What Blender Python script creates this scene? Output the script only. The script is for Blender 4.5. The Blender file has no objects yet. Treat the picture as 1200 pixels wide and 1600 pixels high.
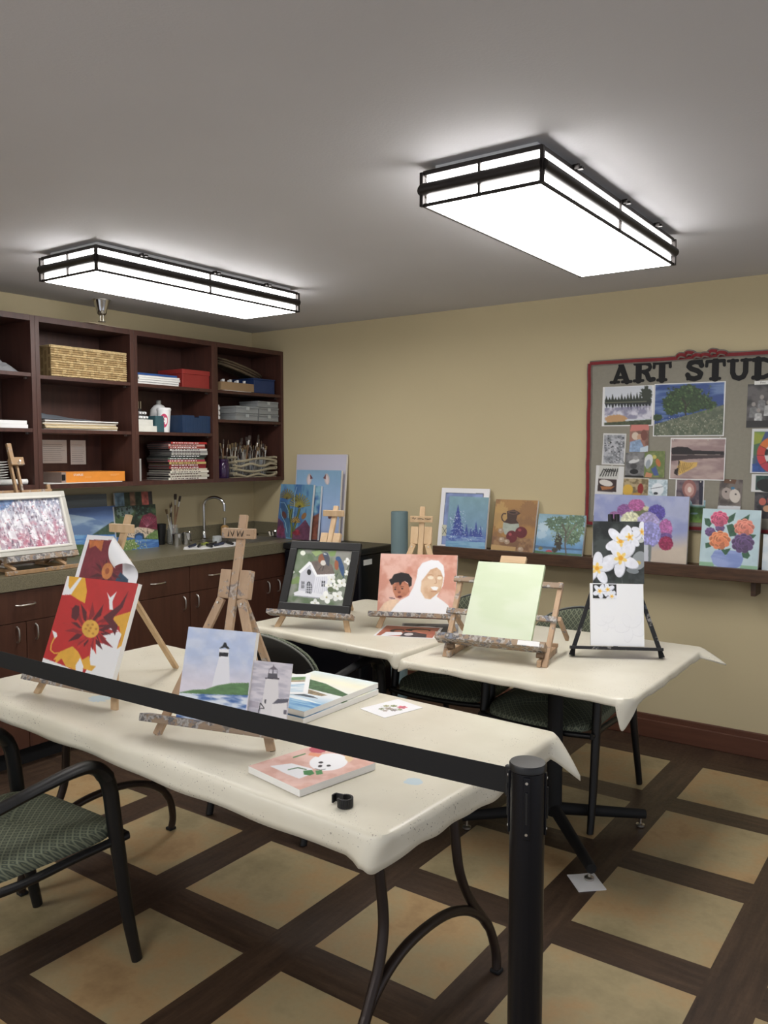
import bpy, math, random
import numpy as np
from mathutils import Vector, Matrix
R = math.radians
PI = math.pi
scene = bpy.context.scene
COL = scene.collection

# ------------------------------------------------------------------ camera
FPX = 1298.64
cam_d = bpy.data.cameras.new('camera')
cam = bpy.data.objects.new('camera', cam_d)
COL.objects.link(cam)
cam_d.sensor_fit = 'VERTICAL'
cam_d.sensor_height = 36.0
cam_d.lens = FPX / 1600.0 * 36.0
cam_d.clip_start = 0.05
cam.location = (2.26395, -1.95260, 1.57017)
_yaw, _pitch, _roll = 0.616580, -0.0707700, 0.000292
cam.rotation_mode = 'QUATERNION'
_d = Vector((-math.sin(_yaw) * math.cos(_pitch), math.cos(_yaw) * math.cos(_pitch), math.sin(_pitch)))
_r = _d.cross(Vector((0, 0, 1))).normalized()
_u = _r.cross(_d)
_m = Matrix((_r, _u, -_d)).transposed()
cam.rotation_quaternion = _m.to_quaternion()
scene.camera = cam

# ------------------------------------------------------------------ world / exposure
scene.view_settings.view_transform = 'Standard'
scene.view_settings.look = 'None'
scene.view_settings.exposure = 0.15
scene.view_settings.gamma = 1.0
scene.view_settings.use_curve_mapping = False
world = bpy.data.worlds.new('room beyond')
scene.world = world
world.use_nodes = True
world.node_tree.nodes['Background'].inputs[0].default_value = (0.90, 0.93, 1.0, 1)
world.node_tree.nodes['Background'].inputs[1].default_value = 0.70
LAMP = 13.5

# ------------------------------------------------------------------ materials
def lin(c):
    return tuple((v / 255 / 12.92) if v / 255 <= 0.04045 else ((v / 255 + 0.055) / 1.055) ** 2.4 for v in c)

class NT:
    def __init__(s, name):
        s.m = bpy.data.materials.new(name)
        s.m.use_nodes = True
        s.t = s.m.node_tree
        s.n = s.t.nodes
        s.b = s.n['Principled BSDF']
        s._tc = None
    def add(s, typ, **kw):
        n = s.n.new(typ)
        for k, v in kw.items():
            setattr(n, k, v)
        return n
    def link(s, a, b):
        s.t.links.new(a, b)
    def obj(s):
        if s._tc is None:
            s._tc = s.add('ShaderNodeTexCoord')
        return s._tc.outputs['Object']
    def noise(s, scale, detail=3, rough=0.5, vec=None, stretch=None):
        n = s.add('ShaderNodeTexNoise')
        n.inputs['Scale'].default_value = scale
        n.inputs['Detail'].default_value = detail
        n.inputs['Roughness'].default_value = rough
        v = vec or s.obj()
        if stretch:
            mp = s.add('ShaderNodeMapping')
            mp.inputs['Scale'].default_value = stretch
            s.link(v, mp.inputs['Vector'])
            v = mp.outputs['Vector']
        s.link(v, n.inputs['Vector'])
        return n.outputs['Fac']
    def ramp(s, fac, stops, interp='LINEAR'):
        r = s.add('ShaderNodeValToRGB')
        r.color_ramp.interpolation = interp
        e = r.color_ramp.elements
        while len(e) < len(stops):
            e.new(0.5)
        for i, (p, c) in enumerate(stops):
            e[i].position = p
            e[i].color = (*c, 1) if len(c) == 3 else c
        s.link(fac, r.inputs['Fac'])
        return r.outputs['Color']
    def math(s, op, a, b=None, c=None):
        n = s.add('ShaderNodeMath', operation=op)
        for i, v in enumerate((a, b, c)):
            if v is None:
                continue
            if isinstance(v, (int, float)):
                n.inputs[i].default_value = v
            else:
                s.link(v, n.inputs[i])
        return n.outputs[0]
    def mix(s, fac, a, b, blend='MIX'):
        n = s.add('ShaderNodeMix', data_type='RGBA', blend_type=blend)
        for sock, v in ((n.inputs[0], fac), (n.inputs[6], a), (n.inputs[7], b)):
            if isinstance(v, (int, float)):
                sock.default_value = v
            elif isinstance(v, tuple):
                sock.default_value = (*v, 1)
            else:
                s.link(v, sock)
        return n.outputs[2]
    def bump(s, h, strength=0.2, dist=0.002):
        b = s.add('ShaderNodeBump')
        b.inputs['Strength'].default_value = strength
        b.inputs['Distance'].default_value = dist
        s.link(h, b.inputs['Height'])
        s.link(b.outputs['Normal'], s.b.inputs['Normal'])
    def col(s, c):
        if isinstance(c, tuple):
            s.b.inputs['Base Color'].default_value = (*c, 1)
        else:
            s.link(c, s.b.inputs['Base Color'])
    def set(s, rough=0.5, metal=0.0, **kw):
        s.b.inputs['Roughness'].default_value = rough
        s.b.inputs['Metallic'].default_value = metal
        for k, v in kw.items():
            s.b.inputs[k.replace('_', ' ')].default_value = v

_plain = {}
def plain(c, rough=0.55, metal=0.0, var=0.06, scale=18):
    """a plain surface with a faint uneven tone; c is sRGB 0-255"""
    key = (c, rough, metal, var, scale)
    if key in _plain:
        return _plain[key]
    t = NT('surface')
    l = lin(c)
    if var:
        f = t.noise(scale, 3)
        t.col(t.ramp(f, [(0.3, tuple(v * (1 - var) for v in l)), (0.7, tuple(min(1, v * (1 + var)) for v in l))]))
    else:
        t.col(l)
    t.set(rough, metal)
    _plain[key] = t.m
    return t.m

def wood(name, c1, c2, rough=0.5, axis='z', scale=9, paint=None, bump=0.15):
    t = NT(name)
    st = {'x': (0.12, 1, 1), 'y': (1, 0.12, 1), 'z': (1, 1, 0.12)}[axis]
    g = t.noise(scale * 6, 5, 0.6, stretch=st)
    big = t.noise(scale, 2, stretch=st)
    c = t.ramp(g, [(0.3, lin(c1)), (0.7, lin(c2))])
    c = t.mix(t.math('MULTIPLY', big, 0.35), c, lin(c1))
    if paint:
        v = t.noise(26, 5, 0.65)
        msk = t.ramp(v, [(0.60 - paint * 0.14, (0, 0, 0)), (0.63 - paint * 0.14, (1, 1, 1))])
        pc = t.ramp(t.noise(40, 2), [(0.35, lin((104, 98, 92))), (0.48, lin((188, 184, 180))), (0.58, lin((84, 84, 88))), (0.68, lin((120, 130, 146)))])
        c = t.mix(t.math('MULTIPLY', msk, 0.5 + paint * 0.4), c, pc)
    t.col(c)
    t.set(rough)
    t.bump(g, bump, 0.001)
    return t.m

# floor: pale stone tiles framed by dark wood strips, square 0.61 m module
def floor_material():
    t = NT('tile and plank floor')
    pos = t.obj()
    sep = t.add('ShaderNodeSeparateXYZ')
    t.link(pos, sep.inputs[0])
    X, Y = sep.outputs[0], sep.outputs[1]
    P, A = 0.61, 0.4503
    mx = t.math('FLOORED_MODULO', X, P)
    my = t.math('FLOORED_MODULO', Y, P)
    ix = t.math('LESS_THAN', mx, A)
    iy = t.math('LESS_THAN', my, A)
    tile = t.math('MULTIPLY', ix, iy)
    tile = t.math('MULTIPLY', tile, t.math('GREATER_THAN', X, -1.3))
    tile = t.math('MULTIPLY', tile, t.math('LESS_THAN', Y, 2.34))
    # per-tile tone
    fx = t.math('FLOOR', t.math('DIVIDE', X, P))
    fy = t.math('FLOOR', t.math('DIVIDE', Y, P))
    cmb = t.add('ShaderNodeCombineXYZ')
    t.link(fx, cmb.inputs[0]); t.link(fy, cmb.inputs[1])
    wn = t.add('ShaderNodeTexWhiteNoise', noise_dimensions='3D')
    t.link(cmb.outputs[0], wn.inputs['Vector'])
    off = t.add('ShaderNodeVectorMath', operation='MULTIPLY_ADD')
    t.link(wn.outputs['Color'], off.inputs[0])
    off.inputs[1].default_value = (7, 7, 7)
    t.link(pos, off.inputs[2])
    cloud = t.noise(3.2, 5, 0.62, vec=off.outputs[0])
    fine = t.noise(60, 4, 0.7)
    base = t.ramp(cloud, [(0.30, lin((142, 130, 98))), (0.46, lin((170, 154, 118))), (0.60, lin((180, 150, 108))), (0.74, lin((152, 120, 82)))])
    base = t.mix(t.math('MULTIPLY', fine, 0.25), base, lin((128, 112, 80)))
    # wood strips: planks run along whichever way the strip goes
    alongx = t.math('MULTIPLY', ix, t.math('SUBTRACT', 1, iy))
    gx = t.noise(30, 6, 0.7, stretch=(0.10, 1, 1))
    gy = t.noise(30, 6, 0.7, stretch=(1, 0.10, 1))
    g = t.add('ShaderNodeMix', data_type='FLOAT')
    t.link(alongx, g.inputs[0]); t.link(gy, g.inputs[2]); t.link(gx, g.inputs[3])
    wd = t.ramp(g.outputs[0], [(0.30, lin((46, 34, 26))), (0.5, lin((66, 50, 38))), (0.72, lin((88, 68, 52)))])
    col = t.mix(tile, wd, base)
    t.col(col)
    t.set(0.42)
    rr = t.ramp(fine, [(0.3, (0.36,) * 3), (0.7, (0.5,) * 3)])
    t.link(rr, t.b.inputs['Roughness'])
    h = t.math('ADD', t.math('MULTIPLY', fine, 0.35), g.outputs[0])
    t.bump(h, 0.12, 0.002)
    return t.m

def plaster(name, c, bump=0.12, scale=140, var=0.03):
    t = NT(name)
    f = t.noise(scale, 3, 0.55)
    b = t.noise(1.3, 2)
    l = lin(c)
    t.col(t.ramp(b, [(0.3, tuple(v * (1 - var) for v in l)), (0.7, tuple(v * (1 + var) for v in l))]))
    t.set(0.75)
    t.bump(f, bump, 0.003)
    return t.m

def cloth_material(spots):
    t = NT('vinyl tablecloth')
    pos = t.obj()
    c = t.ramp(t.noise(5, 3), [(0.3, lin((214, 208, 190))), (0.7, lin((224, 219, 203)))])
    # dried specks of paint in loose clusters
    sp = t.noise(210, 2, 0.4)
    cl = t.noise(6, 2)
    m = t.math('MULTIPLY', t.math('GREATER_THAN', sp, 0.69), t.math('GREATER_THAN', cl, 0.56))
    sc = t.ramp(t.noise(30, 1), [(0.4, lin((60, 55, 52))), (0.55, lin((120, 105, 90)))])
    c = t.mix(t.math('MULTIPLY', m, 0.75), c, sc)
    for (x, y, r_) in spots:
        d = t.add('ShaderNodeVectorMath', operation='DISTANCE')
        t.link(pos, d.inputs[0])
        d.inputs[1].default_value = (x, y, 0)
        w = t.math('MULTIPLY', t.noise(40, 4), r_ * 1.2)
        k = t.math('LESS_THAN', t.math('ADD', d.outputs['Value'], w), r_ * 1.35)
        c = t.mix(t.math('MULTIPLY', k, 0.5), c, lin((160, 205, 235)))
    t.col(c)
    t.set(0.33)
    t.bump(t.noise(14, 3), 0.25, 0.003)
    return t.m

def fabric_material():
    t = NT('green diamond upholstery')
    pos = t.obj()
    sep = t.add('ShaderNodeSeparateXYZ')
    t.link(pos, sep.inputs[0])
    v = t.math('ADD', sep.outputs[1], sep.outputs[2])
    k = 40.0
    def tri(x):
        return t.math('ABSOLUTE', t.math('SUBTRACT', t.math('FRACT', x), 0.5))
    a = tri(t.math('MULTIPLY', t.math('ADD', sep.outputs[0], v), k))
    b = tri(t.math('MULTIPLY', t.math('SUBTRACT', sep.outputs[0], v), k))
    m = t.math('MAXIMUM', a, b)
    c = t.ramp(m, [(0.0, lin((104, 108, 88))), (0.14, lin((104, 108, 88))), (0.17, lin((62, 68, 58))), (0.30, lin((78, 86, 74))),
                   (0.36, lin((78, 86, 74))), (0.42, lin((120, 125, 104)))])
    t.col(c)
    t.set(0.85)
    t.bump(t.noise(500, 2), 0.3, 0.0008)
    return t.m

def vcol_material():
    t = NT('painted surface')
    a = t.add('ShaderNodeVertexColor', layer_name='Col')
    t.link(a.outputs['Color'], t.b.inputs['Base Color'])
    t.set(0.5)
    t.bump(t.noise(700, 2), 0.10, 0.0006)
    return t.m

def emit_material(strength):
    t = NT('lit acrylic diffuser')
    t.col((0.9, 0.9, 0.9))
    t.set(0.5)
    t.b.inputs['Emission Color'].default_value = (1.0, 0.975, 0.945, 1)
    t.b.inputs['Emission Strength'].default_value = strength
    return t.m

def wicker_material():
    t = NT('woven wicker')
    w1 = t.add('ShaderNodeTexBrick')
    mp = t.add('ShaderNodeMapping')
    mp.inputs['Rotation'].default_value = (PI / 2, 0, PI / 2)
    t.link(t.obj(), mp.inputs['Vector'])
    t.link(mp.outputs[0], w1.inputs['Vector'])
    w1.inputs['Scale'].default_value = 1.0
    w1.inputs['Brick Width'].default_value = 0.075
    w1.inputs['Row Height'].default_value = 0.034
    w1.inputs['Mortar Size'].default_value = 0.008
    w1.inputs['Color1'].default_value = (*lin((162, 136, 92)), 1)
    w1.inputs['Color2'].default_value = (*lin((142, 116, 76)), 1)
    w1.inputs['Mortar'].default_value = (*lin((196, 170, 120)), 1)
    g = t.noise(120, 3, stretch=(1, 0.3, 1))
    t.col(t.mix(t.math('MULTIPLY', g, 0.5), w1.outputs['Color'], lin((88, 64, 38))))
    t.set(0.7)
    t.bump(g, 0.6, 0.004)
    return t.m

def counter_material():
    t = NT('speckled laminate')
    f = t.noise(420, 2, 0.7)
    t.col(t.ramp(f, [(0.30, lin((70, 66, 52))), (0.48, lin((112, 106, 86))), (0.62, lin((128, 121, 98))), (0.75, lin((160, 152, 126)))]))
    t.set(0.35)
    return t.m

M = {}
M['floor'] = floor_material()
M['wall'] = plaster('beige wall paint', (198, 184, 148))
M['ceiling'] = plaster('white ceiling paint', (200, 199, 203), 0.2, 120)
M["cloth"] = cloth_material([(1.15 - 0.33, -0.20 + 0.062, 0.03), (-0.10 - 0.33, -0.27 + 0.062, 0.05)])
M["cloth2"] = cloth_material([])
M['fabric'] = fabric_material()
M['art'] = vcol_material()
M['lamp'] = emit_material(LAMP)
M['wicker'] = wicker_material()
M['counter'] = counter_material()
M['black'] = plain((15, 15, 17), 0.42, 0, 0.1)
M['blacksatin'] = plain((16, 17, 24), 0.30, 0.4, 0.05)
M['blackmatte'] = plain((12, 12, 14), 0.75, 0, 0.1)
M['bronze'] = plain((38, 33, 31), 0.45, 0.5, 0.1)
M['brown_tube'] = plain((48, 38, 34), 0.35, 0.4, 0.08)
M['chrome'] = plain((205, 205, 205), 0.12, 1.0, 0)
M['nickel'] = plain((200, 196, 188), 0.3, 1.0, 0)
M['white'] = plain((235, 235, 235), 0.5, 0, 0.02)
M['paper'] = plain((232, 232, 228), 0.7, 0, 0.03)
M['cabinet'] = wood('cherry cabinet', (62, 37, 31), (84, 52, 43), 0.42, 'z', 5)
M['base_cabinet'] = wood('dark cherry cabinet', (66, 39, 29), (86, 54, 41), 0.38, 'z', 5)
M['ledge_wood'] = wood('dark oak ledge', (58, 38, 26), (92, 64, 44), 0.45, 'x', 12)
M['baseboard'] = wood('brown baseboard', (84, 50, 36), (104, 66, 48), 0.45, 'x', 4)
M['pine'] = wood('pale beech', (190, 158, 120), (212, 184, 148), 0.55, 'z', 6)
M['pine_x'] = wood('pale beech rail', (186, 154, 118), (208, 180, 146), 0.55, 'x', 6)
M['pine_paint'] = wood('paint stained beech', (172, 142, 112), (196, 166, 136), 0.6, 'z', 6, paint=0.30)
M['ledge_paint'] = wood('paint crusted beech', (136, 116, 98), (172, 148, 122), 0.65, 'x', 6, paint=0.9)
M['old_wood'] = wood('weathered beech', (150, 118, 84), (176, 144, 106), 0.6, 'z', 6, paint=0.25)
M['cardboard'] = plain((150, 124, 92), 0.8)
M['twig'] = wood('peeled twig', (150, 140, 116), (186, 176, 150), 0.7, 'y', 10)
g = NT('clear glass'); g.col((0.95, 0.97, 0.97)); g.set(0.05); g.b.inputs['Transmission Weight'].default_value = 0.9; g.b.inputs['IOR'].default_value = 1.3; M['glass'] = g.m
g = NT('clear plastic'); g.col((0.80, 0.83, 0.84)); g.set(0.25); g.b.inputs['Transmission Weight'].default_value = 0.7; g.b.inputs['IOR'].default_value = 1.2; M['plastic'] = g.m
g = NT('smoky blue plastic'); g.col(lin((150, 172, 176))); g.set(0.25); g.b.inputs['Transmission Weight'].default_value = 0.5; g.b.inputs['IOR'].default_value = 1.1; M['tube'] = g.m

# ------------------------------------------------------------------ mesh builder
class MB:
    def __init__(s):
        s.v = []; s.f = []; s.mi = []
    def add(s, vs, fs, mi=0, T=None):
        o = len(s.v)
        for p in vs:
            p = Vector(p)
            s.v.append(T(p) if T else p)
        for f in fs:
            s.f.append([i + o for i in f]); s.mi.append(mi)
        return s
    def box(s, x0, x1, y0, y1, z0, z1, mi=0, T=None):
        vs = [(x, y, z) for z in (z0, z1) for y in (y0, y1) for x in (x0, x1)]
        fs = [(0, 2, 3, 1), (4, 5, 7, 6), (0, 1, 5, 4), (2, 6, 7, 3), (0, 4, 6, 2), (1, 3, 7, 5)]
        return s.add(vs, fs, mi, T)
    def bar(s, a, b, w, d, side=(1, 0, 0), mi=0):
        """rectangular bar from a to b; w across `side`, d across the third axis"""
        a = Vector(a); b = Vector(b); ax = (b - a).normalized()
        sd = Vector(side); sd = (sd - ax * sd.dot(ax)).normalized()
        th = ax.cross(sd)
        vs = []
        for p in (a, b):
            for i, j in ((-1, -1), (1, -1), (1, 1), (-1, 1)):
                vs.append(p + sd * (w / 2 * i) + th * (d / 2 * j))
        fs = [(3, 2, 1, 0), (4, 5, 6, 7)] + [(i, (i + 1) % 4, (i + 1) % 4 + 4, i + 4) for i in range(4)]
        return s.add(vs, fs, mi)
    def tube(s, pts, r, seg=10, mi=0, smooth=0, sx=1.0, side=(1, 0, 0), cap=True):
        P = [Vector(p) for p in pts]
        rr = list(r) if isinstance(r, (list, tuple)) else [r] * len(P)
        if smooth:
            Q = []; RQ = []
            n = len(P)
            for i in range(n - 1):
                p0, p1, p2, p3 = P[max(i - 1, 0)], P[i], P[i + 1], P[min(i + 2, n - 1)]
                for k in range(smooth):
                    t_ = k / smooth
                    Q.append(0.5 * ((2 * p1) + (p2 - p0) * t_ + (2 * p0 - 5 * p1 + 4 * p2 - p3) * t_ ** 2 + (3 * p1 - p0 - 3 * p2 + p3) * t_ ** 3))
                    RQ.append(rr[i] * (1 - t_) + rr[i + 1] * t_)
            Q.append(P[-1]); RQ.append(rr[-1])
            P, rr = Q, RQ
        n = len(P)
        o = len(s.v)
        sd = Vector(side)
        for i in range(n):
            ax = (P[min(i + 1, n - 1)] - P[max(i - 1, 0)]).normalized()
            a = sd - ax * sd.dot(ax)
            if a.length < 1e-4:
                a = ax.orthogonal()
            a.normalize(); sd = a if abs(Vector(side).dot(ax)) > 0.9 else Vector(side)
            b = ax.cross(a)
            for k in range(seg):
                t_ = 2 * PI * k / seg
                s.v.append(P[i] + a * (math.cos(t_) * rr[i] * sx) + b * (math.sin(t_) * rr[i]))
        for i in range(n - 1):
            for k in range(seg):
                k2 = (k + 1) % seg
                s.f.append([o + i * seg + k, o + i * seg + k2, o + (i + 1) * seg + k2, o + (i + 1) * seg + k]); s.mi.append(mi)
        if cap:
            s.f.append([o + k for k in range(seg)][::-1]); s.mi.append(mi)
            s.f.append([o + (n - 1) * seg + k for k in range(seg)]); s.mi.append(mi)
        return s
    def lathe(s, prof, c=(0, 0, 0), seg=20, mi=0, T=None):
        """prof: list of (radius, z) bottom to top"""
        vs = []; fs = []
        n = len(prof)
        for (r_, z_) in prof:
            for k in range(seg):
                a = 2 * PI * k / seg
                vs.append((c[0] + math.cos(a) * r_, c[1] + math.sin(a) * r_, c[2] + z_))
        for i in range(n - 1):
            for k in range(seg):
                k2 = (k + 1) % seg
                fs.append((i * seg + k, i * seg + k2, (i + 1) * seg + k2, (i + 1) * seg + k))
        fs.append(tuple(range(seg))[::-1])
        fs.append(tuple((n - 1) * seg + k for k in range(seg)))
        return s.add(vs, fs, mi, T)
    def prism(s, poly, h, mi=0, T=None):
        """poly in local xy, extruded h along z"""
        n = len(poly)
        vs = [(x, y, 0) for x, y in poly] + [(x, y, h) for x, y in poly]
        fs = [tuple(range(n))[::-1], tuple(range(n, 2 * n))] + [(i, (i + 1) % n, (i + 1) % n + n, i + n) for i in range(n)]
        return s.add(vs, fs, mi, T)
    def build(s, name, mats, parent=None, bevel=0, smooth=False, sub=0, solid=0, loc=None, rot=None):
        me = bpy.data.meshes.new(name)
        me.from_pydata([tuple(p) for p in s.v], [], s.f)
        if not isinstance(mats, (list, tuple)):
            mats = [mats]
        for m in mats:
            me.materials.append(m)
        if len(mats) > 1:
            me.polygons.foreach_set('material_index', s.mi)
        if smooth:
            me.polygons.foreach_set('use_smooth', [True] * len(me.polygons))
            try:
                me.set_sharp_from_angle(angle=R(40))
            except Exception:
                pass
        me.update()
        o = bpy.data.objects.new(name, me)
        COL.objects.link(o)
        if parent:
            o.parent = parent
        if loc:
            o.location = loc
        if rot:
            o.rotation_euler = rot
        if solid:
            md = o.modifiers.new('thickness', 'SOLIDIFY'); md.thickness = solid; md.offset = 0
        if bevel:
            md = o.modifiers.new('bevel', 'BEVEL'); md.width = bevel; md.segments = 2; md.limit_method = 'ANGLE'; md.angle_limit = R(40)
        if sub:
            md = o.modifiers.new('subsurf', 'SUBSURF'); md.levels = sub; md.render_levels = sub
        return o

def tag(o, label, cat, group=None):
    o['label'] = label; o['category'] = cat
    if group:
        o['group'] = group
    return o
def structure(o):
    o['kind'] = 'structure'
    return o
def thing(name, label, cat, loc=(0, 0, 0), rz=0, group=None):
    o = bpy.data.objects.new(name, None)
    o.empty_display_size = 0.05
    COL.objects.link(o)
    o.location = loc; o.rotation_euler = (0, 0, rz)
    return tag(o, label, cat, group)
def dup(root, loc=None, rz=None, label=None, group=None):
    def cp(o, par):
        c = o.copy(); COL.objects.link(c)
        if par is not None:
            c.parent = par
        for ch in list(o.children):
            cp(ch, c)
        return c
    r_ = cp(root, None)
    if loc is not None:
        r_.location = loc
    if rz is not None:
        r_.rotation_euler = (0, 0, rz)
    if label:
        r_['label'] = label
    if group:
        r_['group'] = group
    return r_
def bx(name, mat, x0, x1, y0, y1, z0, z1, parent=None, bevel=0.0015, **kw):
    cx, cy = (x0 + x1) / 2, (y0 + y1) / 2
    if parent is None:
        return MB().box(x0 - cx, x1 - cx, y0 - cy, y1 - cy, 0, z1 - z0).build(name, mat, None, bevel, loc=(cx, cy, z0), **kw)
    return MB().box(x0, x1, y0, y1, z0, z1).build(name, mat, parent, bevel, **kw)
def text_verts(txt, size):
    cu = bpy.data.curves.new('lettering', 'FONT')
    cu.body = txt; cu.size = size; cu.align_x = 'CENTER'; cu.resolution_u = 3
    cu.extrude = 0.0003
    o = bpy.data.objects.new('lettering', cu)
    COL.objects.link(o)
    dg = bpy.context.evaluated_depsgraph_get()
    me = bpy.data.meshes.new_from_object(o.evaluated_get(dg))
    vs = [v.co.copy() for v in me.vertices]; fs = [list(p.vertices) for p in me.polygons]
    bpy.data.objects.remove(o); bpy.data.curves.remove(cu); bpy.data.meshes.remove(me)
    return vs, fs
# ------------------------------------------------------------------ 2-D painting kit (colours per mesh vertex)
def _fbm(h, w, cells, rs, octv=4, stretch=(1, 1)):
    out = np.zeros((h, w)); amp = 1.0; tot = 0
    for o in range(octv):
        ch = max(2, int(cells * stretch[1] * 2 ** o)) + 2
        cw = max(2, int(cells * stretch[0] * 2 ** o * w / h)) + 2
        L = rs.rand(ch, cw)
        yy = np.linspace(0, ch - 1.001, h); xx = np.linspace(0, cw - 1.001, w)
        y0 = yy.astype(int); x0 = xx.astype(int)
        fy = (yy - y0)[:, None]; fx = (xx - x0)[None, :]
        fy = fy * fy * (3 - 2 * fy); fx = fx * fx * (3 - 2 * fx)
        a = L[y0][:, x0]; b = L[y0][:, x0 + 1]; c = L[y0 + 1][:, x0]; d = L[y0 + 1][:, x0 + 1]
        out += amp * (a * (1 - fx) * (1 - fy) + b * fx * (1 - fy) + c * (1 - fx) * fy + d * fx * fy)
        tot += amp; amp *= 0.55
    return out / tot

class Art:
    """a picture painted in the coordinates of `quad` (four corners TL TR BR BL)"""
    SS = 2
    def __init__(s, quad, nx, ny, bg=(240, 240, 240), seed=1):
        s.q = quad; s.nx, s.ny = nx, ny
        s.W, s.H = (nx + 1) * s.SS, (ny + 1) * s.SS
        s.rs = np.random.RandomState(seed)
        s.img = np.zeros((s.H, s.W, 3)) + np.array(bg, float)
        A = []; B = []
        for (x, y), (u, v) in zip(quad, ((0, 0), (1, 0), (1, 1), (0, 1))):
            A.append([x, y, 1, 0, 0, 0, -u * x, -u * y]); B.append(u)
            A.append([0, 0, 0, x, y, 1, -v * x, -v * y]); B.append(v)
        s.h = np.linalg.solve(np.array(A, float), np.array(B, float))
        s.yy, s.xx = np.mgrid[0:s.H, 0:s.W]
    def uv(s, p):
        x, y = p; h = s.h
        w = h[6] * x + h[7] * y + 1
        return ((h[0] * x + h[1] * y + h[2]) / w * (s.W - 1), (h[3] * x + h[4] * y + h[5]) / w * (s.H - 1))
    def noise(s, cells=6, octv=4, stretch=(1, 1)):
        return _fbm(s.H, s.W, cells, s.rs, octv, stretch)
    def mask(s, pts):
        P = [s.uv(p) for p in pts]
        xs = [p[0] for p in P]; ys = [p[1] for p in P]
        x0, x1 = max(0, int(min(xs)) - 1), min(s.W, int(max(xs)) + 2)
        y0, y1 = max(0, int(min(ys)) - 1), min(s.H, int(max(ys)) + 2)
        m = np.zeros((s.H, s.W), bool)
        if x1 <= x0 or y1 <= y0:
            return m
        X = s.xx[y0:y1, x0:x1]; Y = s.yy[y0:y1, x0:x1]
        c = np.zeros(X.shape, bool)
        n = len(P)
        for i in range(n):
            ax, ay = P[i]; bx_, by = P[(i + 1) % n]
            if ay == by:
                continue
            cr = ((ay > Y) != (by > Y)) & (X < (bx_ - ax) * (Y - ay) / (by - ay) + ax)
            c ^= cr
        m[y0:y1, x0:x1] = c
        return m
    def paint(s, m, col, var=0.0, cells=14, stretch=(1, 1), alpha=1.0, col2=None):
        c = np.zeros((s.H, s.W, 3)) + np.array(col, float)
        if col2 is not None:
            n = np.clip((s.noise(cells, 4, stretch) - 0.5) * 4 + 0.5, 0, 1)[..., None]
            c = c * (1 - n) + np.array(col2, float) * n
        if var:
            n = s.noise(cells, 4, stretch)
            c = c * (1 + var * 2 * (n[..., None] - 0.5) * 2)
        mm = (m.astype(float) * alpha)[..., None]
        s.img = s.img * (1 - mm) + c * mm
        return s
    def poly(s, col, pts, **k):
        return s.paint(s.mask(pts), col, **k)
    def all(s, col, **k):
        return s.paint(np.ones((s.H, s.W)), col, **k)
    def ell_pts(s, cx, cy, rx, ry, rot=0, n=26):
        a = R(rot); o = []
        for k in range(n):
            t_ = 2 * PI * k / n
            x, y = rx * math.cos(t_), ry * math.sin(t_)
            o.append((cx + x * math.cos(a) - y * math.sin(a), cy + x * math.sin(a) + y * math.cos(a)))
        return o
    def ell(s, col, cx, cy, rx, ry, rot=0, **k):
        return s.poly(col, s.ell_pts(cx, cy, rx, ry, rot), **k)
    def line(s, col, pts, w, **k):
        for i in range(len(pts) - 1):
            (ax, ay), (bx_, by) = pts[i], pts[i + 1]
            dx, dy = bx_ - ax, by - ay
            L = math.hypot(dx, dy) or 1
            px, py = -dy / L * w / 2, dx / L * w / 2
            s.poly(col, [(ax + px, ay + py), (bx_ + px, by + py), (bx_ - px, by - py), (ax - px, ay - py)], **k)
        return s
    def vgrad(s, stops):
        """stops [(v 0..1, colour)] top to bottom"""
        v = np.linspace(0, 1, s.H)
        for c in range(3):
            s.img[:, :, c] = np.interp(v, [p[0] for p in stops], [p[1][c] for p in stops])[:, None]
        return s
    def mottle(s, amt=0.06, cells=10, stretch=(1, 1)):
        s.img *= (1 + amt * 4 * (s.noise(cells, 4, stretch)[..., None] - 0.5))
        return s
    def blob(s, col, pts, rag=0.12, n=60, **k):
        """ellipse with ragged edge; pts = (cx, cy, rx, ry)"""
        cx, cy, rx, ry = pts
        P = []
        for i in range(n):
            t_ = 2 * PI * i / n
            q = 1 + s.rs.uniform(-rag, rag)
            P.append((cx + rx * q * math.cos(t_), cy + ry * q * math.sin(t_)))
        return s.poly(col, P, **k)
    def dots(s, cols, box, n, r0, r1):
        """box=(x0,y0,x1,y1) or polygon mask clip"""
        x0, y0, x1, y1 = box
        for i in range(n):
            c = cols[s.rs.randint(len(cols))]
            rr = s.rs.uniform(r0, r1)
            P = s.ell_pts(s.rs.uniform(x0, x1), s.rs.uniform(y0, y1), rr, rr * s.rs.uniform(0.6, 1), s.rs.uniform(0, 90), 7)
            s.paint(s.mask(P), c)
        return s
    def flower(s, col, cx, cy, r_, n=5, petal=0.62, rot=0, centre=None, cr=0.22, squash=1.0, var=0.04, wide=0.42):
        for k in range(n):
            a = R(rot + 360 / n * k)
            s.ell(tuple(min(255, c * (1.0 - 0.05 * (k % 2))) for c in col), cx + math.cos(a) * r_ * (1 - petal * 0.85), cy + math.sin(a) * r_ * (1 - petal * 0.85) * squash,
                  r_ * petal * 0.92, r_ * wide * 0.8, math.degrees(a), var=var)
        if centre:
            s.ell(centre, cx, cy, r_ * cr, r_ * cr)
        return s
    def final(s):
        g = s.img.mean(2, keepdims=True); s.img = s.img * 0.86 + g * 0.14
        i = np.clip(s.img, 0, 255).reshape(s.ny + 1, s.SS, s.nx + 1, s.SS, 3).mean((1, 3))
        l = i / 255
        return np.where(l <= 0.04045, l / 12.92, ((l + 0.055) / 1.055) ** 2.4)

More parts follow.
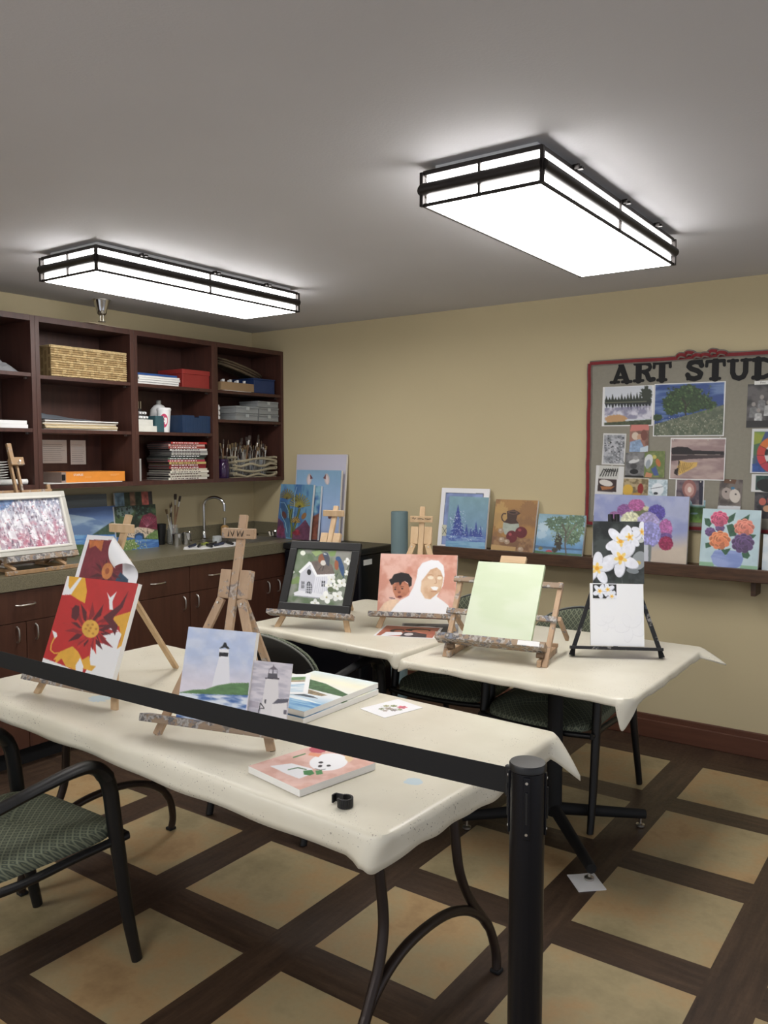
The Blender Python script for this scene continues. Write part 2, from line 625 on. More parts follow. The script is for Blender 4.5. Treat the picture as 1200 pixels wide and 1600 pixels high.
def _colour(me, cols):
    a = me.color_attributes.new('Col', 'FLOAT_COLOR', 'POINT')
    c4 = np.ones((len(cols), 4), np.float32); c4[:, :3] = cols
    a.data.foreach_set('color', c4.ravel())

def panel(name, art, w, h, t, side=(236, 234, 230), parent=None, surf=None, mat=None):
    """a picture on a board: origin bottom centre of the FRONT face, x across, z up, front towards -y.
    surf(u, v) -> (dx, dy, dz) bends it"""
    nx, ny = art.nx, art.ny
    c = art.final()
    vs = []; cols = []
    for j in range(ny + 1):
        for i in range(nx + 1):
            u, v = i / nx, j / ny
            p = [(u - 0.5) * w, 0.0, (1 - v) * h]
            if surf:
                d = surf(u, v); p = [p[0] + d[0], p[1] + d[1], p[2] + d[2]]
            vs.append(p)
    cols = list(c.reshape(-1, 3))
    fs = []
    W1 = nx + 1
    for j in range(ny):
        for i in range(nx):
            a = j * W1 + i
            fs.append((a, a + W1, a + W1 + 1, a + 1))
    sc = lin(side)
    if surf:
        o = len(vs)
        G = np.array(vs, float).reshape(ny + 1, W1, 3)
        du = np.gradient(G, axis=1); dv = np.gradient(G, axis=0)
        nn = np.cross(dv, du); nn /= np.maximum(np.linalg.norm(nn, axis=2, keepdims=True), 1e-9)
        Bk = (G - nn * t).reshape(-1, 3)
        for k in range(o):
            vs.append(list(Bk[k])); cols.append(np.array(sc))
        for j in range(ny):
            for i in range(nx):
                a = o + j * W1 + i
                fs.append((a, a + 1, a + W1 + 1, a + W1))
    else:
        o = len(vs)
        B = [(-w / 2, 0, h), (w / 2, 0, h), (w / 2, 0, 0), (-w / 2, 0, 0)]
        vs += [list(p) for p in B] + [[p[0], t, p[2]] for p in B]
        cols += [np.array(sc)] * 8
        fs += [(o, o + 1, o + 5, o + 4), (o + 1, o + 2, o + 6, o + 5), (o + 2, o + 3, o + 7, o + 6), (o + 3, o, o + 4, o + 7), (o + 4, o + 5, o + 6, o + 7)]
    me = bpy.data.meshes.new(name)
    me.from_pydata(vs, [], fs)
    me.materials.append(mat or M['art'])
    _colour(me, np.array(cols))
    me.update()
    ob = bpy.data.objects.new(name, me)
    COL.objects.link(ob)
    if parent:
        ob.parent = parent
    return ob

def place(o, x, y, z, yaw, tilt):
    o.location = (x, y, z)
    o.rotation_euler = (-R(tilt), 0, R(yaw))
    return o
# ------------------------------------------------------------------ room shell
XA, YB, ZC = -2.16, 2.59, 2.46      # left wall, right wall, ceiling
T0 = 0.745                          # top of the cloth on every table
structure(MB().box(XA - 0.1, 4.4, -3.3, YB + 0.1, -0.1, 0).build('floor', M['floor']))
structure(MB().box(XA - 0.1, 4.4, -3.3, YB + 0.1, ZC, ZC + 0.1).build('ceiling', M['ceiling']))
structure(MB().box(XA - 0.1, XA, -3.3, YB + 0.1, 0, ZC).build('wall_left', M['wall']))
structure(MB().box(XA, 4.4, YB, YB + 0.1, 0, ZC).build('wall_right', M['wall']))
b = MB().box(-0.85 - 0.67, 4.4, YB - 0.014, YB, 0, 0.13).box(-1.52, 4.4, YB - 0.022, YB, 0, 0.10)
structure(b.build('baseboard_right', M['baseboard'], bevel=0.004))

# ------------------------------------------------------------------ ceiling lights
def ceiling_light(x0, x1, y0, y1, label, clipside):
    cx, cy = (x0 + x1) / 2, (y0 + y1) / 2
    t = thing('ceiling_light', label, 'ceiling light', (cx, cy, ZC), 0, 'framed ceiling lights')
    hx, hy = (x1 - x0) / 2, (y1 - y0) / 2
    zb, zt = -0.128, -0.025
    # lit acrylic box
    MB().box(-hx + 0.010, hx - 0.010, -hy + 0.010, hy - 0.010, zb - 0.001, zt - 0.004).build('diffuser', M['lamp'], t, bevel=0.004)
    # mounting pan above
    MB().box(-hx + 0.03, hx - 0.03, -hy + 0.03, hy - 0.03, zt + 0.0055, -0.0005).build('mounting_pan', M['white'], t)
    MB().box(-hx + 0.002, hx - 0.002, -hy + 0.002, hy - 0.002, zt - 0.0035, zt + 0.005).build('top_plate', M['bronze'], t)
    f = MB()
    e = 0.007
    for z_ in (zb + 0.004, zt - 0.004):
        f.box(-hx, hx, -hy, -hy + e, z_ - 0.005, z_ + 0.005)
        f.box(-hx, hx, hy - e, hy, z_ - 0.005, z_ + 0.005)
        f.box(-hx, -hx + e, -hy, hy, z_ - 0.005, z_ + 0.005)
        f.box(hx - e, hx, -hy, hy, z_ - 0.005, z_ + 0.005)
    for sx in (-1, 1):
        for sy in (-1, 1):
            f.box(sx * hx - 0.006, sx * hx + 0.006, sy * hy - 0.006, sy * hy + 0.006, zb, zt)
    f.build('frame', M['bronze'], t, bevel=0.001)
    zm = (zb + zt) / 2
    bd = MB()
    for (a, b_) in (((-hx, -hy), (hx, -hy)), ((hx, -hy), (hx, hy)), ((hx, hy), (-hx, hy)), ((-hx, hy), (-hx, -hy))):
        bd.tube([(a[0], a[1], zm), (b_[0], b_[1], zm)], 0.0185, 12, side=(0, 0, 1))
    bd.build('band', M['bronze'], t, smooth=True)
    for (x_, y_) in ((0, -hy), (0, hy), (hx, 0), (-hx, 0)):
        w = 0.004
        MB().box(x_ - w, x_ + w, y_ - w, y_ + w, zb, zt).build('mullion', M['bronze'], t)
    for k in (-0.32, 0.02, 0.30):
        MB().tube([(clipside * (hx - 0.004), k * hy * 2, zt + 0.003), (clipside * (hx + 0.016), k * hy * 2, zt + 0.003)], 0.008, 8, side=(0, 0, 1)).box(
            min(0, clipside * 0.02) + clipside * hx - 0.002, max(0, clipside * 0.02) + clipside * hx, k * hy * 2 + 0.012, k * hy * 2 + 0.026, zt - 0.002, zt + 0.006).build('thumb_screw', M['bronze'], t)
    return t
ceiling_light(0.834, 1.236, 0.269, 1.539, 'dark framed box ceiling light over the tables, the one nearer the bulletin board wall', 1)
ceiling_light(-1.162, -0.763, 0.238, 1.513, 'dark framed box ceiling light hung near the open wall shelves', 1)
ceiling_light(0.834, 1.236, -2.82, -1.55, 'dark framed box ceiling light further back, on the right side behind the viewer', 1)
ceiling_light(-1.162, -0.763, -2.82, -1.55, 'dark framed box ceiling light further back, on the left side behind the viewer', 1)

t = sprk = thing('fire_sprinkler', 'small chrome fire sprinkler with a cup on the ceiling above the shelves', 'sprinkler', (-1.92, 1.105, ZC))
MB().lathe([(0.034, -0.003), (0.034, 0.0)]).build('ceiling_plate', M['nickel'], t, smooth=True)
MB().lathe([(0.010, -0.058), (0.017, -0.052), (0.019, -0.04), (0.024, -0.025), (0.029, -0.006), (0.03, -0.003)]).build('cup', M['chrome'], t, smooth=True)
MB().tube([(0.008, 0, -0.058), (0.008, 0, -0.078)], 0.002, 6).tube([(-0.008, 0, -0.058), (-0.008, 0, -0.078)], 0.002, 6).lathe([(0.003, -0.082), (0.014, -0.081), (0.014, -0.079), (0.003, -0.078)], seg=12).build('deflector', M['nickel'], t)

sprk.scale = (1.55, 1.55, 1.55)
# ------------------------------------------------------------------ wall cabinets (open shelving)
CX0, CX1 = XA + 0.001, -1.85
def wall_cabinet(y0, y1, shelves, label):
    t = thing('wall_cabinet', label, 'shelf cabinet', (CX0, (y0 + y1) / 2, 1.375), 0, 'open wall cabinets over the counter')
    D = CX1 - CX0; hy = (y1 - y0) / 2 - 0.0005; H = 2.302 - 1.375
    m = M['cabinet']
    for s_ in (-1, 1):
        MB().box(0, D, s_ * hy - (0.025 if s_ > 0 else 0), s_ * hy + (0.025 if s_ < 0 else 0), 0, H).build('side_panel', m, t, 0.001)
    MB().box(0.002, 0.010, -hy + 0.025, hy - 0.025, 0.025, H - 0.025).build('back_panel', m, t)
    MB().box(0, D - 0.001, -hy + 0.025, hy - 0.025, 0, 0.025).build('bottom_panel', m, t)
    MB().box(0, D - 0.001, -hy + 0.025, hy - 0.025, H - 0.03, H).build('top_panel', m, t)
    for z_ in shelves:
        MB().box(0.010, D - 0.004, -hy + 0.0255, hy - 0.0255, z_ - 1.375 - 0.02, z_ - 1.375).build('shelf', m, t, 0.001)
        for s_ in (-1, 1):
            MB().box(D - 0.06, D - 0.045, s_ * (hy - 0.031) - 0.005, s_ * (hy - 0.031) + 0.005, z_ - 1.375 - 0.03, z_ - 1.375 - 0.0201).build('shelf_pin', M['nickel'], t)
    return t
wall_cabinet(0.03, 0.632, (1.997, 1.702), 'leftmost open dark wooden wall cabinet, cut off by the left edge of the photo')
wall_cabinet(0.632, 1.272, (1.99, 1.70), 'open dark wooden wall cabinet with the wicker basket and orange box')
wall_cabinet(1.272, 1.921, (1.99, 1.70), 'open dark wooden wall cabinet with the red box and the stack of magazines')
wall_cabinet(1.921, YB - 0.001, (1.99, 1.795), 'open dark wooden wall cabinet in the corner holding the paintbrushes')
SH = {1: (1.997, 1.702, 1.40), 2: (1.99, 1.70, 1.40), 3: (1.99, 1.70, 1.40), 4: (1.99, 1.795, 1.40)}

# ------------------------------------------------------------------ base cabinets, counter, sink
BX = -1.55
def handle(parent, x, y, z, vertical):
    L = 0.040 if vertical else 0.052
    if vertical:
        pts = [(x, y, z - L), (x + 0.018, y, z - L * 0.7), (x + 0.022, y, z), (x + 0.018, y, z + L * 0.7), (x, y, z + L)]
    else:
        pts = [(x, y - L, z), (x + 0.018, y - L * 0.7, z), (x + 0.022, y, z), (x + 0.018, y + L * 0.7, z), (x, y + L, z)]
    MB().tube(pts, 0.0045, 8, smooth=4, side=(1, 0, 0) if False else ((0, 1, 0) if vertical else (0, 0, 1))).build('handle', M['nickel'], parent, smooth=True)
def base_cabinet(y0, y1, label, doors=2, drawer=True, dhandle=True):
    """doors: 2, 1 handle right ('R') or left ('L')"""
    yc = (y0 + y1) / 2; hy = (y1 - y0) / 2 - 0.0005
    t = thing('base_cabinet', label, 'cabinet', (BX, yc, 0), 0, 'base cabinets under the counter')
    m = M['base_cabinet']
    MB().box(-(BX - XA) + 0.001, -0.001, -hy, hy, 0.10, 0.899 if dhandle else 0.836).build('carcass', m, t)
    MB().box(-(BX - XA) + 0.001, -0.05, -hy, hy, 0.0, 0.0995).build('toe_kick', M['blackmatte'], t)
    zs = 0.74
    g_ = 0.0018
    if drawer:
        d = MB().box(0, 0.019, -hy + g_, hy - g_, zs + g_, 0.895).build('drawer', m, t, 0.001)
        if dhandle:
            handle(d, 0.0185, 0, 0.825, False)
    top = zs - g_ if drawer else 0.895
    if doors == 2:
        for s_ in (-1, 1):
            a, b_ = (-hy + g_, -g_) if s_ < 0 else (g_, hy - g_)
            d = MB().box(0, 0.019, a, b_, 0.105, top).build('door', m, t, 0.001)
            handle(d, 0.0185, s_ * 0.05, 0.68, True)
    else:
        d = MB().box(0, 0.019, -hy + g_, hy - g_, 0.105, top).build('door', m, t, 0.001)
        handle(d, 0.0185, (hy - 0.05) * (1 if doors == 'R' else -1), 0.68, True)
    return t
base_cabinet(-0.90, -0.22, 'dark red-brown base cabinet at the far left end of the counter')
base_cabinet(-0.22, 0.06, 'narrow dark red-brown base cabinet left of the one under the framed painting', doors='R')
base_cabinet(0.06, 0.62, 'dark red-brown base cabinet under the silver framed painting')
base_cabinet(0.62, 0.92, 'dark red-brown base cabinet hidden mostly behind the red and yellow canvas', doors='R')
base_cabinet(0.92, 1.395, 'dark red-brown base cabinet just right of the red and yellow canvas', doors='R')
base_cabinet(1.395, 1.80, 'dark red-brown base cabinet behind the tall wooden easel mast', doors='L')
base_cabinet(1.80, 2.43, 'dark red-brown sink cabinet with two doors and no drawer pull', dhandle=False)
bx('filler_panel', M['base_cabinet'], XA + 0.001, BX - 0.001, 2.431, YB - 0.001, 0, 0.898)
tag(bpy.data.objects['filler_panel'], 'narrow dark filler panel closing the counter run at the corner', 'panel')

t = thing('countertop', 'speckled olive-grey laminate countertop with backsplash', 'countertop', (XA, 0.8, 0.90))
c_ = MB()
hx = -1.52 - XA - 0.001
# slab with a sink opening
sy0, sy1, sx0, sx1 = 1.10, 1.60, 0.13, 0.50   # in local y / x
Y0, Y1 = -1.70, YB - 0.8 - 0.001
for (a, b_, c1, d) in ((0.001, hx, Y0, sy0), (0.001, hx, sy1, Y1), (0.001, sx0, sy0, sy1), (sx1, hx, sy0, sy1)):
    c_.box(a, b_, c1, d, 0.0005, 0.07)
c_.build('slab', M['counter'], t)
MB().box(0.001, 0.02, Y0, Y1, 0.0705, 0.16).build('backsplash', M['counter'], t, 0.003)
MB().box(0.021, hx, Y1 - 0.02, Y1, 0.0705, 0.16).build('side_splash', M['counter'], t, 0.003)
t2 = thing('sink', 'stainless steel sink set into the countertop', 'sink', (XA, 0.8, 0.90))
s_ = MB()
rim = 0.012
s_.box(sx0 - rim, sx1 + rim, sy0 - rim, sy0 + 0.003, 0.0705, 0.0735).box(sx0 - rim, sx1 + rim, sy1 - 0.003, sy1 + rim, 0.0705, 0.0735)
s_.box(sx0 - rim, sx0 + 0.003, sy0, sy1, 0.0705, 0.0735).box(sx1 - 0.003, sx1 + rim, sy0, sy1, 0.0705, 0.0735)
s_.build('rim', M['nickel'], t2)
s_ = MB()
w = 0.003
s_.box(sx0 + w, sx1 - w, sy0 + w, sy1 - w, -0.06, -0.057)
s_.box(sx0 + w, sx0 + 2 * w, sy0 + w, sy1 - w, -0.057, 0.0704).box(sx1 - 2 * w, sx1 - w, sy0 + w, sy1 - w, -0.057, 0.0704)
s_.box(sx0 + w, sx1 - w, sy0 + w, sy0 + 2 * w, -0.057, 0.0704).box(sx0 + w, sx1 - w, sy1 - 2 * w, sy1 - w, -0.057, 0.0704)
s_.build('basin', M['nickel'], t2)
MB().lathe([(0.03, -0.0569), (0.028, -0.055)], ((sx0 + sx1) / 2, (sy0 + sy1) / 2, 0)).build('drain', M['chrome'], t2)

t = thing('faucet', 'tall chrome gooseneck faucet behind the sink', 'faucet', (-2.085, 2.02, 0.970))
MB().lathe([(0.027, 0), (0.027, 0.006), (0.018, 0.012), (0.016, 0.05), (0.0125, 0.058)]).build('base', M['chrome'], t, smooth=True)
pts = [(0, 0, 0.05), (0, 0, 0.20)]
for k in range(0, 13):
    a = PI * k / 12
    pts.append((0.07 - 0.07 * math.cos(a), 0.03 - 0.03 * math.cos(a), 0.235 + 0.06 * math.sin(a)))
pts.append((0.14, 0.06, 0.20))
MB().tube(pts, 0.0105, 12, smooth=3, side=(-0.39, 0.92, 0)).build('spout', M['chrome'], t, smooth=True)
t = thing('tap_lever', 'chrome lever tap handle left of the gooseneck faucet', 'tap handle', (-2.06, 1.865, 0.970))
MB().lathe([(0.022, 0), (0.022, 0.006), (0.013, 0.015), (0.011, 0.05), (0.014, 0.06), (0.008, 0.072)]).build('body', M['chrome'], t, smooth=True)
MB().tube([(0, 0, 0.066), (0.02, -0.05, 0.072), (0.03, -0.075, 0.069)], 0.005, 8, smooth=3, side=(0, 0, 1)).build('lever', M['chrome'], t, smooth=True)

# ------------------------------------------------------------------ wall ledge
t = thing('picture_ledge', 'long dark oak picture ledge on the right hand wall', 'shelf', (1.4, YB, 0.93))
MB().box(-1.867, 2.4, -0.15, -0.001, 0.040, 0.058).build('ledge_board', M['ledge_wood'], t, 0.002)
MB().box(-1.867, 2.4, -0.168, -0.1502, 0.0, 0.066).build('ledge_front', M['ledge_wood'], t, 0.003)
for xx_ in (-1.55, -0.01, 1.5):
    MB().box(xx_ - 0.012, xx_ + 0.012, -0.12, -0.001, -0.075, 0.0395).build('bracket', M['ledge_wood'], t, 0.002)

# ------------------------------------------------------------------ black cabinet in the corner, poster tube
t = thing('black_bin_cabinet', 'black plastic storage cabinet beside the counter end, behind the tables', 'cabinet', (-1.18, 2.37, 0))
MB().box(-0.32, 0.32, -0.175, 0.185, 0.0, 0.925).build('body', M['blacksatin'], t, bevel=0.012)
MB().box(-0.328, 0.33, -0.182, 0.19, 0.9255, 0.969).build('lid', M['black'], t, bevel=0.01)
o = MB().box(0.3205, 0.3215, -0.14, -0.05, 0.86, 0.895).build('paper_label', M['paper'], t)
o['label'] = 'small white paper label'
for z_ in (0.60, 0.30):
    MB().box(0.3205, 0.326, -0.15, 0.15, z_, z_ + 0.01).build('drawer_pull', M['nickel'], t)
t = thing('poster_tube', 'tall smoky blue-grey plastic tube standing between the black cabinet and the ledge', 'tube', (-0.70, 2.40, 0.001))
MB().lathe([(0.054, 0.0), (0.054, 1.195), (0.051, 1.20), (0.050, 1.195), (0.050, 0.01)], seg=32).build('tube_wall', M['tube'], t, smooth=True)
MB().lathe([(0.048, 0.012), (0.048, 0.30), (0.02, 0.31)], seg=24).build('inner_roll', plain((170, 185, 190), 0.6), t, smooth=True)

# ------------------------------------------------------------------ tables
def cloth(cx, cy, hx_, hy_, label, corners, seed, hang=0.045, n_edge=60, mat=None, rz=0):
    """draped rectangular cloth; corners: dict i -> (outx, outy, drop) for the hanging point at corner i (0=-x-y,1=+x-y,2=+x+y,3=-x+y)"""
    rs = random.Random(seed)
    rc = 0.03
    base = []
    cen = [(-hx_ + rc, -hy_ + rc, 180), (hx_ - rc, -hy_ + rc, 270), (hx_ - rc, hy_ - rc, 0), (-hx_ + rc, hy_ - rc, 90)]
    for ci, (ax, ay, a0) in enumerate(cen):
        for k in range(17):
            a = R(a0 + 90 * k / 16)
            base.append((ax + rc * math.cos(a), ay + rc * math.sin(a), math.cos(a), math.sin(a), ci, k))
        nx_, ny_, na = cen[(ci + 1) % 4]
        sx_, sy_ = ax + rc * math.cos(R(a0 + 90)), ay + rc * math.sin(R(a0 + 90))
        ex_, ey_ = nx_ + rc * math.cos(R(na)), ny_ + rc * math.sin(R(na))
        for k in range(1, n_edge):
            f_ = k / n_edge
            base.append((sx_ + (ex_ - sx_) * f_, sy_ + (ey_ - sy_) * f_, math.cos(R(na)), math.sin(R(na)), -1, f_))
    n = len(base)
    ph = [rs.uniform(0, 6.28) for _ in range(6)]
    def wob(i, f_):
        s0 = i / n * 2 * PI
        return sum(math.sin(s0 * q + p) for q, p in zip((5, 9, 17, 31), ph)) / 4 * f_
    rings = [(-0.30, 0, 0), (-0.10, 0, 0), (-0.012, 0.0, 0), (0.0, -0.0012, 0), (0.006, -0.005, .2), (0.0095, -0.013, .5), (0.011, -0.024, .8), (0.012, -0.036, 1), (0.013, -0.048, 1)]
    vs = []; fs = []
    mb = MB()
    for (off, dz, fr) in rings:
        for i, (x, y, nx_, ny_, ci, k) in enumerate(base):
            kk = max(0, fr)
            h_ = dz * (hang / 0.048) * (1 + wob(i, 0.10) * kk)
            o_ = off + (0.0035 * wob(i * 1.0, 1.0) * kk)
            px, py = x + nx_ * o_, y + ny_ * o_
            if off < -0.05:
                px, py = x * (1 + off * 1.0), y * (1 + off * 1.0)
            pz = h_
            # hanging corner points
            for c_i, (ox, oy, dr, rad) in corners.items():
                ccx, ccy = (hx_ if c_i in (1, 2) else -hx_), (hy_ if c_i in (2, 3) else -hy_)
                d_ = math.hypot(x - ccx, y - ccy)
                wgt = max(0, 1 - d_ / rad) ** 1.3 * kk ** 1.5
                px += ox * wgt; py += oy * wgt; pz -= dr * wgt
            vs.append((px, py, pz))
    nr = len(rings)
    for r_ in range(nr - 1):
        for i in range(n):
            j = (i + 1) % n
            fs.append((r_ * n + i, (r_ + 1) * n + i, (r_ + 1) * n + j, r_ * n + j))
    fs.append(tuple(range(n)))
    mb.add(vs, fs)
    o = mb.build('tablecloth', mat or M['cloth2'], None, smooth=True, solid=0.0015, loc=(cx, cy, T0 - 0.0009), rot=(0, 0, rz))
    tag(o, label, 'tablecloth', 'cream vinyl tablecloths')
    return o

def folding_table(cx, cy, hx_, hy_, label, rz=0):
    t = thing('folding_table', label, 'table', (cx, cy, 0), rz)
    MB().box(-hx_, hx_, -hy_, hy_, T0 - 0.028, T0 - 0.003).build('tabletop', M['cardboard'], t, bevel=0.004)
    for sx in (-1, 1):
        X0 = 0.716 if sx > 0 else -0.675
        k = sx * 0.085
        def q(y, z):
            return (X0 + k * (1 - z / 0.72), y, z)
        lf = thing_child('leg_frame', t)
        r_ = 0.0145
        # arch from foot to foot
        pts = [(-0.325, 0.003), (-0.33, 0.06), (-0.30, 0.155), (-0.225, 0.225), (-0.12, 0.268), (0, 0.28), (0.12, 0.268), (0.225, 0.225), (0.30, 0.155), (0.33, 0.06), (0.325, 0.003)]
        MB().tube([q(*p) for p in pts], r_, 12, smooth=4, side=(1, 0, 0)).build('arch', M['brown_tube'], lf, smooth=True)
        for sy in (-1, 1):
            pts = [(0.175, 0.716), (0.175, 0.50), (0.175, 0.40), (0.185, 0.34), (0.215, 0.27), (0.262, 0.205), (0.30, 0.15)]
            MB().tube([q(sy * p[0], p[1]) for p in pts], r_, 12, smooth=4, side=(1, 0, 0)).build('leg', M['brown_tube'], lf, smooth=True)
            MB().box(q(sy * 0.325, 0)[0] - 0.016, q(sy * 0.325, 0)[0] + 0.016, sy * 0.325 - 0.016, sy * 0.325 + 0.016, 0.0, 0.012).build('foot_cap', M['blackmatte'], lf, bevel=0.004)
        a = q(0, 0.45)
        MB().tube([(a[0], -0.175, 0.53), (a[0], 0.175, 0.53)], 0.009, 8, side=(0, 0, 1)).build('crossbar', M['brown_tube'], lf, smooth=True)
        MB().tube([(a[0], -0.05, 0.53), (a[0] - sx * 0.16, 0.0, 0.64), (a[0] - sx * 0.30, 0, 0.712)], 0.008, 8, side=(0, 1, 0)).build('brace', M['brown_tube'], t, smooth=True)
    return t
def thing_child(name, parent):
    o = bpy.data.objects.new(name, None); COL.objects.link(o); o.parent = parent
    return o
folding_table(0.33, -0.072, 0.935, 0.415, 'long folding table with brown tube legs in the foreground', R(-2.5))
cloth(0.33, -0.072, 0.945, 0.425, 'cream vinyl cloth over the long front folding table', {1: (-0.025, -0.022, 0.022, 0.09), 2: (0.09, 0.0, 0.085, 0.07), 0: (-0.01, -0.01, 0.02, 0.08), 3: (-0.01, 0.01, 0.02, 0.08)}, 3, 0.062, mat=M['cloth'], rz=R(-2.5))

def pedestal_table(cx, cy, hx_, hy_, label, rz=0.0):
    t = thing('pedestal_table', label, 'table', (cx, cy, 0), rz, 'square pedestal tables behind the front table')
    MB().box(-hx_, hx_, -hy_, hy_, T0 - 0.03, T0 - 0.003).build('tabletop', plain((70, 60, 52), 0.5), t, bevel=0.003)
    MB().lathe([(0.032, 0.06), (0.032, 0.70), (0.09, 0.705), (0.09, 0.714)], seg=24).build('column', M['blackmatte'], t, smooth=True)
    for a_, L in ((-49, 0.455), (37, 0.386), (131, 0.455), (217, 0.386)):
        a = R(a_)
        e = (math.cos(a) * L, math.sin(a) * L)
        lg = MB().tube([(math.cos(a) * 0.02, math.sin(a) * 0.02, 0.085), (e[0], e[1], 0.055)], [0.026, 0.020], 10, side=(0, 0, 1)).build('leg', M['blackmatte'], t, smooth=True)
        MB().lathe([(0.018, 0.004), (0.018, 0.012), (0.006, 0.016), (0.006, 0.036)], (e[0] * 0.95, e[1] * 0.95, 0), 14).build('glide_foot', M['nickel'], lg, smooth=True)
    return t
pedestal_table(0.886, 1.225, 0.458, 0.455, 'square black pedestal table standing nearest the bulletin board wall')
cloth(0.886, 1.225, 0.468, 0.465, 'cream vinyl cloth with hanging corners under the green and the black easels', {1: (-0.03, -0.022, 0.125, 0.045), 2: (0.12, -0.05, 0.035, 0.11), 0: (0.0, -0.01, 0.035, 0.04)}, 8, 0.026)
pedestal_table(-0.085, 1.32, 0.46, 0.44, 'square black pedestal table under the birdhouse and portrait easels', R(-4))
cloth(-0.085, 1.32, 0.47, 0.45, 'cream vinyl cloth under the birdhouse painting easel', {1: (0.0, -0.01, 0.05, 0.04), 0: (-0.01, -0.01, 0.01, 0.05)}, 12, 0.034, rz=R(-4))
o = MB().prism([(-0.052, -0.060), (0.053, -0.058), (0.052, 0.061), (-0.051, 0.059)], 0.003).prism([(-0.048, -0.056), (0.050, -0.060), (0.053, 0.054), (-0.052, 0.060)], 0.0035, T=lambda p: Vector((p.x, p.y, p.z))).build('paper_napkin', M['white'], None, loc=(1.168, 0.876, 0.0), rot=(0, 0, R(43)))
tag(o, 'folded white paper napkin on the floor under a pedestal foot', 'napkin')

# ------------------------------------------------------------------ chairs
def rounded_slab(w0, w1, y0, y1, z0, z1, crown=0.012, n=14, front_round=0.5):
    """seat pad: superellipse outline, crowned top"""
    mb = MB()
    m = 36
    out = []
    for k in range(m):
        a = 2 * PI * k / m
        c, s_ = math.cos(a), math.sin(a)
        ex = 0.42
        x = (abs(c) ** ex) * (1 if c >= 0 else -1); y = (abs(s_) ** ex) * (1 if s_ >= 0 else -1)
        f_ = (y + 1) / 2
        hw = w0 + (w1 - w0) * f_
        out.append((x * hw, y0 + (y1 - y0) * f_))
    cx, cy = 0, (y0 + y1) / 2
    lay = [(0.985, z0), (1.0, z0 + (z1 - z0) * 0.3), (1.0, z0 + (z1 - z0) * 0.6), (0.985, z0 + (z1 - z0) * 0.85), (0.95, z1 - 0.002), (0.8, z1 + crown * 0.5), (0.5, z1 + crown * 0.9), (0.15, z1 + crown)]
    vs = []; fs = []
    for (k, z_) in lay:
        for (x, y) in out:
            zz = z_ - 0.022 * max(0, (y - cy) / (y1 - cy)) ** 4 * (1 if z_ > z0 + 0.01 else 0)
            vs.append((cx + (x - cx) * k, cy + (y - cy) * k, zz))
    for l in range(len(lay) - 1):
        for i in range(m):
            j = (i + 1) % m
            fs.append((l * m + i, l * m + j, (l + 1) * m + j, (l + 1) * m + i))
    fs.append(tuple(range(m))[::-1]); fs.append(tuple((len(lay) - 1) * m + i for i in range(m)))
    return mb.add(vs, fs)
def back_pad(inset, y_off, thick):
    """rounded-top upholstered back, curved in plan"""
    W, z0, z1 = 0.255 - inset, 0.50 + inset, 0.825 - inset
    nx_, nz = 16, 14
    vs = []; fs = []
    def prof(f_):       # half width at height fraction
        if f_ < 0.12:
            return W * (0.90 + 0.10 * math.sin(f_ / 0.12 * PI / 2))
        if f_ < 0.45:
            return W
        g_ = (f_ - 0.45) / 0.55
        return W * max(0.02, (1 - g_ ** 2.3)) ** 0.5
    for side_ in (0, 1):
        for j in range(nz + 1):
            f_ = j / nz
            f_ = 1 - (1 - f_) ** 1.5
            z_ = z0 + (z1 - z0) * f_
            hw = prof(f_)
            for i in range(nx_ + 1):
                x = (i / nx_ * 2 - 1) * hw
                y = y_off - 0.10 * (z_ - 0.45) * 1.3 + 0.05 * (x / 0.25) ** 2
                edge = max(abs(i / nx_ * 2 - 1), abs(f_ * 2 - 1)) ** 6
                th = thick * (1 - 0.6 * edge) / 2
                vs.append((x, y + (th if side_ else -th), z_))
    n1 = (nx_ + 1) * (nz + 1)
    for j in range(nz):
        for i in range(nx_):
            a = j * (nx_ + 1) + i
            fs.append((a, a + 1, a + nx_ + 2, a + nx_ + 1))
            fs.append((n1 + a, n1 + a + nx_ + 1, n1 + a + nx_ + 2, n1 + a + 1))
    ring = [j * (nx_ + 1) for j in range(nz + 1)] + [nz * (nx_ + 1) + i for i in range(1, nx_ + 1)] + [j * (nx_ + 1) + nx_ for j in range(nz - 1, -1, -1)] + [i for i in range(nx_ - 1, 0, -1)]
    for k in range(len(ring)):
        a, b_ = ring[k], ring[(k + 1) % len(ring)]
        fs.append((b_, a, n1 + a, n1 + b_))
    return MB().add(vs, fs)
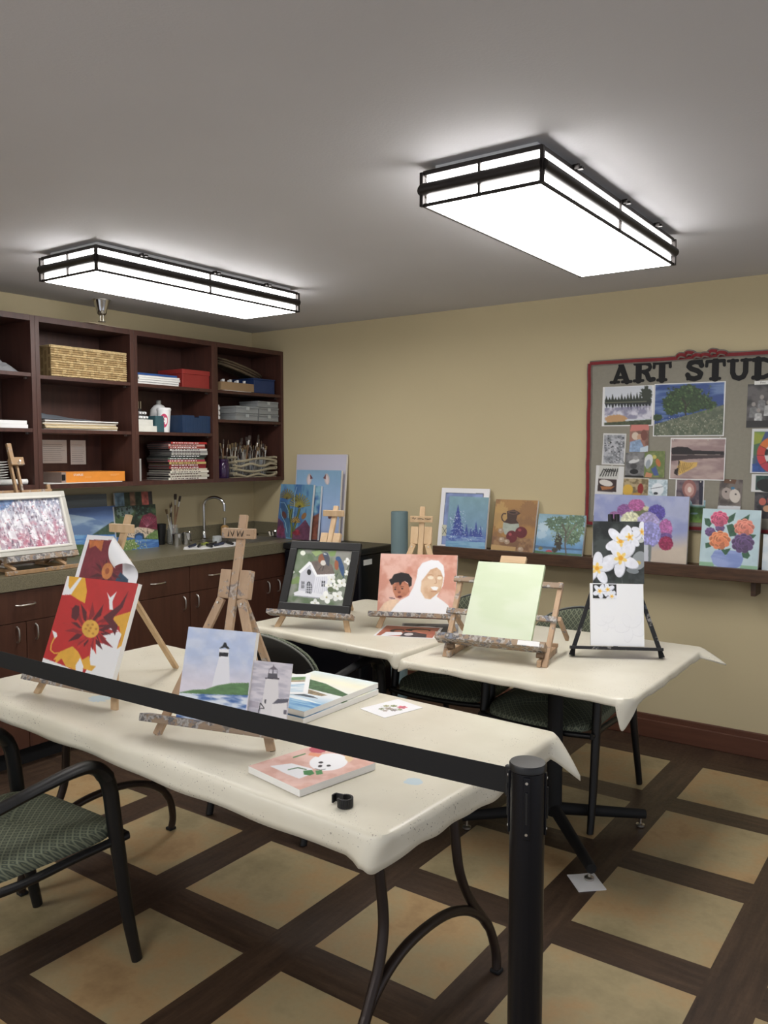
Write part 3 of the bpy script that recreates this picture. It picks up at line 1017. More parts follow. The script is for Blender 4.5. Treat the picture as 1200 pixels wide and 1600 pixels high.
def make_chair(label):
    t = thing('armchair', label, 'chair', group='black armchairs with green diamond upholstery')
    rounded_slab(0.228, 0.258, -0.225, 0.300, 0.412, 0.455, 0.014).build('seat', M['fabric'], t, smooth=True)
    back_pad(0.005, -0.232, 0.034).build('backrest', M['fabric'], t, smooth=True)
    sh = back_pad(0.0, -0.262, 0.018).build('back_shell', M['black'], t, smooth=True)
    # piping along the arch
    pp = []
    for k in range(25):
        a = PI * k / 24
        c_ = math.cos(a)
        x = 0.256 * c_; f_ = 0.45 + 0.55 * (max(0, 1 - (abs(c_)) ** 2)) ** (1 / 2.3)
        z_ = 0.50 + 0.325 * f_
        pp.append((x, -0.262 - 0.13 * (z_ - 0.45) + 0.05 * (x / 0.25) ** 2 - 0.004, z_))
    o = MB().tube(pp, 0.004, 8, side=(0, 1, 0)).build('piping', plain((120, 122, 116), 0.5), t, smooth=True)
    fr = M['black']
    for s_ in (-1, 1):
        p = [(s_ * 0.268, 0.305, 0.002), (s_ * 0.266, 0.275, 0.16), (s_ * 0.264, 0.255, 0.32), (s_ * 0.262, 0.238, 0.46), (s_ * 0.262, 0.225, 0.57), (s_ * 0.264, 0.205, 0.622)]
        MB().tube(p, [0.018, 0.021, 0.023, 0.025, 0.025, 0.024], 12, smooth=4, sx=0.75, side=(1, 0, 0)).build('leg', fr, t, smooth=True)
        p = [(s_ * 0.264, 0.208, 0.615), (s_ * 0.264, 0.178, 0.650), (s_ * 0.266, 0.12, 0.664), (s_ * 0.268, 0.0, 0.652), (s_ * 0.268, -0.13, 0.632), (s_ * 0.262, -0.225, 0.615), (s_ * 0.252, -0.262, 0.608)]
        MB().tube(p, [0.023, 0.020, 0.017, 0.015, 0.015, 0.015, 0.014], 12, smooth=4, sx=1.6, side=(1, 0, 0)).build('armrest', fr, t, smooth=True)
        p = [(s_ * 0.262, -0.335, 0.002), (s_ * 0.258, -0.295, 0.16), (s_ * 0.252, -0.262, 0.32), (s_ * 0.250, -0.25, 0.45), (s_ * 0.250, -0.255, 0.60), (s_ * 0.245, -0.275, 0.70)]
        MB().tube(p, [0.018, 0.020, 0.022, 0.022, 0.018, 0.013], 12, smooth=4, sx=0.75, side=(1, 0, 0)).build('leg', fr, t, smooth=True)
        p = [(s_ * 0.258, 0.288, 0.404), (s_ * 0.252, 0.12, 0.400), (s_ * 0.252, -0.06, 0.395), (s_ * 0.250, -0.245, 0.41)]
        MB().tube(p, 0.013, 10, smooth=4, side=(1, 0, 0)).build('seat_rail', fr, t, smooth=True)
    p = [(-0.255, 0.285, 0.405), (-0.15, 0.298, 0.400), (0, 0.302, 0.398), (0.15, 0.298, 0.400), (0.255, 0.285, 0.405)]
    MB().tube(p, 0.012, 10, smooth=4, side=(0, 1, 0)).build('front_rail', fr, t, smooth=True)
    return t
ch = make_chair('black armchair with green diamond seat in the left foreground, cut off by the frame')
ch.location = (-0.062, -0.68, 0); ch.rotation_euler = (0, 0, 0)
dup(ch, (-0.14, 0.82, 0), R(2), 'armchair seen from behind between the front table and the birdhouse table, black shell back')
dup(ch, (0.765, 1.56, 0), R(180), 'armchair with green rounded back behind the black easel, facing the camera')
dup(ch, (0.20, 1.66, 0), R(183), 'armchair mostly hidden behind the portrait and the pale green canvas')

# ------------------------------------------------------------------ rope barrier
def stanchion(x, y, label):
    t = thing('barrier_post', label, 'barrier post', (x, y, 0), 0, 'black belt barrier posts')
    MB().lathe([(0.175, 0.0), (0.178, 0.006), (0.172, 0.014), (0.10, 0.028), (0.045, 0.036)], seg=40).build('base', M['black'], t, smooth=True)
    MB().lathe([(0.0325, 0.034), (0.0325, 0.985)], seg=40).build('post', M['blacksatin'], t, smooth=True)
    MB().lathe([(0.0325, 0.9855), (0.0342, 0.987), (0.0342, 0.9975), (0.0325, 1.0), (0.001, 1.0006)], seg=40).build('cap', M['black'], t, smooth=True)
    for a_ in (45 + 248, 45 + 158, 45 + 338, 45 + 68):
        a = R(a_)
        def T(p, a=a):
            return Vector((math.cos(a) * p.x - math.sin(a) * p.y, math.sin(a) * p.x + math.cos(a) * p.y, p.z))
        pl = MB().box(0.0315, 0.0355, -0.0065, 0.0065, 0.865, 0.982, T=T).build('clip_plate', M['blacksatin'], t, bevel=0.0015)
        MB().box(0.0356, 0.0380, -0.0022, 0.0022, 0.895, 0.955, T=T).build('slot', M['black'], pl, bevel=0.001)
        for z_ in (0.876, 0.972):
            MB().tube([T(Vector((0.0354, 0, z_))), T(Vector((0.0368, 0, z_)))], 0.0028, 8, side=(0, 0, 1)).build('screw', M['nickel'], pl)
    return t
SX, SY = 1.612, -0.572
stanchion(SX, SY, 'black belt barrier post standing at the end of the front table')
stanchion(-1.30, SY, 'black belt barrier post beyond the left edge of the photo')
t = thing('barrier_belt', 'black retractable belt stretched across the front table', 'belt', (SX - 0.033, SY, 0.93))
n = 40
vs = []; fs = []
Lb = (SX - 0.033) - (-1.30 + 0.036)
for i in range(n + 1):
    f_ = i / n
    x = -f_ * Lb
    sag = -0.022 * 4 * f_ * (1 - f_)
    for (dy, z_) in ((-0.0006, 0.0), (0.0006, 0.0), (0.0006, 0.0505), (-0.0006, 0.0505)):
        vs.append((x, dy + 0.001 * math.sin(f_ * 9), z_ + sag))
for i in range(n):
    for k in range(4):
        k2 = (k + 1) % 4
        fs.append((i * 4 + k, i * 4 + k2, (i + 1) * 4 + k2, (i + 1) * 4 + k))
fs += [(3, 2, 1, 0), (n * 4, n * 4 + 1, n * 4 + 2, n * 4 + 3)]
MB().add(vs, fs).build('webbing', M['blackmatte'], t)
MB().box(-0.012, 0.0, -0.005, 0.005, -0.004, 0.055).build('belt_end', M['black'], t, bevel=0.002)
# ------------------------------------------------------------------ things in the open wall cabinets
rnd = random.Random(5)
ORD = ('first', 'second', 'third', 'fourth', 'fifth', 'sixth', 'seventh', 'eighth')
def jar(t, r_, h, mat, wall=0.002, neck=None):
    p = [(r_ * 0.9, 0), (r_, 0.004), (r_, h * 0.8)]
    if neck:
        p += [(neck, h * 0.88), (neck, h)]
        q = [(neck - wall, h), (neck - wall, h * 0.88), (r_ - wall, h * 0.79), (r_ - wall, 0.006)]
    else:
        p += [(r_, h)]; q = [(r_ - wall, h), (r_ - wall, 0.006)]
    return MB().lathe(p + q + [(0.001, 0.005)], seg=20).build('jar_wall', mat, t, smooth=True)
def slab_thing(name, mat, label, cat, x, y, z, dx, dy, dz, rz=0, group=None, bevel=0.001, tilt=None):
    o = MB().box(-dx / 2, dx / 2, -dy / 2, dy / 2, 0, dz).build(name, mat, None, bevel, loc=(x, y, z), rot=tilt or (0, 0, rz))
    return tag(o, label, cat, group)
S1, S2, S3, S4 = SH[1], SH[2], SH[3], SH[4]
FX = -1.872
slab_thing('cardboard_strip', plain((190, 176, 150), 0.7), 'thin beige cardboard strip lying on top of the wall cabinets under the sprinkler', 'cardboard', -1.93, 1.06, 2.3035, 0.17, 0.24, 0.004, R(8))
# column one
t = thing('crumpled_bag', 'crumpled grey plastic bag on the top shelf of the leftmost wall cabinet', 'bag', (-1.96, 0.44, S1[0] + 0.001))
mb = MB(); vs = []; fs = []
for i in range(9):
    for j in range(9):
        u, v = i / 8 * 2 - 1, j / 8 * 2 - 1
        vs.append((u * 0.07, v * 0.13 , max(0.0, 0.07 * (1 - u * u) * (1 - v * v) * (0.6 + 0.8 * rnd.random()))))
for i in range(8):
    for j in range(8):
        a = i * 9 + j; fs.append((a, a + 9, a + 10, a + 1))
mb.add(vs, fs).build('bag_body', plain((140, 142, 145), 0.4), t, solid=0.002)
for k in range(2):
    slab_thing('blank_canvas', M['white'], ('white blank canvas panel lying %s on the middle shelf of the leftmost wall cabinet' % ('underneath', 'on top')[k]), 'canvas', -1.99, 0.42 - 0.006 * k, S1[1] + 0.0005 + k * 0.0205, 0.24, 0.34, 0.02, group='blank canvases in the leftmost cabinet')
t = thing('paper_roll', 'white roll of paper lying on the lowest shelf of the leftmost wall cabinet', 'paper roll', (-1.90, 0.40, S1[2] + 0.016))
MB().tube([(0, -0.20, 0), (0, 0.19, 0)], 0.0155, 16, side=(0, 0, 1)).build('roll_body', M['paper'], t, smooth=True)
t = thing('coffee_filter_stack', 'stack of white fluted coffee filters on the lowest shelf of the leftmost cabinet', 'coffee filters', (-2.02, 0.44, S1[2]))
for k in range(9):
    pr = []
    vs = []; n_ = 48
    z_ = 0.0005 + k * 0.014
    for (r0, zz) in ((0.055, z_), (0.102 + rnd.uniform(-0.004, 0.004), z_ + 0.011), (0.098, z_ + 0.0125), (0.05, z_ + 0.0025)):
        for q in range(n_):
            a = 2 * PI * q / n_
            rr = r0 * (1 + (0.02 if q % 2 else -0.02))
            vs.append((rr * math.cos(a), rr * math.sin(a), zz))
    fs = []
    for l in range(3):
        for q in range(n_):
            q2 = (q + 1) % n_
            fs.append((l * n_ + q, l * n_ + q2, (l + 1) * n_ + q2, (l + 1) * n_ + q))
    fs.append(tuple(range(n_))[::-1]); fs.append(tuple(3 * n_ + q for q in range(n_)))
    MB().add(vs, fs).build('filter', M['paper'], t)

# column two
t = thing('wicker_basket', 'rectangular light wicker basket on the top shelf beside the ceiling sprinkler', 'basket', (-1.975, 0.985, S2[0] + 0.001))
bk = MB()
hy, hx_, h = 0.247, 0.10, 0.165
e = 0.008
bk.box(-hx_, hx_, -hy, -hy + e, 0, h).box(-hx_, hx_, hy - e, hy, 0, h).box(-hx_, -hx_ + e, -hy + e, hy - e, 0, h).box(hx_ - e, hx_, -hy + e, hy - e, 0, h).box(-hx_ + e, hx_ - e, -hy + e, hy - e, 0, e)
bk.build('basket_wall', M['wicker'], t)
m_str = plain((196, 172, 126), 0.7, 0, 0.2, 60); m_str2 = plain((168, 142, 98), 0.7, 0, 0.2, 60)
wv = MB()
for r_i in range(13):
    z_ = 0.007 + r_i * 0.0127
    for q in range(22):
        y0 = -hy + q * (2 * hy / 22); y1 = y0 + 2 * hy / 22
        b0 = 0.005 if (q // 2 + r_i // 3) % 2 else 0.0
        wv.tube([(hx_ + 0.001, y0, z_), (hx_ + 0.003 + b0, (y0 + y1) / 2, z_ + rnd.uniform(-0.001, 0.001)), (hx_ + 0.001, y1, z_)], 0.0060, 6, mi=(r_i % 3 == 0) * 1 or (q % 2) * ((q // 2 + r_i // 3) % 2), side=(0, 0, 1), cap=False)
wv.build('woven_strands', [m_str2, m_str], t)
MB().tube([(hx_, -hy, h), (hx_, hy, h), (-hx_, hy, h), (-hx_, -hy, h), (hx_, -hy, h)], 0.007, 8, side=(0, 0, 1)).build('rim', m_str, t)
t = thing('black_bundle', 'black cloth bundle heaped inside the wicker basket', 'cloth', (-1.99, 0.95, S2[0] + 0.02))
MB().lathe([(0.07, 0), (0.085, 0.08), (0.08, 0.14), (0.05, 0.165), (0.01, 0.17)], seg=14).build('bundle_body', M['blackmatte'], t, smooth=True)
papcol = [(225, 222, 214), (206, 186, 146), (226, 214, 186), (190, 168, 130), (214, 206, 190), (160, 150, 138), (225, 225, 222)]
for k, c in enumerate(papcol):
    nm = ['white', 'tan', 'cream', 'brown', 'pale grey', 'grey', 'white'][k]
    wh = ['at the bottom', 'second from the bottom', 'third from the bottom', 'in the middle', 'third from the top', 'second from the top', 'on top'][k]
    slab_thing('paper_folder', plain(c, 0.7), '%s paper folder, %s of the stack below the wicker basket' % (nm, wh), 'folder', -1.985 + rnd.uniform(-0.01, 0.01), 0.925 + rnd.uniform(-0.012, 0.012), S2[1] + 0.0005 + k * 0.0075, 0.225, 0.47, 0.0065, R(rnd.uniform(-1.2, 1.2)), 'paper folders below the basket')
t = thing('folded_cloth', 'grey crumpled cloth on top of the paper folder stack', 'cloth', (-1.96, 0.80, S2[1] + 0.054))
vs = []; fs = []
for i in range(13):
    for j in range(9):
        u, v = i / 12, j / 8
        z_ = 0.046 * max(0, 1 - u * 1.05) * math.sin(PI * min(1, 0.25 + v)) + 0.006 * rnd.random() + 0.001
        vs.append(((v - 0.5) * 0.17, (u - 0.38) * 0.35, z_))
for i in range(12):
    for j in range(8):
        a = i * 9 + j; fs.append((a, a + 1, a + 10, a + 9))
MB().add(vs, fs).build('cloth_body', plain((96, 102, 110), 0.8), t, smooth=True, solid=0.002)
for (y0, y1, z0, z1, lb) in ((0.837, 1.005, 1.511, 1.647, 'wide white note sheet taped inside the cabinet above the orange box'), (1.03, 1.135, 1.502, 1.647, 'narrow white note sheet taped inside the cabinet above the orange box')):
    t = thing('note_sheet', lb, 'note', (-2.1490, (y0 + y1) / 2, z0), 0, 'taped note sheets')
    MB().box(0, 0.0006, -(y1 - y0) / 2, (y1 - y0) / 2, 0, z1 - z0).build('sheet', M['paper'], t)
    ln = MB()
    for k in range(9):
        zz = (z1 - z0) * (0.12 + 0.085 * k)
        ln.box(0.00065, 0.0009, -(y1 - y0) / 2 * 0.85, (y1 - y0) / 2 * rnd.uniform(0.5, 0.85), zz, zz + 0.0018)
    ln.build('ruled_writing', plain((150, 150, 155), 0.7), t)
slab_thing('loose_papers', M['paper'], 'thin loose white papers under the orange box', 'papers', -1.97, 0.93, S2[2] + 0.0005, 0.22, 0.50, 0.004, R(1.5))
t = thing('divider_box', 'flat orange stationery box with white lettering in the wall cabinet', 'box', (-1.985, 0.995, S2[2] + 0.005))
hx_, hy, h = 0.112, 0.212, 0.058
MB().box(-hx_, hx_, -hy, hy, 0.0002, h).build('box_body', plain((222, 140, 52), 0.5), t, bevel=0.001)
MB().box(-hx_ - 0.0006, hx_ + 0.0006, -hy - 0.0006, -hy + 0.028, 0.0, h + 0.0006).build('end_panel', plain((150, 130, 120), 0.5), t)
MB().box(hx_ + 0.0008, hx_ + 0.0014, -hy + 0.001, -hy + 0.023, 0.012, h - 0.012).build('dark_patch', M['black'], t)
def wall_text(txt, size, x, y, z, mat, parent, name='lettering'):
    vs, fs = text_verts(txt, size)
    return MB().add([(x + v.z, y + v.x, z + v.y) for v in vs], fs).build(name, mat, parent)
wall_text('STAPLES', 0.017, hx_ + 0.0010, -0.105, 0.036, M['white'], t, 'brand_lettering')
MB().box(hx_ + 0.0003, hx_ + 0.0008, -0.062, -0.02, 0.028, 0.0295).box(hx_ + 0.0003, hx_ + 0.0008, 0.11, 0.17, 0.04, 0.0412).box(hx_ + 0.0003, hx_ + 0.0008, 0.11, 0.15, 0.034, 0.0352).build('fine_print', plain((245, 200, 150), 0.5), t)

# column three
for k, (c, nm) in enumerate([((232, 232, 232), 'white'), ((225, 226, 230), 'white'), ((236, 236, 236), 'white'), ((225, 225, 228), 'white'), ((52, 92, 158), 'blue')]):
    wh = ['bottom', 'second from the bottom', 'middle', 'second from the top', 'top'][k]
    t = thing('notebook', '%s %s of the small pile beside the red box' % (('thin blue notebook,' if k == 4 else 'thin white pad,'), wh), 'notebook', (-1.975 + rnd.uniform(-0.006, 0.004), 1.475 + rnd.uniform(-0.008, 0.008) - (0.01 if k == 4 else 0), S3[0] + 0.0006 + k * 0.0135), R(rnd.uniform(-1.5, 1.5)), 'pads beside the red box')
    MB().box(-0.105, 0.105, -0.158, 0.158, 0.0015, 0.0105).build('pages', M['paper'] if k < 4 else plain((46, 84, 146), 0.5), t)
    MB().box(-0.106, 0.106, -0.16, 0.16, 0.0, 0.0014).box(-0.106, 0.106, -0.16, 0.16, 0.0106, 0.012).build('covers', plain(c, 0.5), t)
t = thing('red_box', 'plain red box on the top shelf next to the pads', 'box', (-1.985, 1.775, S3[0] + 0.0005))
MB().box(-0.115, 0.115, -0.115, 0.115, 0, 0.085).build('box_body', plain((142, 46, 42), 0.5), t, bevel=0.002)
MB().box(-0.118, 0.118, -0.118, 0.118, 0.0852, 0.115).build('lid', plain((148, 48, 44), 0.5), t, bevel=0.002)
slab_thing('white_box', plain((225, 224, 215), 0.6), 'low white box, the lower one under the bag of paint tubes', 'box', -1.965, 1.375, S3[1] + 0.0005, 0.19, 0.15, 0.036, 0, 'white boxes under the tubes')
slab_thing('white_box', plain((218, 218, 210), 0.6), 'low white box, the upper one under the bag of paint tubes', 'box', -1.965, 1.365, S3[1] + 0.0372, 0.17, 0.125, 0.038, R(2), 'white boxes under the tubes')
for k in range(7):
    y_, x_, z_ = 1.335 + 0.022 * (k % 4), -1.90 + rnd.uniform(-0.01, 0), S3[1] + 0.0895 + 0.026 * (k // 4)
    t = thing('paint_tube', 'silver paint tube in the heap on the white boxes, %s row, %s from left' % (('lower', 'upper')[k // 4], ORD[k % 4]), 'paint tube', (x_, y_ + (0.011 if k > 3 else 0), z_), R(rnd.uniform(-14, 14)), 'silver paint tubes on the white boxes')
    MB().tube([(0.0, 0, 0), (-0.03, 0, 0.0), (-0.10, 0, 0.0)], [0.0105, 0.0115, 0.006], 12, side=(0, 1, 0)).build('tube_body', plain((190, 195, 198), 0.3, 0.7), t, smooth=True)
    MB().tube([(0.0005, 0, 0), (0.012, 0, 0)], 0.007, 10, side=(0, 1, 0)).build('cap', M['white'], t, smooth=True)
for k in range(6):
    t = thing('palette_knife', 'slim silver palette knife, %s from left behind the paint tubes' % ORD[k], 'palette knife', (-1.99, 1.335 + 0.018 * k, S3[1] + 0.0765), R(rnd.uniform(-20, 20)), 'palette knives behind the tubes')
    MB().tube([(0, 0, 0), (0, rnd.uniform(-0.012, 0.012), 0.07)], 0.004, 6).build('knife_handle', M['black'], t)
    MB().box(-0.0005, 0.0005, -0.004, 0.004, 0.07, 0.115).build('blade', M['nickel'], t)
slab_thing('teal_tin', plain((58, 92, 100), 0.45), 'dark teal box standing left of the paper cup', 'box', -1.935, 1.478, S3[1] + 0.0005, 0.12, 0.066, 0.10)
t = thing('paper_cup', 'tall white paper cup with pink round emblem and white lid', 'cup', (-1.905, 1.535, S3[1] + 0.0005))
MB().lathe([(0.033, 0), (0.043, 0.135)], seg=28).build('cup_body', M['white'], t, smooth=True)
MB().lathe([(0.0455, 0.1352), (0.0455, 0.145), (0.041, 0.152), (0.038, 0.153)], seg=28).build('lid', M['white'], t, smooth=True)
vs = []; fs = []
# the emblem wraps the cup
n_ = 20
def cupp(a, z_, e_=0.0006):
    r_ = 0.033 + 0.010 * z_ / 0.135 + e_
    return (r_ * math.cos(a), r_ * math.sin(a), z_)
def wrap_poly(pts, e_, mat, name, parent):
    c_ = (sum(p[0] for p in pts) / len(pts), sum(p[1] for p in pts) / len(pts))
    vs = [cupp(c_[0], c_[1], e_)] + [cupp(p[0], p[1], e_) for p in pts]
    fs = [(0, i + 1, (i + 1) % len(pts) + 1) for i in range(len(pts))]
    return MB().add(vs, fs).build(name, mat, parent)
ce = R(-38)
em = wrap_poly([(ce + 0.62 * math.cos(2 * PI * k / n_), 0.072 + 0.043 * math.sin(2 * PI * k / n_)) for k in range(n_)], 0.0008, plain((196, 60, 100), 0.5), 'emblem', t)
for (da, dz, w_, h_) in ((-0.22, 0.022, 0.20, 0.006), (0.15, 0.012, 0.14, 0.008), (-0.05, -0.004, 0.22, 0.006), (0.2, -0.016, 0.12, 0.008), (-0.2, -0.022, 0.14, 0.006)):
    wrap_poly([(ce + da + w_ * math.cos(2 * PI * k / 10), 0.072 + dz + h_ * math.sin(2 * PI * k / 10)) for k in range(10)], 0.0013, M['white'], 'emblem_mark', em)
t = thing('white_jug', 'round white plastic bottle with grey cap behind the paper cup', 'bottle', (-2.03, 1.60, S3[1] + 0.0005))
MB().lathe([(0.045, 0), (0.055, 0.01), (0.058, 0.11), (0.052, 0.15), (0.03, 0.175), (0.014, 0.182)], seg=24).build('bottle_body', M['white'], t, smooth=True)
MB().lathe([(0.015, 0.1825), (0.015, 0.205), (0.012, 0.207)], seg=16).build('cap', plain((150, 150, 145), 0.5), t, smooth=True)
t = thing('blue_crate', 'dark blue ribbed plastic crate at the right end of the middle shelf', 'crate', (-1.975, 1.775, S3[1] + 0.0005))
hx_, hy, h = 0.105, 0.118, 0.112
cr = MB()
e = 0.004
cr.box(-hx_, hx_, -hy, -hy + e, 0, h).box(-hx_, hx_, hy - e, hy, 0, h).box(-hx_, -hx_ + e, -hy + e, hy - e, 0, h).box(hx_ - e, hx_, -hy + e, -0.02, 0, h).box(hx_ - e, hx_, 0.02, hy - e, 0, h).box(hx_ - e, hx_, -0.02, 0.02, 0, h - 0.014).box(-hx_ + e, hx_ - e, -hy + e, hy - e, 0, e)
for k in range(12):
    y_ = -hy + 0.012 + k * 0.0194
    cr.box(hx_, hx_ + 0.002, y_, y_ + 0.006, 0.004, h - 0.016)
cr.build('crate_body', plain((32, 56, 88), 0.45), t, bevel=0.001)
spines = [((176, 44, 44), 'red'), ((214, 176, 168), 'pale pink'), ((150, 60, 52), 'brick red'), ((222, 220, 214), 'white and black'), ((150, 150, 148), 'grey'),
          ((190, 190, 182), 'light grey'), ((40, 46, 44), 'black'), ((92, 110, 96), 'grey-green'), ((170, 58, 78), 'crimson'), ((196, 176, 110), 'yellow and blue'),
          ((120, 30, 36), 'dark red'), ((140, 36, 40), 'deep red'), ((208, 198, 180), 'beige'), ((226, 222, 208), 'cream'), ((214, 208, 196), 'ivory with a red end'), ((190, 186, 172), 'stone'), ((228, 224, 212), 'off-white')]
N = len(spines)
ords = ['topmost', 'second from top', 'third from top', 'fourth from top', 'fifth from top', 'sixth from top', 'seventh from top', 'eighth from top', 'ninth from top', 'tenth from top', 'eleventh from top', 'twelfth from top', 'fifth from bottom', 'fourth from bottom', 'third from bottom', 'second from bottom', 'bottommost']
for i, (c, nm) in enumerate(spines):
    k = N - 1 - i
    z_ = S3[2] + 0.0006 + k * 0.0142
    dy = rnd.uniform(-0.012, 0.012)
    t = thing('magazine', '%s spined magazine, %s of the wall cabinet stack' % (nm, ords[i]), 'magazine', (-1.977 + rnd.uniform(-0.006, 0.004), 1.70 + dy, z_), R(rnd.uniform(-1.2, 1.2)), 'stacked magazines in the wall cabinet')
    w_ = 0.152 if i < 13 else 0.162
    MB().box(-0.104, 0.1045, -w_ + 0.003, w_ - 0.003, 0.0012, 0.0122).build('pages', plain((92, 88, 86), 0.7) if i % 3 else plain((54, 52, 54), 0.6), t)
    MB().box(-0.106, 0.106, -w_, w_, 0, 0.0011).box(-0.106, 0.106, -w_, w_, 0.0123, 0.0134).box(0.1046, 0.1062, -w_, w_, 0.0011, 0.0123).build('cover', plain(c, 0.4), t)
    tm = M['white'] if sum(c) < 420 else plain((70, 40, 40), 0.6)
    sm = MB()
    y_ = -w_ * 0.9
    while y_ < w_ * 0.5:
        L_ = rnd.uniform(0.006, 0.02)
        sm.box(0.1063, 0.1067, y_, y_ + L_, 0.004, 0.0095); y_ += L_ + rnd.uniform(0.003, 0.012)
    sm.build('spine_marks', tm, t)
slab_thing('thin_book', plain((170, 170, 165), 0.6), 'thin upright grey book left of the magazine stack', 'book', -1.965, 1.318, S3[2] + 0.0005, 0.19, 0.016, 0.135)

# column four
t = thing('cardboard_tray', 'low brown cardboard tray of small bottles on the corner top shelf', 'tray', (-1.935, 2.145, S4[0] + 0.004))
hx_, hy, h = 0.07, 0.155, 0.055
MB().box(-hx_, hx_, -hy, -hy + 0.003, 0, h).box(-hx_, hx_, hy - 0.003, hy, 0, h).box(-hx_, -hx_ + 0.003, -hy + 0.003, hy - 0.003, 0, h).box(hx_ - 0.003, hx_, -hy + 0.003, hy - 0.003, 0, h).box(-hx_ + 0.003, hx_ - 0.003, -hy + 0.003, hy - 0.003, 0, 0.003).build('tray_body', M['cardboard'], t)
slab_thing('paper_sheet', M['paper'], 'white sheet of paper under the cardboard tray of bottles', 'paper', -1.935, 2.14, S4[0] + 0.0005, 0.15, 0.26, 0.003, R(2))
for k in range(8):
    t = thing('paint_bottle', 'small white-capped paint bottle, %s from the left in the cardboard tray' % ORD[k], 'bottle', (-1.96 + 0.05 * (k % 2), 2.02 + 0.033 * k, S4[0] + 0.0075), 0, 'small bottles in the cardboard tray')
    c = [(200, 200, 195), (120, 110, 96), (185, 190, 190), (90, 100, 96)][k % 4]
    MB().lathe([(0.013, 0), (0.014, 0.05), (0.009, 0.057)], seg=12).build('bottle_body', plain(c, 0.4), t, smooth=True)
    MB().lathe([(0.0105, 0.0573), (0.0105, 0.073), (0.009, 0.074)], seg=12).build('cap', M['white'], t, smooth=True)
t = thing('blue_bin', 'dark blue plastic box on the corner top shelf', 'box', (-1.995, 2.40, S4[0] + 0.0005))
MB().box(-0.125, 0.118, -0.085, 0.125, 0, 0.095).build('box_body', plain((34, 54, 98), 0.45), t, bevel=0.004)
MB().box(-0.128, 0.121, -0.088, 0.128, 0.0953, 0.105).build('lid', plain((36, 57, 102), 0.45), t, bevel=0.003)
t = thing('wicker_tray', 'oval dark wicker tray resting tilted over the blue box', 'tray', (-2.03, 2.31, S4[0] + 0.150))
t.rotation_euler = (R(-14), R(8), 0)
mw = plain((96, 82, 62), 0.8, 0, 0.25, 70)
for (k, q, zz, rr_) in ((0.92, 1.0, 0.0, 0.010), (1.0, 1.0, 0.018, 0.006), (1.03, 1.03, 0.034, 0.007)):
    MB().tube([(0.10 * k * math.cos(a), 0.205 * q * math.sin(a), zz) for a in [2 * PI * i / 28 for i in range(29)]], rr_, 6, side=(0, 0, 1)).build('woven_ring', mw, t)
MB().lathe([(0.098, -0.006), (0.098, 0.002)], seg=28, T=lambda p: Vector((p.x, p.y * 2.05, p.z))).build('tray_floor', mw, t)
for k in range(3):
    t = thing('small_bottle', 'small white bottle, %s of the pile at the left of the clear boxes' % ('bottom', 'middle', 'top')[k], 'bottle', (-1.885, 1.974, S4[1] + 0.0005 + k * 0.0325), 0, 'piled small white bottles')
    MB().lathe([(0.015, 0), (0.016, 0.003), (0.016, 0.020), (0.012, 0.023)], seg=14).build('pot', M['white'], t, smooth=True)
    MB().lathe([(0.0125, 0.0232), (0.0125, 0.0315)], seg=14).build('cap', plain((200, 196, 190), 0.5), t, smooth=True)
for (y0, y1, z0, h, x_, lb) in ((2.12, 2.338, 0, 0.048, -1.955, 'clear plastic organiser box, lower left of the group on the corner shelf'), (2.12, 2.338, 0.0495, 0.048, -1.95, 'clear plastic organiser box, upper left of the group on the corner shelf'),
                         (2.345, 2.552, 0, 0.048, -1.955, 'clear plastic organiser box, bottom right of the group on the corner shelf'), (2.345, 2.552, 0.0495, 0.048, -1.955, 'clear plastic organiser box, middle right of the group on the corner shelf'), (2.335, 2.550, 0.099, 0.042, -1.955, 'clear plastic organiser box, topmost of the group on the corner shelf')):
    t = thing('organiser_box', lb, 'box', (x_, (y0 + y1) / 2, S4[1] + 0.0005 + z0), 0, 'clear organiser boxes')
    hy = (y1 - y0) / 2 - 0.002
    MB().box(-0.09, 0.09, -hy, hy, 0, h * 0.72).build('tray', M['plastic'], t, bevel=0.003)
    MB().box(-0.092, 0.092, -hy - 0.0015, hy + 0.0015, h * 0.725, h).build('lid', M['plastic'], t, bevel=0.002)
    MB().box(0.0925, 0.096, -0.015, 0.015, h * 0.45, h * 0.9).build('latch', plain((170, 175, 175), 0.3), t, bevel=0.001)
    MB().box(-0.08, 0.08, -hy + 0.01, hy - 0.01, 0.004, h * 0.5).build('contents', plain((120, 122, 118), 0.6, 0, 0.4, 60), t)

def make_brush(L, hc, bc, kind, group, label, ferr=0.028, r_=0.0034):
    t = thing('paintbrush', label, 'paintbrush', (0, 0, 0), 0, group)
    b_ = MB()
    b_.tube([(0, 0, 0), (0, 0, L * 0.45), (0, 0, L * 0.72)], [r_ * 0.6, r_ * 1.1, r_ * 0.95], 7, mi=0)
    b_.tube([(0, 0, L * 0.72), (0, 0, L * 0.72 + ferr)], [r_ * 1.05, r_ * 1.25], 7, mi=1, sx=1.3 if kind == 'flat' else 1)
    if kind == 'flat':
        b_.tube([(0, 0, L * 0.72 + ferr), (0, 0, L * 0.72 + ferr + 0.016), (0, 0, L * 0.72 + ferr + 0.030)], [r_ * 1.2, r_ * 1.5, r_ * 1.3], 7, mi=2, sx=1.9)
    else:
        b_.tube([(0, 0, L * 0.72 + ferr), (0, 0, L * 0.72 + ferr + 0.012), (0, 0, L * 0.72 + ferr + 0.030)], [r_ * 1.1, r_ * 1.3, r_ * 0.2], 7, mi=2)
    b_.build('brush_body', [plain(hc, 0.4), M['nickel'], plain(bc, 0.8)], t, smooth=True)
    return t
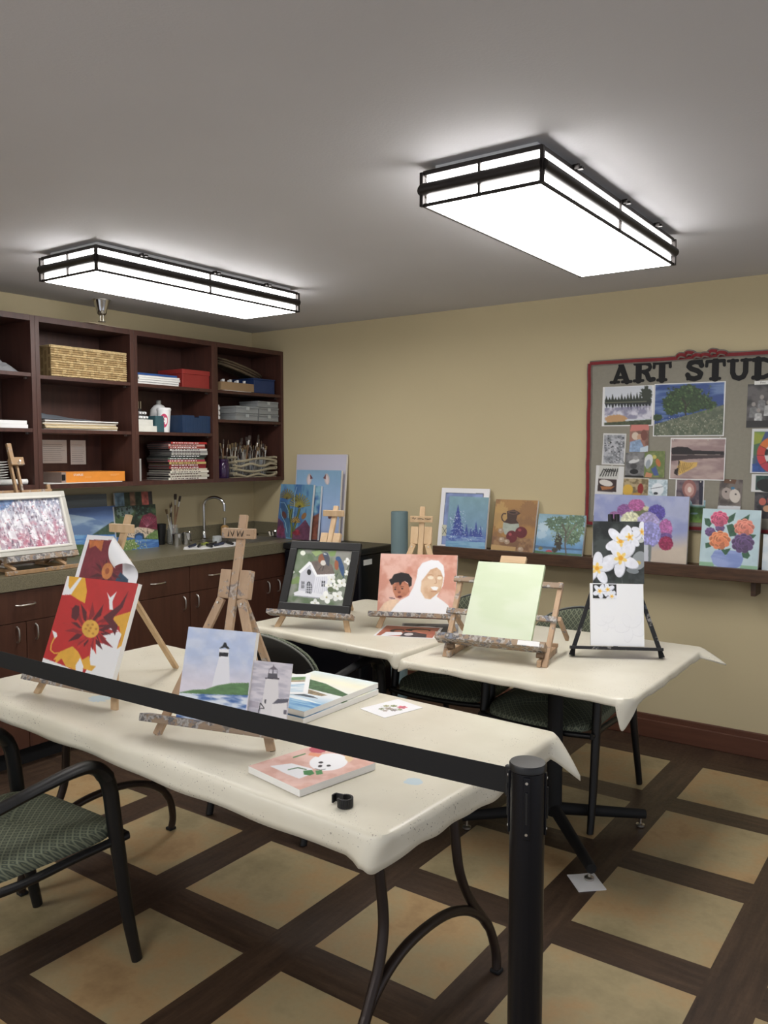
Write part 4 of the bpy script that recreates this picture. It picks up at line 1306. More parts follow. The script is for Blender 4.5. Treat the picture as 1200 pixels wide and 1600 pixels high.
# twig basket with jars of brushes
t = thing('twig_basket', 'pale basket of stacked wavy twigs on the corner lowest shelf', 'basket', (-1.955, 2.315, S4[2] + 0.001))
hx_, hy = 0.085, 0.212
def twig(a, b_, r_, nm='twig', wav=0.006, seedk=0):
    a = Vector(a); b_ = Vector(b_)
    pts = []
    for k in range(8):
        f_ = k / 7
        p = a.lerp(b_, f_)
        p += Vector((0, 0, wav * math.sin(f_ * PI * 2 * (1 + seedk % 2) + seedk)))
        pts.append(p)
    MB().tube(pts, [r_ * (1 + 0.12 * math.sin(k * 2.1 + seedk)) for k in range(8)], 8, smooth=2, side=(0, 0, 1)).build(nm, M['twig'], t, smooth=True)
for lv in range(4):
    z_ = 0.014 + lv * 0.036
    for s_ in (1, -1):
        twig((s_ * hx_, -hy, z_), (s_ * hx_, hy, z_), 0.0085, wav=0.010, seedk=lv + (s_ > 0))
    for s_ in (1, -1):
        twig((-hx_ - 0.012, s_ * (hy - 0.012), z_ + 0.017), (hx_ + 0.014, s_ * (hy - 0.012), z_ + 0.017), 0.0085, wav=0.002, seedk=lv)
MB().box(-hx_, hx_, -hy, hy, 0, 0.005).build('base_board', M['twig'], t)
gp = 'paintbrushes in the twig basket'
kinds = [make_brush(0.25, (60, 50, 46), (90, 70, 50), 'round', gp, 'paintbrush standing in a jar inside the twig basket on the shelf'),
         make_brush(0.22, (205, 200, 190), (120, 100, 70), 'flat', gp, 'paintbrush standing in a jar inside the twig basket on the shelf'),
         make_brush(0.27, (120, 90, 64), (70, 60, 54), 'flat', gp, 'paintbrush standing in a jar inside the twig basket on the shelf', r_=0.0042),
         make_brush(0.20, (170, 176, 180), (60, 52, 44), 'round', gp, 'paintbrush standing in a jar inside the twig basket on the shelf')]
first = [True] * 4
def put_brush(k, x, y, z, lean, az, s=1.0, label=None, group=None):
    if first[k]:
        b_ = kinds[k]; first[k] = False
    else:
        b_ = dup(kinds[k])
    b_.location = (x, y, z)
    b_.rotation_mode = 'XYZ'
    b_.rotation_euler = (R(lean) * math.sin(az), R(lean) * math.cos(az), az * 3)
    b_.scale = (s, s, s)
    look = ('thin dark handled pointed brush', 'pale handled flat brush', 'thick brown handled flat brush', 'short silver handled pointed brush')[k]
    if label:
        b_['label'] = look + ' ' + label; b_['group'] = group
    return b_
jars = [(-1.955, 2.175, 0.036, 0.11), (-1.955, 2.265, 0.038, 0.12), (-1.955, 2.36, 0.04, 0.125), (-1.95, 2.455, 0.036, 0.115)]
for q, (x_, y_, r_, h) in enumerate(jars):
    t = thing('glass_jar', 'clear glass jar of brushes, %s inside the twig basket' % ('leftmost', 'second from left', 'third from left', 'rightmost')[q], 'jar', (x_, y_, S4[2] + 0.007), 0, 'glass jars in the twig basket')
    jar(t, r_, h, M['glass'])
    for k in range(10):
        az = 2 * PI * k / 10 + q
        rr = r_ * 0.55
        put_brush((k + q) % 4, x_ + rr * math.cos(az) * 0.6, y_ + rr * math.sin(az) * 0.6, S4[2] + 0.016, rnd.uniform(2, 15), az, rnd.uniform(0.86, 1.14), 'in the %s glass jar of the twig basket' % ('leftmost', 'second', 'third', 'rightmost')[q], 'paintbrushes in the twig basket')
t = thing('purple_jar', 'purple glass jar of brushes left of the twig basket', 'jar', (-1.885, 2.018, S4[2] + 0.001))
gm = NT('purple glass'); gm.col(lin((60, 36, 74))); gm.set(0.15); gm.b.inputs['Transmission Weight'].default_value = 0.35
MB().lathe([(0.038, 0), (0.041, 0.006), (0.041, 0.095), (0.034, 0.108), (0.036, 0.112), (0.036, 0.128), (0.033, 0.128), (0.031, 0.112), (0.038, 0.094), (0.038, 0.008), (0.001, 0.007)], seg=24).build('jar_wall', gm.m, t, smooth=True)
for k in range(5):
    az = 2 * PI * k / 5 + 0.4
    put_brush(k % 4, -1.885 + 0.014 * math.cos(az), 2.018 + 0.014 * math.sin(az), S4[2] + 0.011, rnd.uniform(3, 9), az, rnd.uniform(0.9, 1.1), 'standing in the purple jar', 'paintbrushes in the purple jar')

# ------------------------------------------------------------------ things on the counter
CT = 0.9705
t = thing('glass_jar', 'glass jar of long brushes on the counter beside the bridge painting', 'jar', (-2.035, 1.70, CT))
jar(t, 0.036, 0.13, M['glass'], neck=0.031)
t = thing('black_tumbler', 'black tumbler behind the glass jar of brushes on the counter', 'cup', (-2.085, 1.635, CT))
MB().lathe([(0.030, 0), (0.042, 0.135), (0.039, 0.135), (0.028, 0.006)], seg=24).build('cup_wall', M['black'], t, smooth=True)
for k, (lean, az, s_, kd) in enumerate(((18, 3.9, 1.25, 2), (11, 4.3, 1.15, 0), (6, 1.0, 1.28, 2), (9, 1.6, 1.1, 0), (14, 2.2, 1.05, 1), (4, 5.2, 1.0, 3))):
    put_brush(kd, -2.035 + 0.010 * math.cos(az), 1.70 + 0.010 * math.sin(az), CT + 0.008, lean * 0.8, az, s_, 'standing in the counter jar', 'paintbrushes in the counter jar')
for k, (x_, y_, lb) in enumerate(((-1.955, 1.665, 'small silver steel cup in front of the glass jar'), (-1.945, 1.735, 'small silver steel cup right of the glass jar'))):
    t = thing('steel_cup', lb, 'cup', (x_, y_, CT), 0, 'small steel cups on the counter')
    MB().lathe([(0.026, 0), (0.030, 0.075), (0.031, 0.077), (0.028, 0.075), (0.024, 0.004)], seg=22).build('cup_wall', M['chrome'], t, smooth=True)
o = MB().add([(0.115 * (1 + 0.09 * math.sin(5 * a)) * math.cos(a), 0.235 * (1 + 0.07 * math.sin(7 * a)) * math.sin(a), z_) for z_ in (0, 0.003) for a in [2 * PI * k / 48 for k in range(48)]],
             [tuple(range(48))[::-1], tuple(range(48, 96))] + [(k, (k + 1) % 48, (k + 1) % 48 + 48, k + 48) for k in range(48)]).build('paper_towel', M['white'], None, loc=(-1.735, 1.78, CT))
tag(o, 'white paper towel spread on the counter edge under markers', 'paper towel')
mk = [((40, 52, 80), 'dark blue'), ((28, 28, 30), 'black'), ((30, 34, 40), 'black'), ((150, 160, 70), 'yellow-green'), ((24, 24, 26), 'black'), ((60, 66, 90), 'slate blue'), ((32, 32, 34), 'black'), ((26, 28, 34), 'black'), ((24, 24, 26), 'black'), ((60, 60, 64), 'grey')]
nb_ = -1
for k, (c, nm) in enumerate(mk):
    x_ = -1.78 + 0.04 * (k % 3) + rnd.uniform(-0.01, 0.01); y_ = 1.64 + 0.031 * k
    if nm == 'black':
        nb_ = nb_ + 1; lb, gp = 'black capped marker, %s from the left on the white paper towel' % ORD[nb_], 'black markers on the paper towel'
    else:
        lb, gp = '%s capped marker lying on the white paper towel' % nm, None
    t = thing('marker', lb, 'marker', (x_, y_, CT + 0.0125), R(-50 + rnd.uniform(-25, 25)), gp)
    MB().tube([(-0.055, 0, 0), (0.02, 0, 0)], 0.0088, 12, side=(0, 0, 1)).build('barrel', plain(c, 0.4), t, smooth=True)
    MB().tube([(0.021, 0, 0), (0.062, 0, 0)], [0.0092, 0.0075], 12, side=(0, 0, 1)).build('cap', plain(tuple(int(v * 0.7) for v in c), 0.35), t, smooth=True)
t = thing('clear_cup', 'short clear plastic cup on the paper towel in front of the tap lever', 'cup', (-1.86, 1.93, CT + 0.0005))
jar(t, 0.032, 0.045, M['plastic'])
t = thing('soap_bottle', 'small amber pump bottle behind the sink near the corner', 'bottle', (-2.08, 2.21, CT))
MB().lathe([(0.026, 0), (0.028, 0.004), (0.028, 0.075), (0.014, 0.088)], seg=20).build('bottle_body', plain((190, 150, 96), 0.3), t, smooth=True)
MB().lathe([(0.010, 0.0885), (0.010, 0.125), (0.013, 0.127), (0.013, 0.14)], seg=14).build('pump', M['nickel'], t, smooth=True)
t = thing('steel_bowl', 'small shiny steel bowl standing by the sink edge', 'bowl', (-1.80, 2.425, CT - 0.0))
MB().lathe([(0.025, 0), (0.045, 0.012), (0.055, 0.045), (0.058, 0.046), (0.053, 0.044), (0.042, 0.014), (0.001, 0.005)], seg=28).build('bowl_wall', M['chrome'], t, smooth=True)
t = thing('black_stopper', 'black rubber sink stopper with a steel rim by the corner of the counter', 'stopper', (-2.02, 2.44, CT))
MB().lathe([(0.035, 0), (0.036, 0.01), (0.02, 0.018), (0.012, 0.04), (0.014, 0.05)], seg=22).build('stopper_body', M['black'], t, smooth=True)
# papers under the framed painting's easel
for k, (c, nm, a) in enumerate([((214, 206, 200), 'pale grey', 2), ((150, 60, 60), 'dark red', -3), ((226, 222, 218), 'white', 5), ((120, 112, 106), 'grey-brown', -2), ((196, 60, 60), 'red and white', 8)]):
    t = thing('magazine', '%s magazine, %s in the pile on the counter behind the framed painting' % (nm, ('bottom', 'second from bottom', 'middle', 'second from top', 'top')[k]), 'magazine', (-1.955, 0.55 + 0.02 * k, CT + 0.0003 + 0.0125 * k), R(a + 90), 'magazines piled on the counter')
    MB().box(-0.135, 0.135, -0.104, 0.104, 0.001, 0.0105).build('pages', plain((200, 196, 190), 0.7), t)
    MB().box(-0.137, 0.137, -0.106, 0.106, 0, 0.0009).box(-0.137, 0.137, -0.106, 0.106, 0.0106, 0.0115).build('cover', plain(c, 0.4), t)
# ------------------------------------------------------------------ pictures
W_ = (238, 238, 240)
def painting(name, art, label, cat, pose, w, h, t=0.018, side=(236, 234, 230), group=None):
    o = panel(name, art, w, h, t, side)
    place(o, *pose)
    return tag(o, label, cat, group)

# --- red and yellow abstract (a plain flower of red and maroon blades)
a = Art([(492, 385), (990, 412), (800, 1195), (268, 1075)], 130, 132, (206, 30, 34), 3)
a.mottle(0.03, 8)
a.poly((240, 174, 40), [(505, 385), (612, 390), (625, 480), (610, 560), (570, 540), (510, 505), (455, 505)], var=.03)
a.poly(W_, [(492, 385), (506, 385), (498, 450), (508, 470), (575, 390), (592, 392), (515, 505), (455, 510)])
a.poly((240, 174, 40), [(820, 645), (960, 600), (950, 700), (885, 860), (845, 880), (875, 800), (860, 715), (812, 690)], var=.03)
a.poly(W_, [(660, 800), (760, 720), (850, 740), (878, 770), (845, 880), (890, 850), (800, 1195), (560, 1150), (640, 1000)])
a.poly(W_, [(765, 480), (790, 515), (835, 472), (805, 540), (810, 598), (785, 598), (780, 530)])
a.poly(W_, [(380, 750), (410, 765), (415, 790), (395, 810)])
a.line((238, 174, 50), [(395, 800), (370, 850), (365, 890), (390, 912), (430, 908)], 9)
# blades of the flower, round a plain golden heart
C_ = (650, 745)
for k in range(30):
    an = k * 12 + a.rs.uniform(-5, 5); L = a.rs.uniform(130, 215) * (0.85 if 60 < an % 360 < 120 else 1)
    ca, sa = math.cos(R(an)), math.sin(R(an))
    c = [(200, 32, 36), (92, 18, 34), (214, 44, 40), (150, 24, 36)][k % 4]
    wd = 30
    a.poly(c, [(C_[0] - sa * wd, C_[1] + ca * wd), (C_[0] + ca * L * .6 - sa * wd * .7, C_[1] + sa * L * .6 + ca * wd * .7), (C_[0] + ca * L, C_[1] + sa * L), (C_[0] + ca * L * .5 + sa * wd * .6, C_[1] + sa * L * .5 - ca * wd * .6), (C_[0] + sa * wd, C_[1] - ca * wd)], var=.05)
for k in range(16):
    an = k * 22.5 + 8; L = a.rs.uniform(85, 120)
    ca, sa = math.cos(R(an)), math.sin(R(an))
    c = [(214, 40, 40), (176, 28, 38)][k % 2]
    a.poly(c, [(C_[0] - sa * 22, C_[1] + ca * 22), (C_[0] + ca * L, C_[1] + sa * L), (C_[0] + sa * 22, C_[1] - ca * 22)])
a.ell((236, 176, 60), 650, 735, 62, 64, var=.04)
for (x, y) in ((630, 710), (665, 705), (690, 735), (640, 750), (668, 768), (615, 735), (650, 730)):
    a.ell((200, 130, 40), x, y, 9, 8)
a.poly((92, 20, 36), [(545, 572), (572, 580), (570, 640), (548, 680), (515, 660), (520, 600)])
a.poly((96, 20, 36), [(740, 650), (860, 560), (920, 465), (880, 580), (810, 660), (850, 710), (830, 780), (790, 710)])
a.poly((240, 176, 48), [(430, 900), (520, 860), (560, 900), (590, 960), (640, 930), (650, 1000), (690, 1010), (660, 1045), (600, 1030), (560, 960), (545, 1040), (470, 1010), (440, 950), (400, 985), (380, 960)], var=.03)
a.poly(W_, [(540, 1000), (575, 945), (598, 1010), (590, 1060), (540, 1050)])
a.poly((205, 34, 36), [(268, 1075), (300, 960), (400, 960), (380, 1010), (310, 1080)])
a.poly(W_, [(300, 940), (400, 980), (470, 1010), (540, 1050), (620, 1080), (800, 1110), (800, 1200), (260, 1090)])
painting('painted_canvas', a, 'red and yellow half painted canvas with white patches on a wooden easel', 'painting', (-0.152, -0.334, 0.810, 5.8, 22.1), 0.347, 0.352)
# --- printed reference sheet with a curled corner
a = Art([(620, 78), (1050, 84), (985, 410), (570, 385)], 124, 80, (236, 236, 240), 4)
a.poly((128, 30, 48), [(640, 105), (870, 100), (925, 400), (596, 390)], var=.06)
a.poly((206, 110, 50), [(640, 108), (740, 105), (735, 165), (690, 135), (650, 150)], var=.06)
a.poly((60, 60, 90), [(598, 372), (650, 378), (680, 400), (596, 400)])
a.poly((30, 66, 96), [(845, 330), (885, 265), (945, 300), (950, 405), (840, 402)], var=.08)
C_ = (790, 270)
for k in range(22):
    an = k * 16.4; L = a.rs.uniform(75, 115)
    ca, sa = math.cos(R(an)), math.sin(R(an))
    a.poly([(116, 22, 40), (86, 18, 36), (140, 34, 44)][k % 3], [(C_[0] - sa * 18, C_[1] + ca * 18), (C_[0] + ca * L, C_[1] + sa * L * .85), (C_[0] + sa * 18, C_[1] - ca * 18)])
a.ell((214, 126, 60), 795, 262, 38, 42, var=.06)
a.ell((170, 80, 40), 795, 262, 14, 16)
a.poly((216, 124, 50), [(680, 385), (720, 345), (780, 330), (840, 350), (860, 400), (700, 402)], var=.08)
SHEET = (-0.006, 0.292)
def RED_SHEET(o):
    y_, t_ = R(5.8), R(22.1)
    wx = Vector((math.cos(y_), math.sin(y_), 0)); up = Vector((-math.sin(y_) * math.sin(t_), math.cos(y_) * math.sin(t_), math.cos(t_)))
    bk = up.cross(wx) * -1
    if bk.y < 0: bk = -bk
    p = Vector((-0.152, -0.334, 0.810)) + wx * SHEET[0] + up * SHEET[1] + bk * 0.0186
    place(o, p.x, p.y, p.z, 5.8, 22.1)
def curl(u, v, w=0.30, h=0.22, r_=0.024):
    # fold line from the top edge to the right edge; beyond it the sheet rolls over towards the viewer
    A_ = (0.35 * w, h); B_ = (w, 0.36 * h)
    dx, dz = B_[0] - A_[0], B_[1] - A_[1]
    L = math.hypot(dx, dz); nx_, nz_ = -dz / L, dx / L
    if nx_ < 0:
        nx_, nz_ = -nx_, -nz_
    x, z = u * w, (1 - v) * h
    d = (x - A_[0]) * nx_ + (z - A_[1]) * nz_
    if d <= 0:
        return (0, 0, 0)
    th = d / r_; mx = R(400); r_ = r_ * (1 + 0.05 * th)
    if th < mx:
        off, out = r_ * math.sin(th), r_ * (1 - math.cos(th))
    else:
        e = d - mx * r_
        off, out = r_ * math.sin(mx) + e * math.cos(mx), r_ * (1 - math.cos(mx)) + e * math.sin(mx)
    return ((off - d) * nx_, -out, (off - d) * nz_)
o = panel('printed_sheet', a, 0.30, 0.22, 0.0006, (240, 240, 242), surf=curl)
RED_SHEET(o)
tag(o, 'printed maroon reference sheet with a curling corner behind the red and yellow canvas', 'print')

# --- lighthouse canvas
Q = [(237, 52), (500, 68), (457, 440), (185, 398)]
a = Art(Q, 120, 136, (190, 205, 236), 5)
a.paint(np.ones((a.H, a.W)), (186, 202, 236), cells=5, col2=(206, 216, 240))
vv = np.linspace(0, 1, a.H)[:, None, None]
k_ = np.clip((vv - 0.30) / 0.3, 0, 1)
a.img = a.img * (1 - k_) + np.array((226, 220, 234.)) * k_
a.mottle(0.02, 7, (1, 2))
a.poly((236, 236, 244), [(352, 170), (392, 165), (395, 275), (322, 290), (338, 220)])
a.poly((240, 240, 246), [(353, 134), (391, 134), (390, 170), (352, 172)])
a.poly((20, 20, 26), [(352, 133), (366, 122), (372, 110), (380, 110), (384, 121), (395, 133), (386, 134), (376, 128), (364, 131)])
a.poly((20, 20, 26), [(353, 147), (389, 148), (387, 163), (352, 162)])
a.poly((96, 140, 86), [(195, 303), (250, 292), (300, 290), (345, 275), (400, 266), (472, 265), (468, 315), (300, 310), (200, 306)], var=.10, stretch=(1, 3), cells=10)
a.poly((70, 112, 186), [(196, 303), (300, 309), (468, 314), (450, 440), (180, 440)], cells=12, stretch=(.4, 2), col2=(226, 234, 246))
painting('painted_canvas', a, 'unfinished lighthouse painting with pale blue sky on an easel', 'painting', (0.524, -0.353, 0.810, 14.3, 15.8), 0.228, 0.260)
# --- grey lighthouse photograph
Q = [(370, 530), (1000, 550), (870, 1600), (260, 1500)]
a = Art(Q, 72, 104, (196, 192, 204), 6)
a.all((188, 184, 198), cells=8, stretch=(.4, 2.2), col2=(222, 216, 224))
a.poly((230, 226, 228), [(555, 800), (752, 800), (755, 1130), (720, 1500), (440, 1450), (500, 1150)])
a.poly((236, 232, 232), [(650, 1195), (890, 1165), (880, 1560), (620, 1520)])
a.poly((96, 94, 108), [(655, 1195), (740, 1118), (925, 1115), (905, 1170), (800, 1185)])
a.poly((70, 66, 76), [(545, 790), (770, 790), (765, 812), (540, 808)])
a.poly((92, 88, 98), [(590, 722), (735, 722), (740, 790), (580, 790)])
a.poly((120, 110, 124), [(598, 660), (670, 608), (678, 575), (688, 608), (748, 660)])
a.line((110, 104, 116), [(605, 660), (600, 722)], 7); a.line((110, 104, 116), [(738, 660), (735, 722)], 7)
a.line((90, 86, 98), [(668, 655), (665, 722)], 16)
a.poly((80, 78, 86), [(535, 1128), (560, 1125), (552, 1190), (530, 1186)])
a.line((50, 50, 56), [(470, 1180), (440, 1330)], 14); a.line((50, 50, 56), [(470, 1180), (530, 1262), (455, 1265)], 14)
a.poly((110, 106, 118), [(835, 1290), (885, 1290), (878, 1360), (832, 1355)])
a.poly((150, 140, 160), [(268, 1130), (450, 1170), (440, 1260), (262, 1230)], alpha=.5)
painting('printed_sheet', a, 'grey lighthouse photograph propped beside the lighthouse canvas', 'print', (0.691, -0.300, 0.812, 15.0, 15.2), 0.123, 0.178, 0.0012)

# --- birdhouse painting in a black frame
POSE = (-0.242, 1.003, 0.825, 15.4, 27.0)
t = thing('framed_painting', 'black framed painting of a white birdhouse with two birds', 'painting', POSE[:3])
place(t, *POSE)
Q = [(858, 543), (1172, 556), (1108, 892), (785, 872)]
a = Art(Q, 126, 120, (120, 138, 104), 7)
a.all((96, 118, 84), cells=4, col2=(138, 144, 132))
a.paint(np.clip((np.linspace(0, 1, a.W)[None, :] - .35) * 1.3 * np.clip(1 - np.linspace(0, 1, a.H)[:, None] * 1.6, 0, 1), 0, 1), (158, 152, 148))
a.blob((130, 146, 118), (870, 620, 50, 60), .2, alpha=.4)
a.poly((150, 176, 110), [(935, 560), (985, 552), (1000, 565), (960, 590)]); a.poly((128, 160, 90), [(1030, 560), (1080, 553), (1070, 585), (1045, 590)])
a.ell((236, 240, 226), 886, 568, 15, 15)
a.poly((120, 148, 84), [(800, 745), (850, 710), (885, 725), (870, 750), (820, 760)])
wall_ = (222, 224, 234)
a.poly((200, 202, 214), [(868, 690), (922, 640), (958, 705), (935, 832), (850, 815)])
a.poly(wall_, [(955, 708), (1062, 702), (1040, 790), (985, 832), (930, 836)])
for k in range(9):
    a.line((184, 188, 202), [(965 + 11 * k, 712), (942 + 11 * k, 828)], 2.2)
a.poly((112, 98, 92), [(922, 622), (1000, 608), (1052, 640), (1066, 696), (958, 702)], var=.08)
a.poly((238, 240, 244), [(858, 682), (922, 618), (934, 632), (868, 694)]); a.poly((238, 240, 244), [(922, 620), (934, 628), (966, 700), (956, 712), (930, 660)])
a.poly((238, 240, 244), [(956, 700), (1068, 694), (1064, 706), (958, 712)])
a.ell((28, 30, 34), 919, 685, 12, 18)
a.poly((226, 228, 236), [(826, 812), (860, 796), (1006, 822), (975, 842), (830, 828)]); a.poly((160, 164, 174), [(826, 826), (975, 840), (972, 848), (826, 832)])
for (x, y, w, h) in ((882, 762, 16, 44), (1000, 755, 20, 36)):
    a.poly((70, 74, 84), [(x - w / 2, y - h / 2), (x + w / 2, y - h / 2 + 2), (x + w / 2 - 2, y + h / 2), (x - w / 2 - 2, y + h / 2)])
    a.line(wall_, [(x, y - h / 2), (x - 1, y + h / 2)], 3); a.line(wall_, [(x - w / 2, y), (x + w / 2, y)], 3)
a.ell((70, 74, 84), 916, 770, 17, 28); a.poly((70, 74, 84), [(900, 770), (934, 772), (928, 818), (896, 812)])
for k in range(3):
    a.line(wall_, [(904 + 11 * k, 748), (901 + 11 * k, 815)], 2.5); a.line(wall_, [(898, 770 + 14 * k), (932, 772 + 14 * k)], 2.5)
# robin and bluebird
a.poly((150, 86, 54), a.ell_pts(994, 602, 20, 30, 15)); a.poly((214, 208, 200), a.ell_pts(1002, 628, 16, 16, 0)); a.poly((70, 76, 92), [(1000, 575), (1030, 570), (1040, 600), (1036, 650), (1020, 640)])
a.ell((70, 84, 112), 1016, 576, 16, 12); a.poly((225, 225, 220), a.ell_pts(1014, 574, 10, 3, 10)); a.line((50, 50, 50), [(990, 650), (975, 672)], 3); a.line((50, 50, 50), [(1004, 648), (996, 676)], 3)
a.poly((44, 80, 130), [(1076, 604), (1092, 590), (1106, 605), (1122, 655), (1120, 725), (1104, 695), (1088, 645)], var=.06)
a.poly((164, 88, 52), a.ell_pts(1078, 640, 12, 32, 0)); a.ell((44, 84, 138), 1088, 602, 15, 14); a.line((40, 60, 70), [(1085, 690), (1072, 715)], 3)
a.line((60, 84, 52), [(1150, 640), (1120, 700), (1080, 790), (990, 850)], 3)
for (x, y, r_) in ((1016, 838, 38), (1080, 830, 34), (948, 874, 26), (1106, 750, 30), (1046, 728, 28), (1142, 618, 22), (1140, 690, 20), (1072, 772, 24), (1030, 765, 22), (828, 684, 9)):
    a.flower((240, 242, 238), x, y, r_, 4, rot=a.rs.uniform(0, 90), centre=(176, 170, 110), cr=.14, wide=.52, var=.02)
a.ell((96, 110, 76), 1040, 790, 18, 16)
pw, ph_, m_ = 0.368, 0.353, 0.040
o = panel('picture', a, pw - 2 * m_, ph_ - 2 * m_, 0.004, parent=t)
o.location = (0, 0.004, m_)
f_ = MB()
for (x0, x1, z0, z1) in ((-pw / 2, pw / 2, 0, m_), (-pw / 2, pw / 2, ph_ - m_, ph_), (-pw / 2, -pw / 2 + m_, m_, ph_ - m_), (pw / 2 - m_, pw / 2, m_, ph_ - m_)):
    f_.box(x0, x1, -0.004, 0.018, z0, z1)
f_.build('frame', M['black'], t, bevel=0.003)

# --- portrait of two people
Q = [(122, 53), (546, 62), (532, 390), (103, 370)]
a = Art(Q, 140, 108, (228, 160, 140), 8)
a.all((222, 150, 128), cells=5, col2=(240, 188, 172))
scarf = [(318, 190), (325, 140), (350, 105), (400, 88), (440, 92), (468, 120), (474, 165), (465, 185), (450, 150), (430, 130), (395, 140), (372, 175), (350, 210), (340, 250), (360, 300), (330, 330), (280, 300), (300, 240)]
a.poly((246, 246, 252), [(160, 378), (230, 310), (275, 285), (300, 240), (318, 190), (325, 140), (350, 105), (400, 88), (440, 92), (468, 120), (474, 170), (465, 230), (430, 290), (470, 318), (496, 340), (500, 388), (330, 384)])
a.poly((236, 200, 164), [(345, 205), (372, 172), (395, 142), (430, 130), (452, 148), (466, 185), (462, 225), (448, 262), (420, 285), (395, 305), (365, 300), (342, 262)], cells=5, col2=(220, 172, 132))
a.poly((250, 234, 210), a.ell_pts(396, 186, 17, 9, 5)); a.poly((250, 234, 210), a.ell_pts(446, 188, 14, 9, -5))
a.line((190, 130, 90), [(378, 172), (398, 168), (412, 175)], 3); a.line((190, 130, 90), [(436, 175), (460, 176)], 3)
a.line((196, 130, 92), [(425, 190), (430, 215), (418, 218)], 3)
a.poly((250, 250, 252), [(396, 238), (420, 234), (440, 240), (430, 256), (408, 254)])
a.line((186, 110, 80), [(398, 262), (430, 262)], 3)
a.poly((240, 204, 172), [(108, 370), (140, 325), (185, 300), (225, 310), (175, 375)], var=.04)
a.poly((170, 96, 70), [(186, 222), (240, 200), (278, 225), (280, 262), (262, 285), (228, 302), (205, 295), (190, 262)], cells=6, col2=(206, 128, 94))
a.poly((34, 24, 26), [(168, 198), (182, 190), (195, 168), (235, 157), (275, 165), (294, 190), (292, 228), (278, 240), (272, 215), (255, 205), (240, 210), (228, 232), (222, 210), (200, 214), (182, 228)])
a.ell((44, 28, 26), 202, 250, 6, 4); a.ell((44, 28, 26), 240, 246, 6, 4); a.line((60, 34, 30), [(194, 240), (208, 238)], 3); a.line((60, 34, 30), [(230, 236), (250, 236)], 3)
a.ell((150, 80, 60), 224, 266, 9, 6); a.poly((120, 46, 46), a.ell_pts(226, 290, 12, 6, -10))
a.poly((226, 180, 170), [(168, 290), (190, 288), (205, 302), (180, 308)]); a.line((80, 50, 60), [(170, 296), (200, 300)], 4)
painting('painted_canvas', a, 'salmon canvas of a child and a person in a white headscarf on an easel', 'painting', (0.163, 1.267, 0.825, 23.2, 17.3), 0.369, 0.278)

# --- pale green blank canvas
a = Art([(0, 0), (1, 0), (1, 1), (0, 1)], 60, 70, (208, 220, 186), 9)
a.all((205, 219, 184), cells=3, stretch=(.3, 1.5), col2=(212, 223, 194))
painting('painted_canvas', a, 'plain pale green canvas on the paint spattered easel', 'painting', (0.737, 0.971, 0.830, 10.0, 35.9), 0.286, 0.347, 0.018, (206, 222, 180))

# --- plumeria photograph, white canvas, small photograph
Q = [(105, 300), (418, 297), (425, 690), (102, 685)]
PET, PC = (232, 234, 244), (250, 196, 60)
def plumeria(a, cx, cy, r_, rot, n=5):
    for k in range(n):
        an = R(rot + 72 * k); x, y = cx + math.cos(an) * r_ * .55, cy + math.sin(an) * r_ * .55
        a.ell((196, 200, 214), x + 3, y + 4, r_ * .52, r_ * .30, math.degrees(an))
        a.ell(PET, x, y, r_ * .52, r_ * .29, math.degrees(an), var=.03)
    for k in range(n):
        an = R(rot + 72 * k)
        a.ell((252, 214, 110), cx + math.cos(an) * r_ * .18, cy + math.sin(an) * r_ * .18, r_ * .20, r_ * .10, math.degrees(an))
    a.ell((246, 170, 40), cx, cy, r_ * .13, r_ * .13)
a = Art(Q, 100, 122, (40, 45, 44), 10)
a.all((34, 38, 38), cells=4, col2=(66, 72, 70))
a.poly((52, 60, 56), [(235, 680), (280, 600), (320, 620), (330, 690)]); a.line((90, 96, 92), [(280, 610), (285, 690)], 3)
a.ell((150, 156, 160), 390, 540, 46, 60, 20); a.ell((206, 180, 96), 380, 555, 22, 14, 0); a.ell((128, 136, 140), 350, 605, 40, 18, 10)
a.ell((200, 204, 200), 400, 415, 20, 14)
plumeria(a, 405, 362, 62, 200); plumeria(a, 275, 420, 95, 10); plumeria(a, 330, 395, 70, 330)
plumeria(a, 275, 525, 112, 25); plumeria(a, 128, 590, 98, 60)
painting('printed_sheet', a, 'tall photograph of white plumeria flowers clipped to the black easel', 'print', (1.099, 1.349, 1.038, 30, 8), 0.205, 0.255, 0.002)
a = Art([(88, 685), (420, 692), (424, 1080), (90, 1072)], 100, 118, (240, 241, 244), 11)
for (cx, cy, r_) in ((190, 930, 60), (335, 960, 95)):
    for k in range(5):
        an = R(30 + 72 * k); x, y = cx + math.cos(an) * r_ * .5, cy + math.sin(an) * r_ * .5
        a.ell((228, 229, 234), x, y, r_ * .5, r_ * .3, math.degrees(an)); a.ell((239, 240, 244), x - 1, y - 2, r_ * .48, r_ * .285, math.degrees(an))
painting('blank_canvas', a, 'white canvas with faint raised flower outlines on the black easel', 'painting', (1.123, 1.283, 0.795, 28.6, 12.6), 0.211, 0.251, 0.016)
a = Art([(105, 690), (255, 690), (255, 783), (105, 783)], 54, 36, (36, 38, 36), 12)
plumeria(a, 150, 735, 45, 10); plumeria(a, 200, 725, 42, 40); plumeria(a, 225, 768, 38, 80)
_y, _t = R(28.6), R(12.6)
wx_ = Vector((math.cos(_y), math.sin(_y), 0)); up_ = Vector((-math.sin(_y) * math.sin(_t), math.cos(_y) * math.sin(_t), math.cos(_t)))
nn_ = wx_.cross(up_) * -1    # towards the viewer
p_ = Vector((1.123, 1.283, 0.795)) + wx_ * (-0.046) + up_ * 0.190 - wx_.cross(up_).normalized() * -0.002 * -1
fr_ = Vector((math.sin(_y), -math.cos(_y), 0))
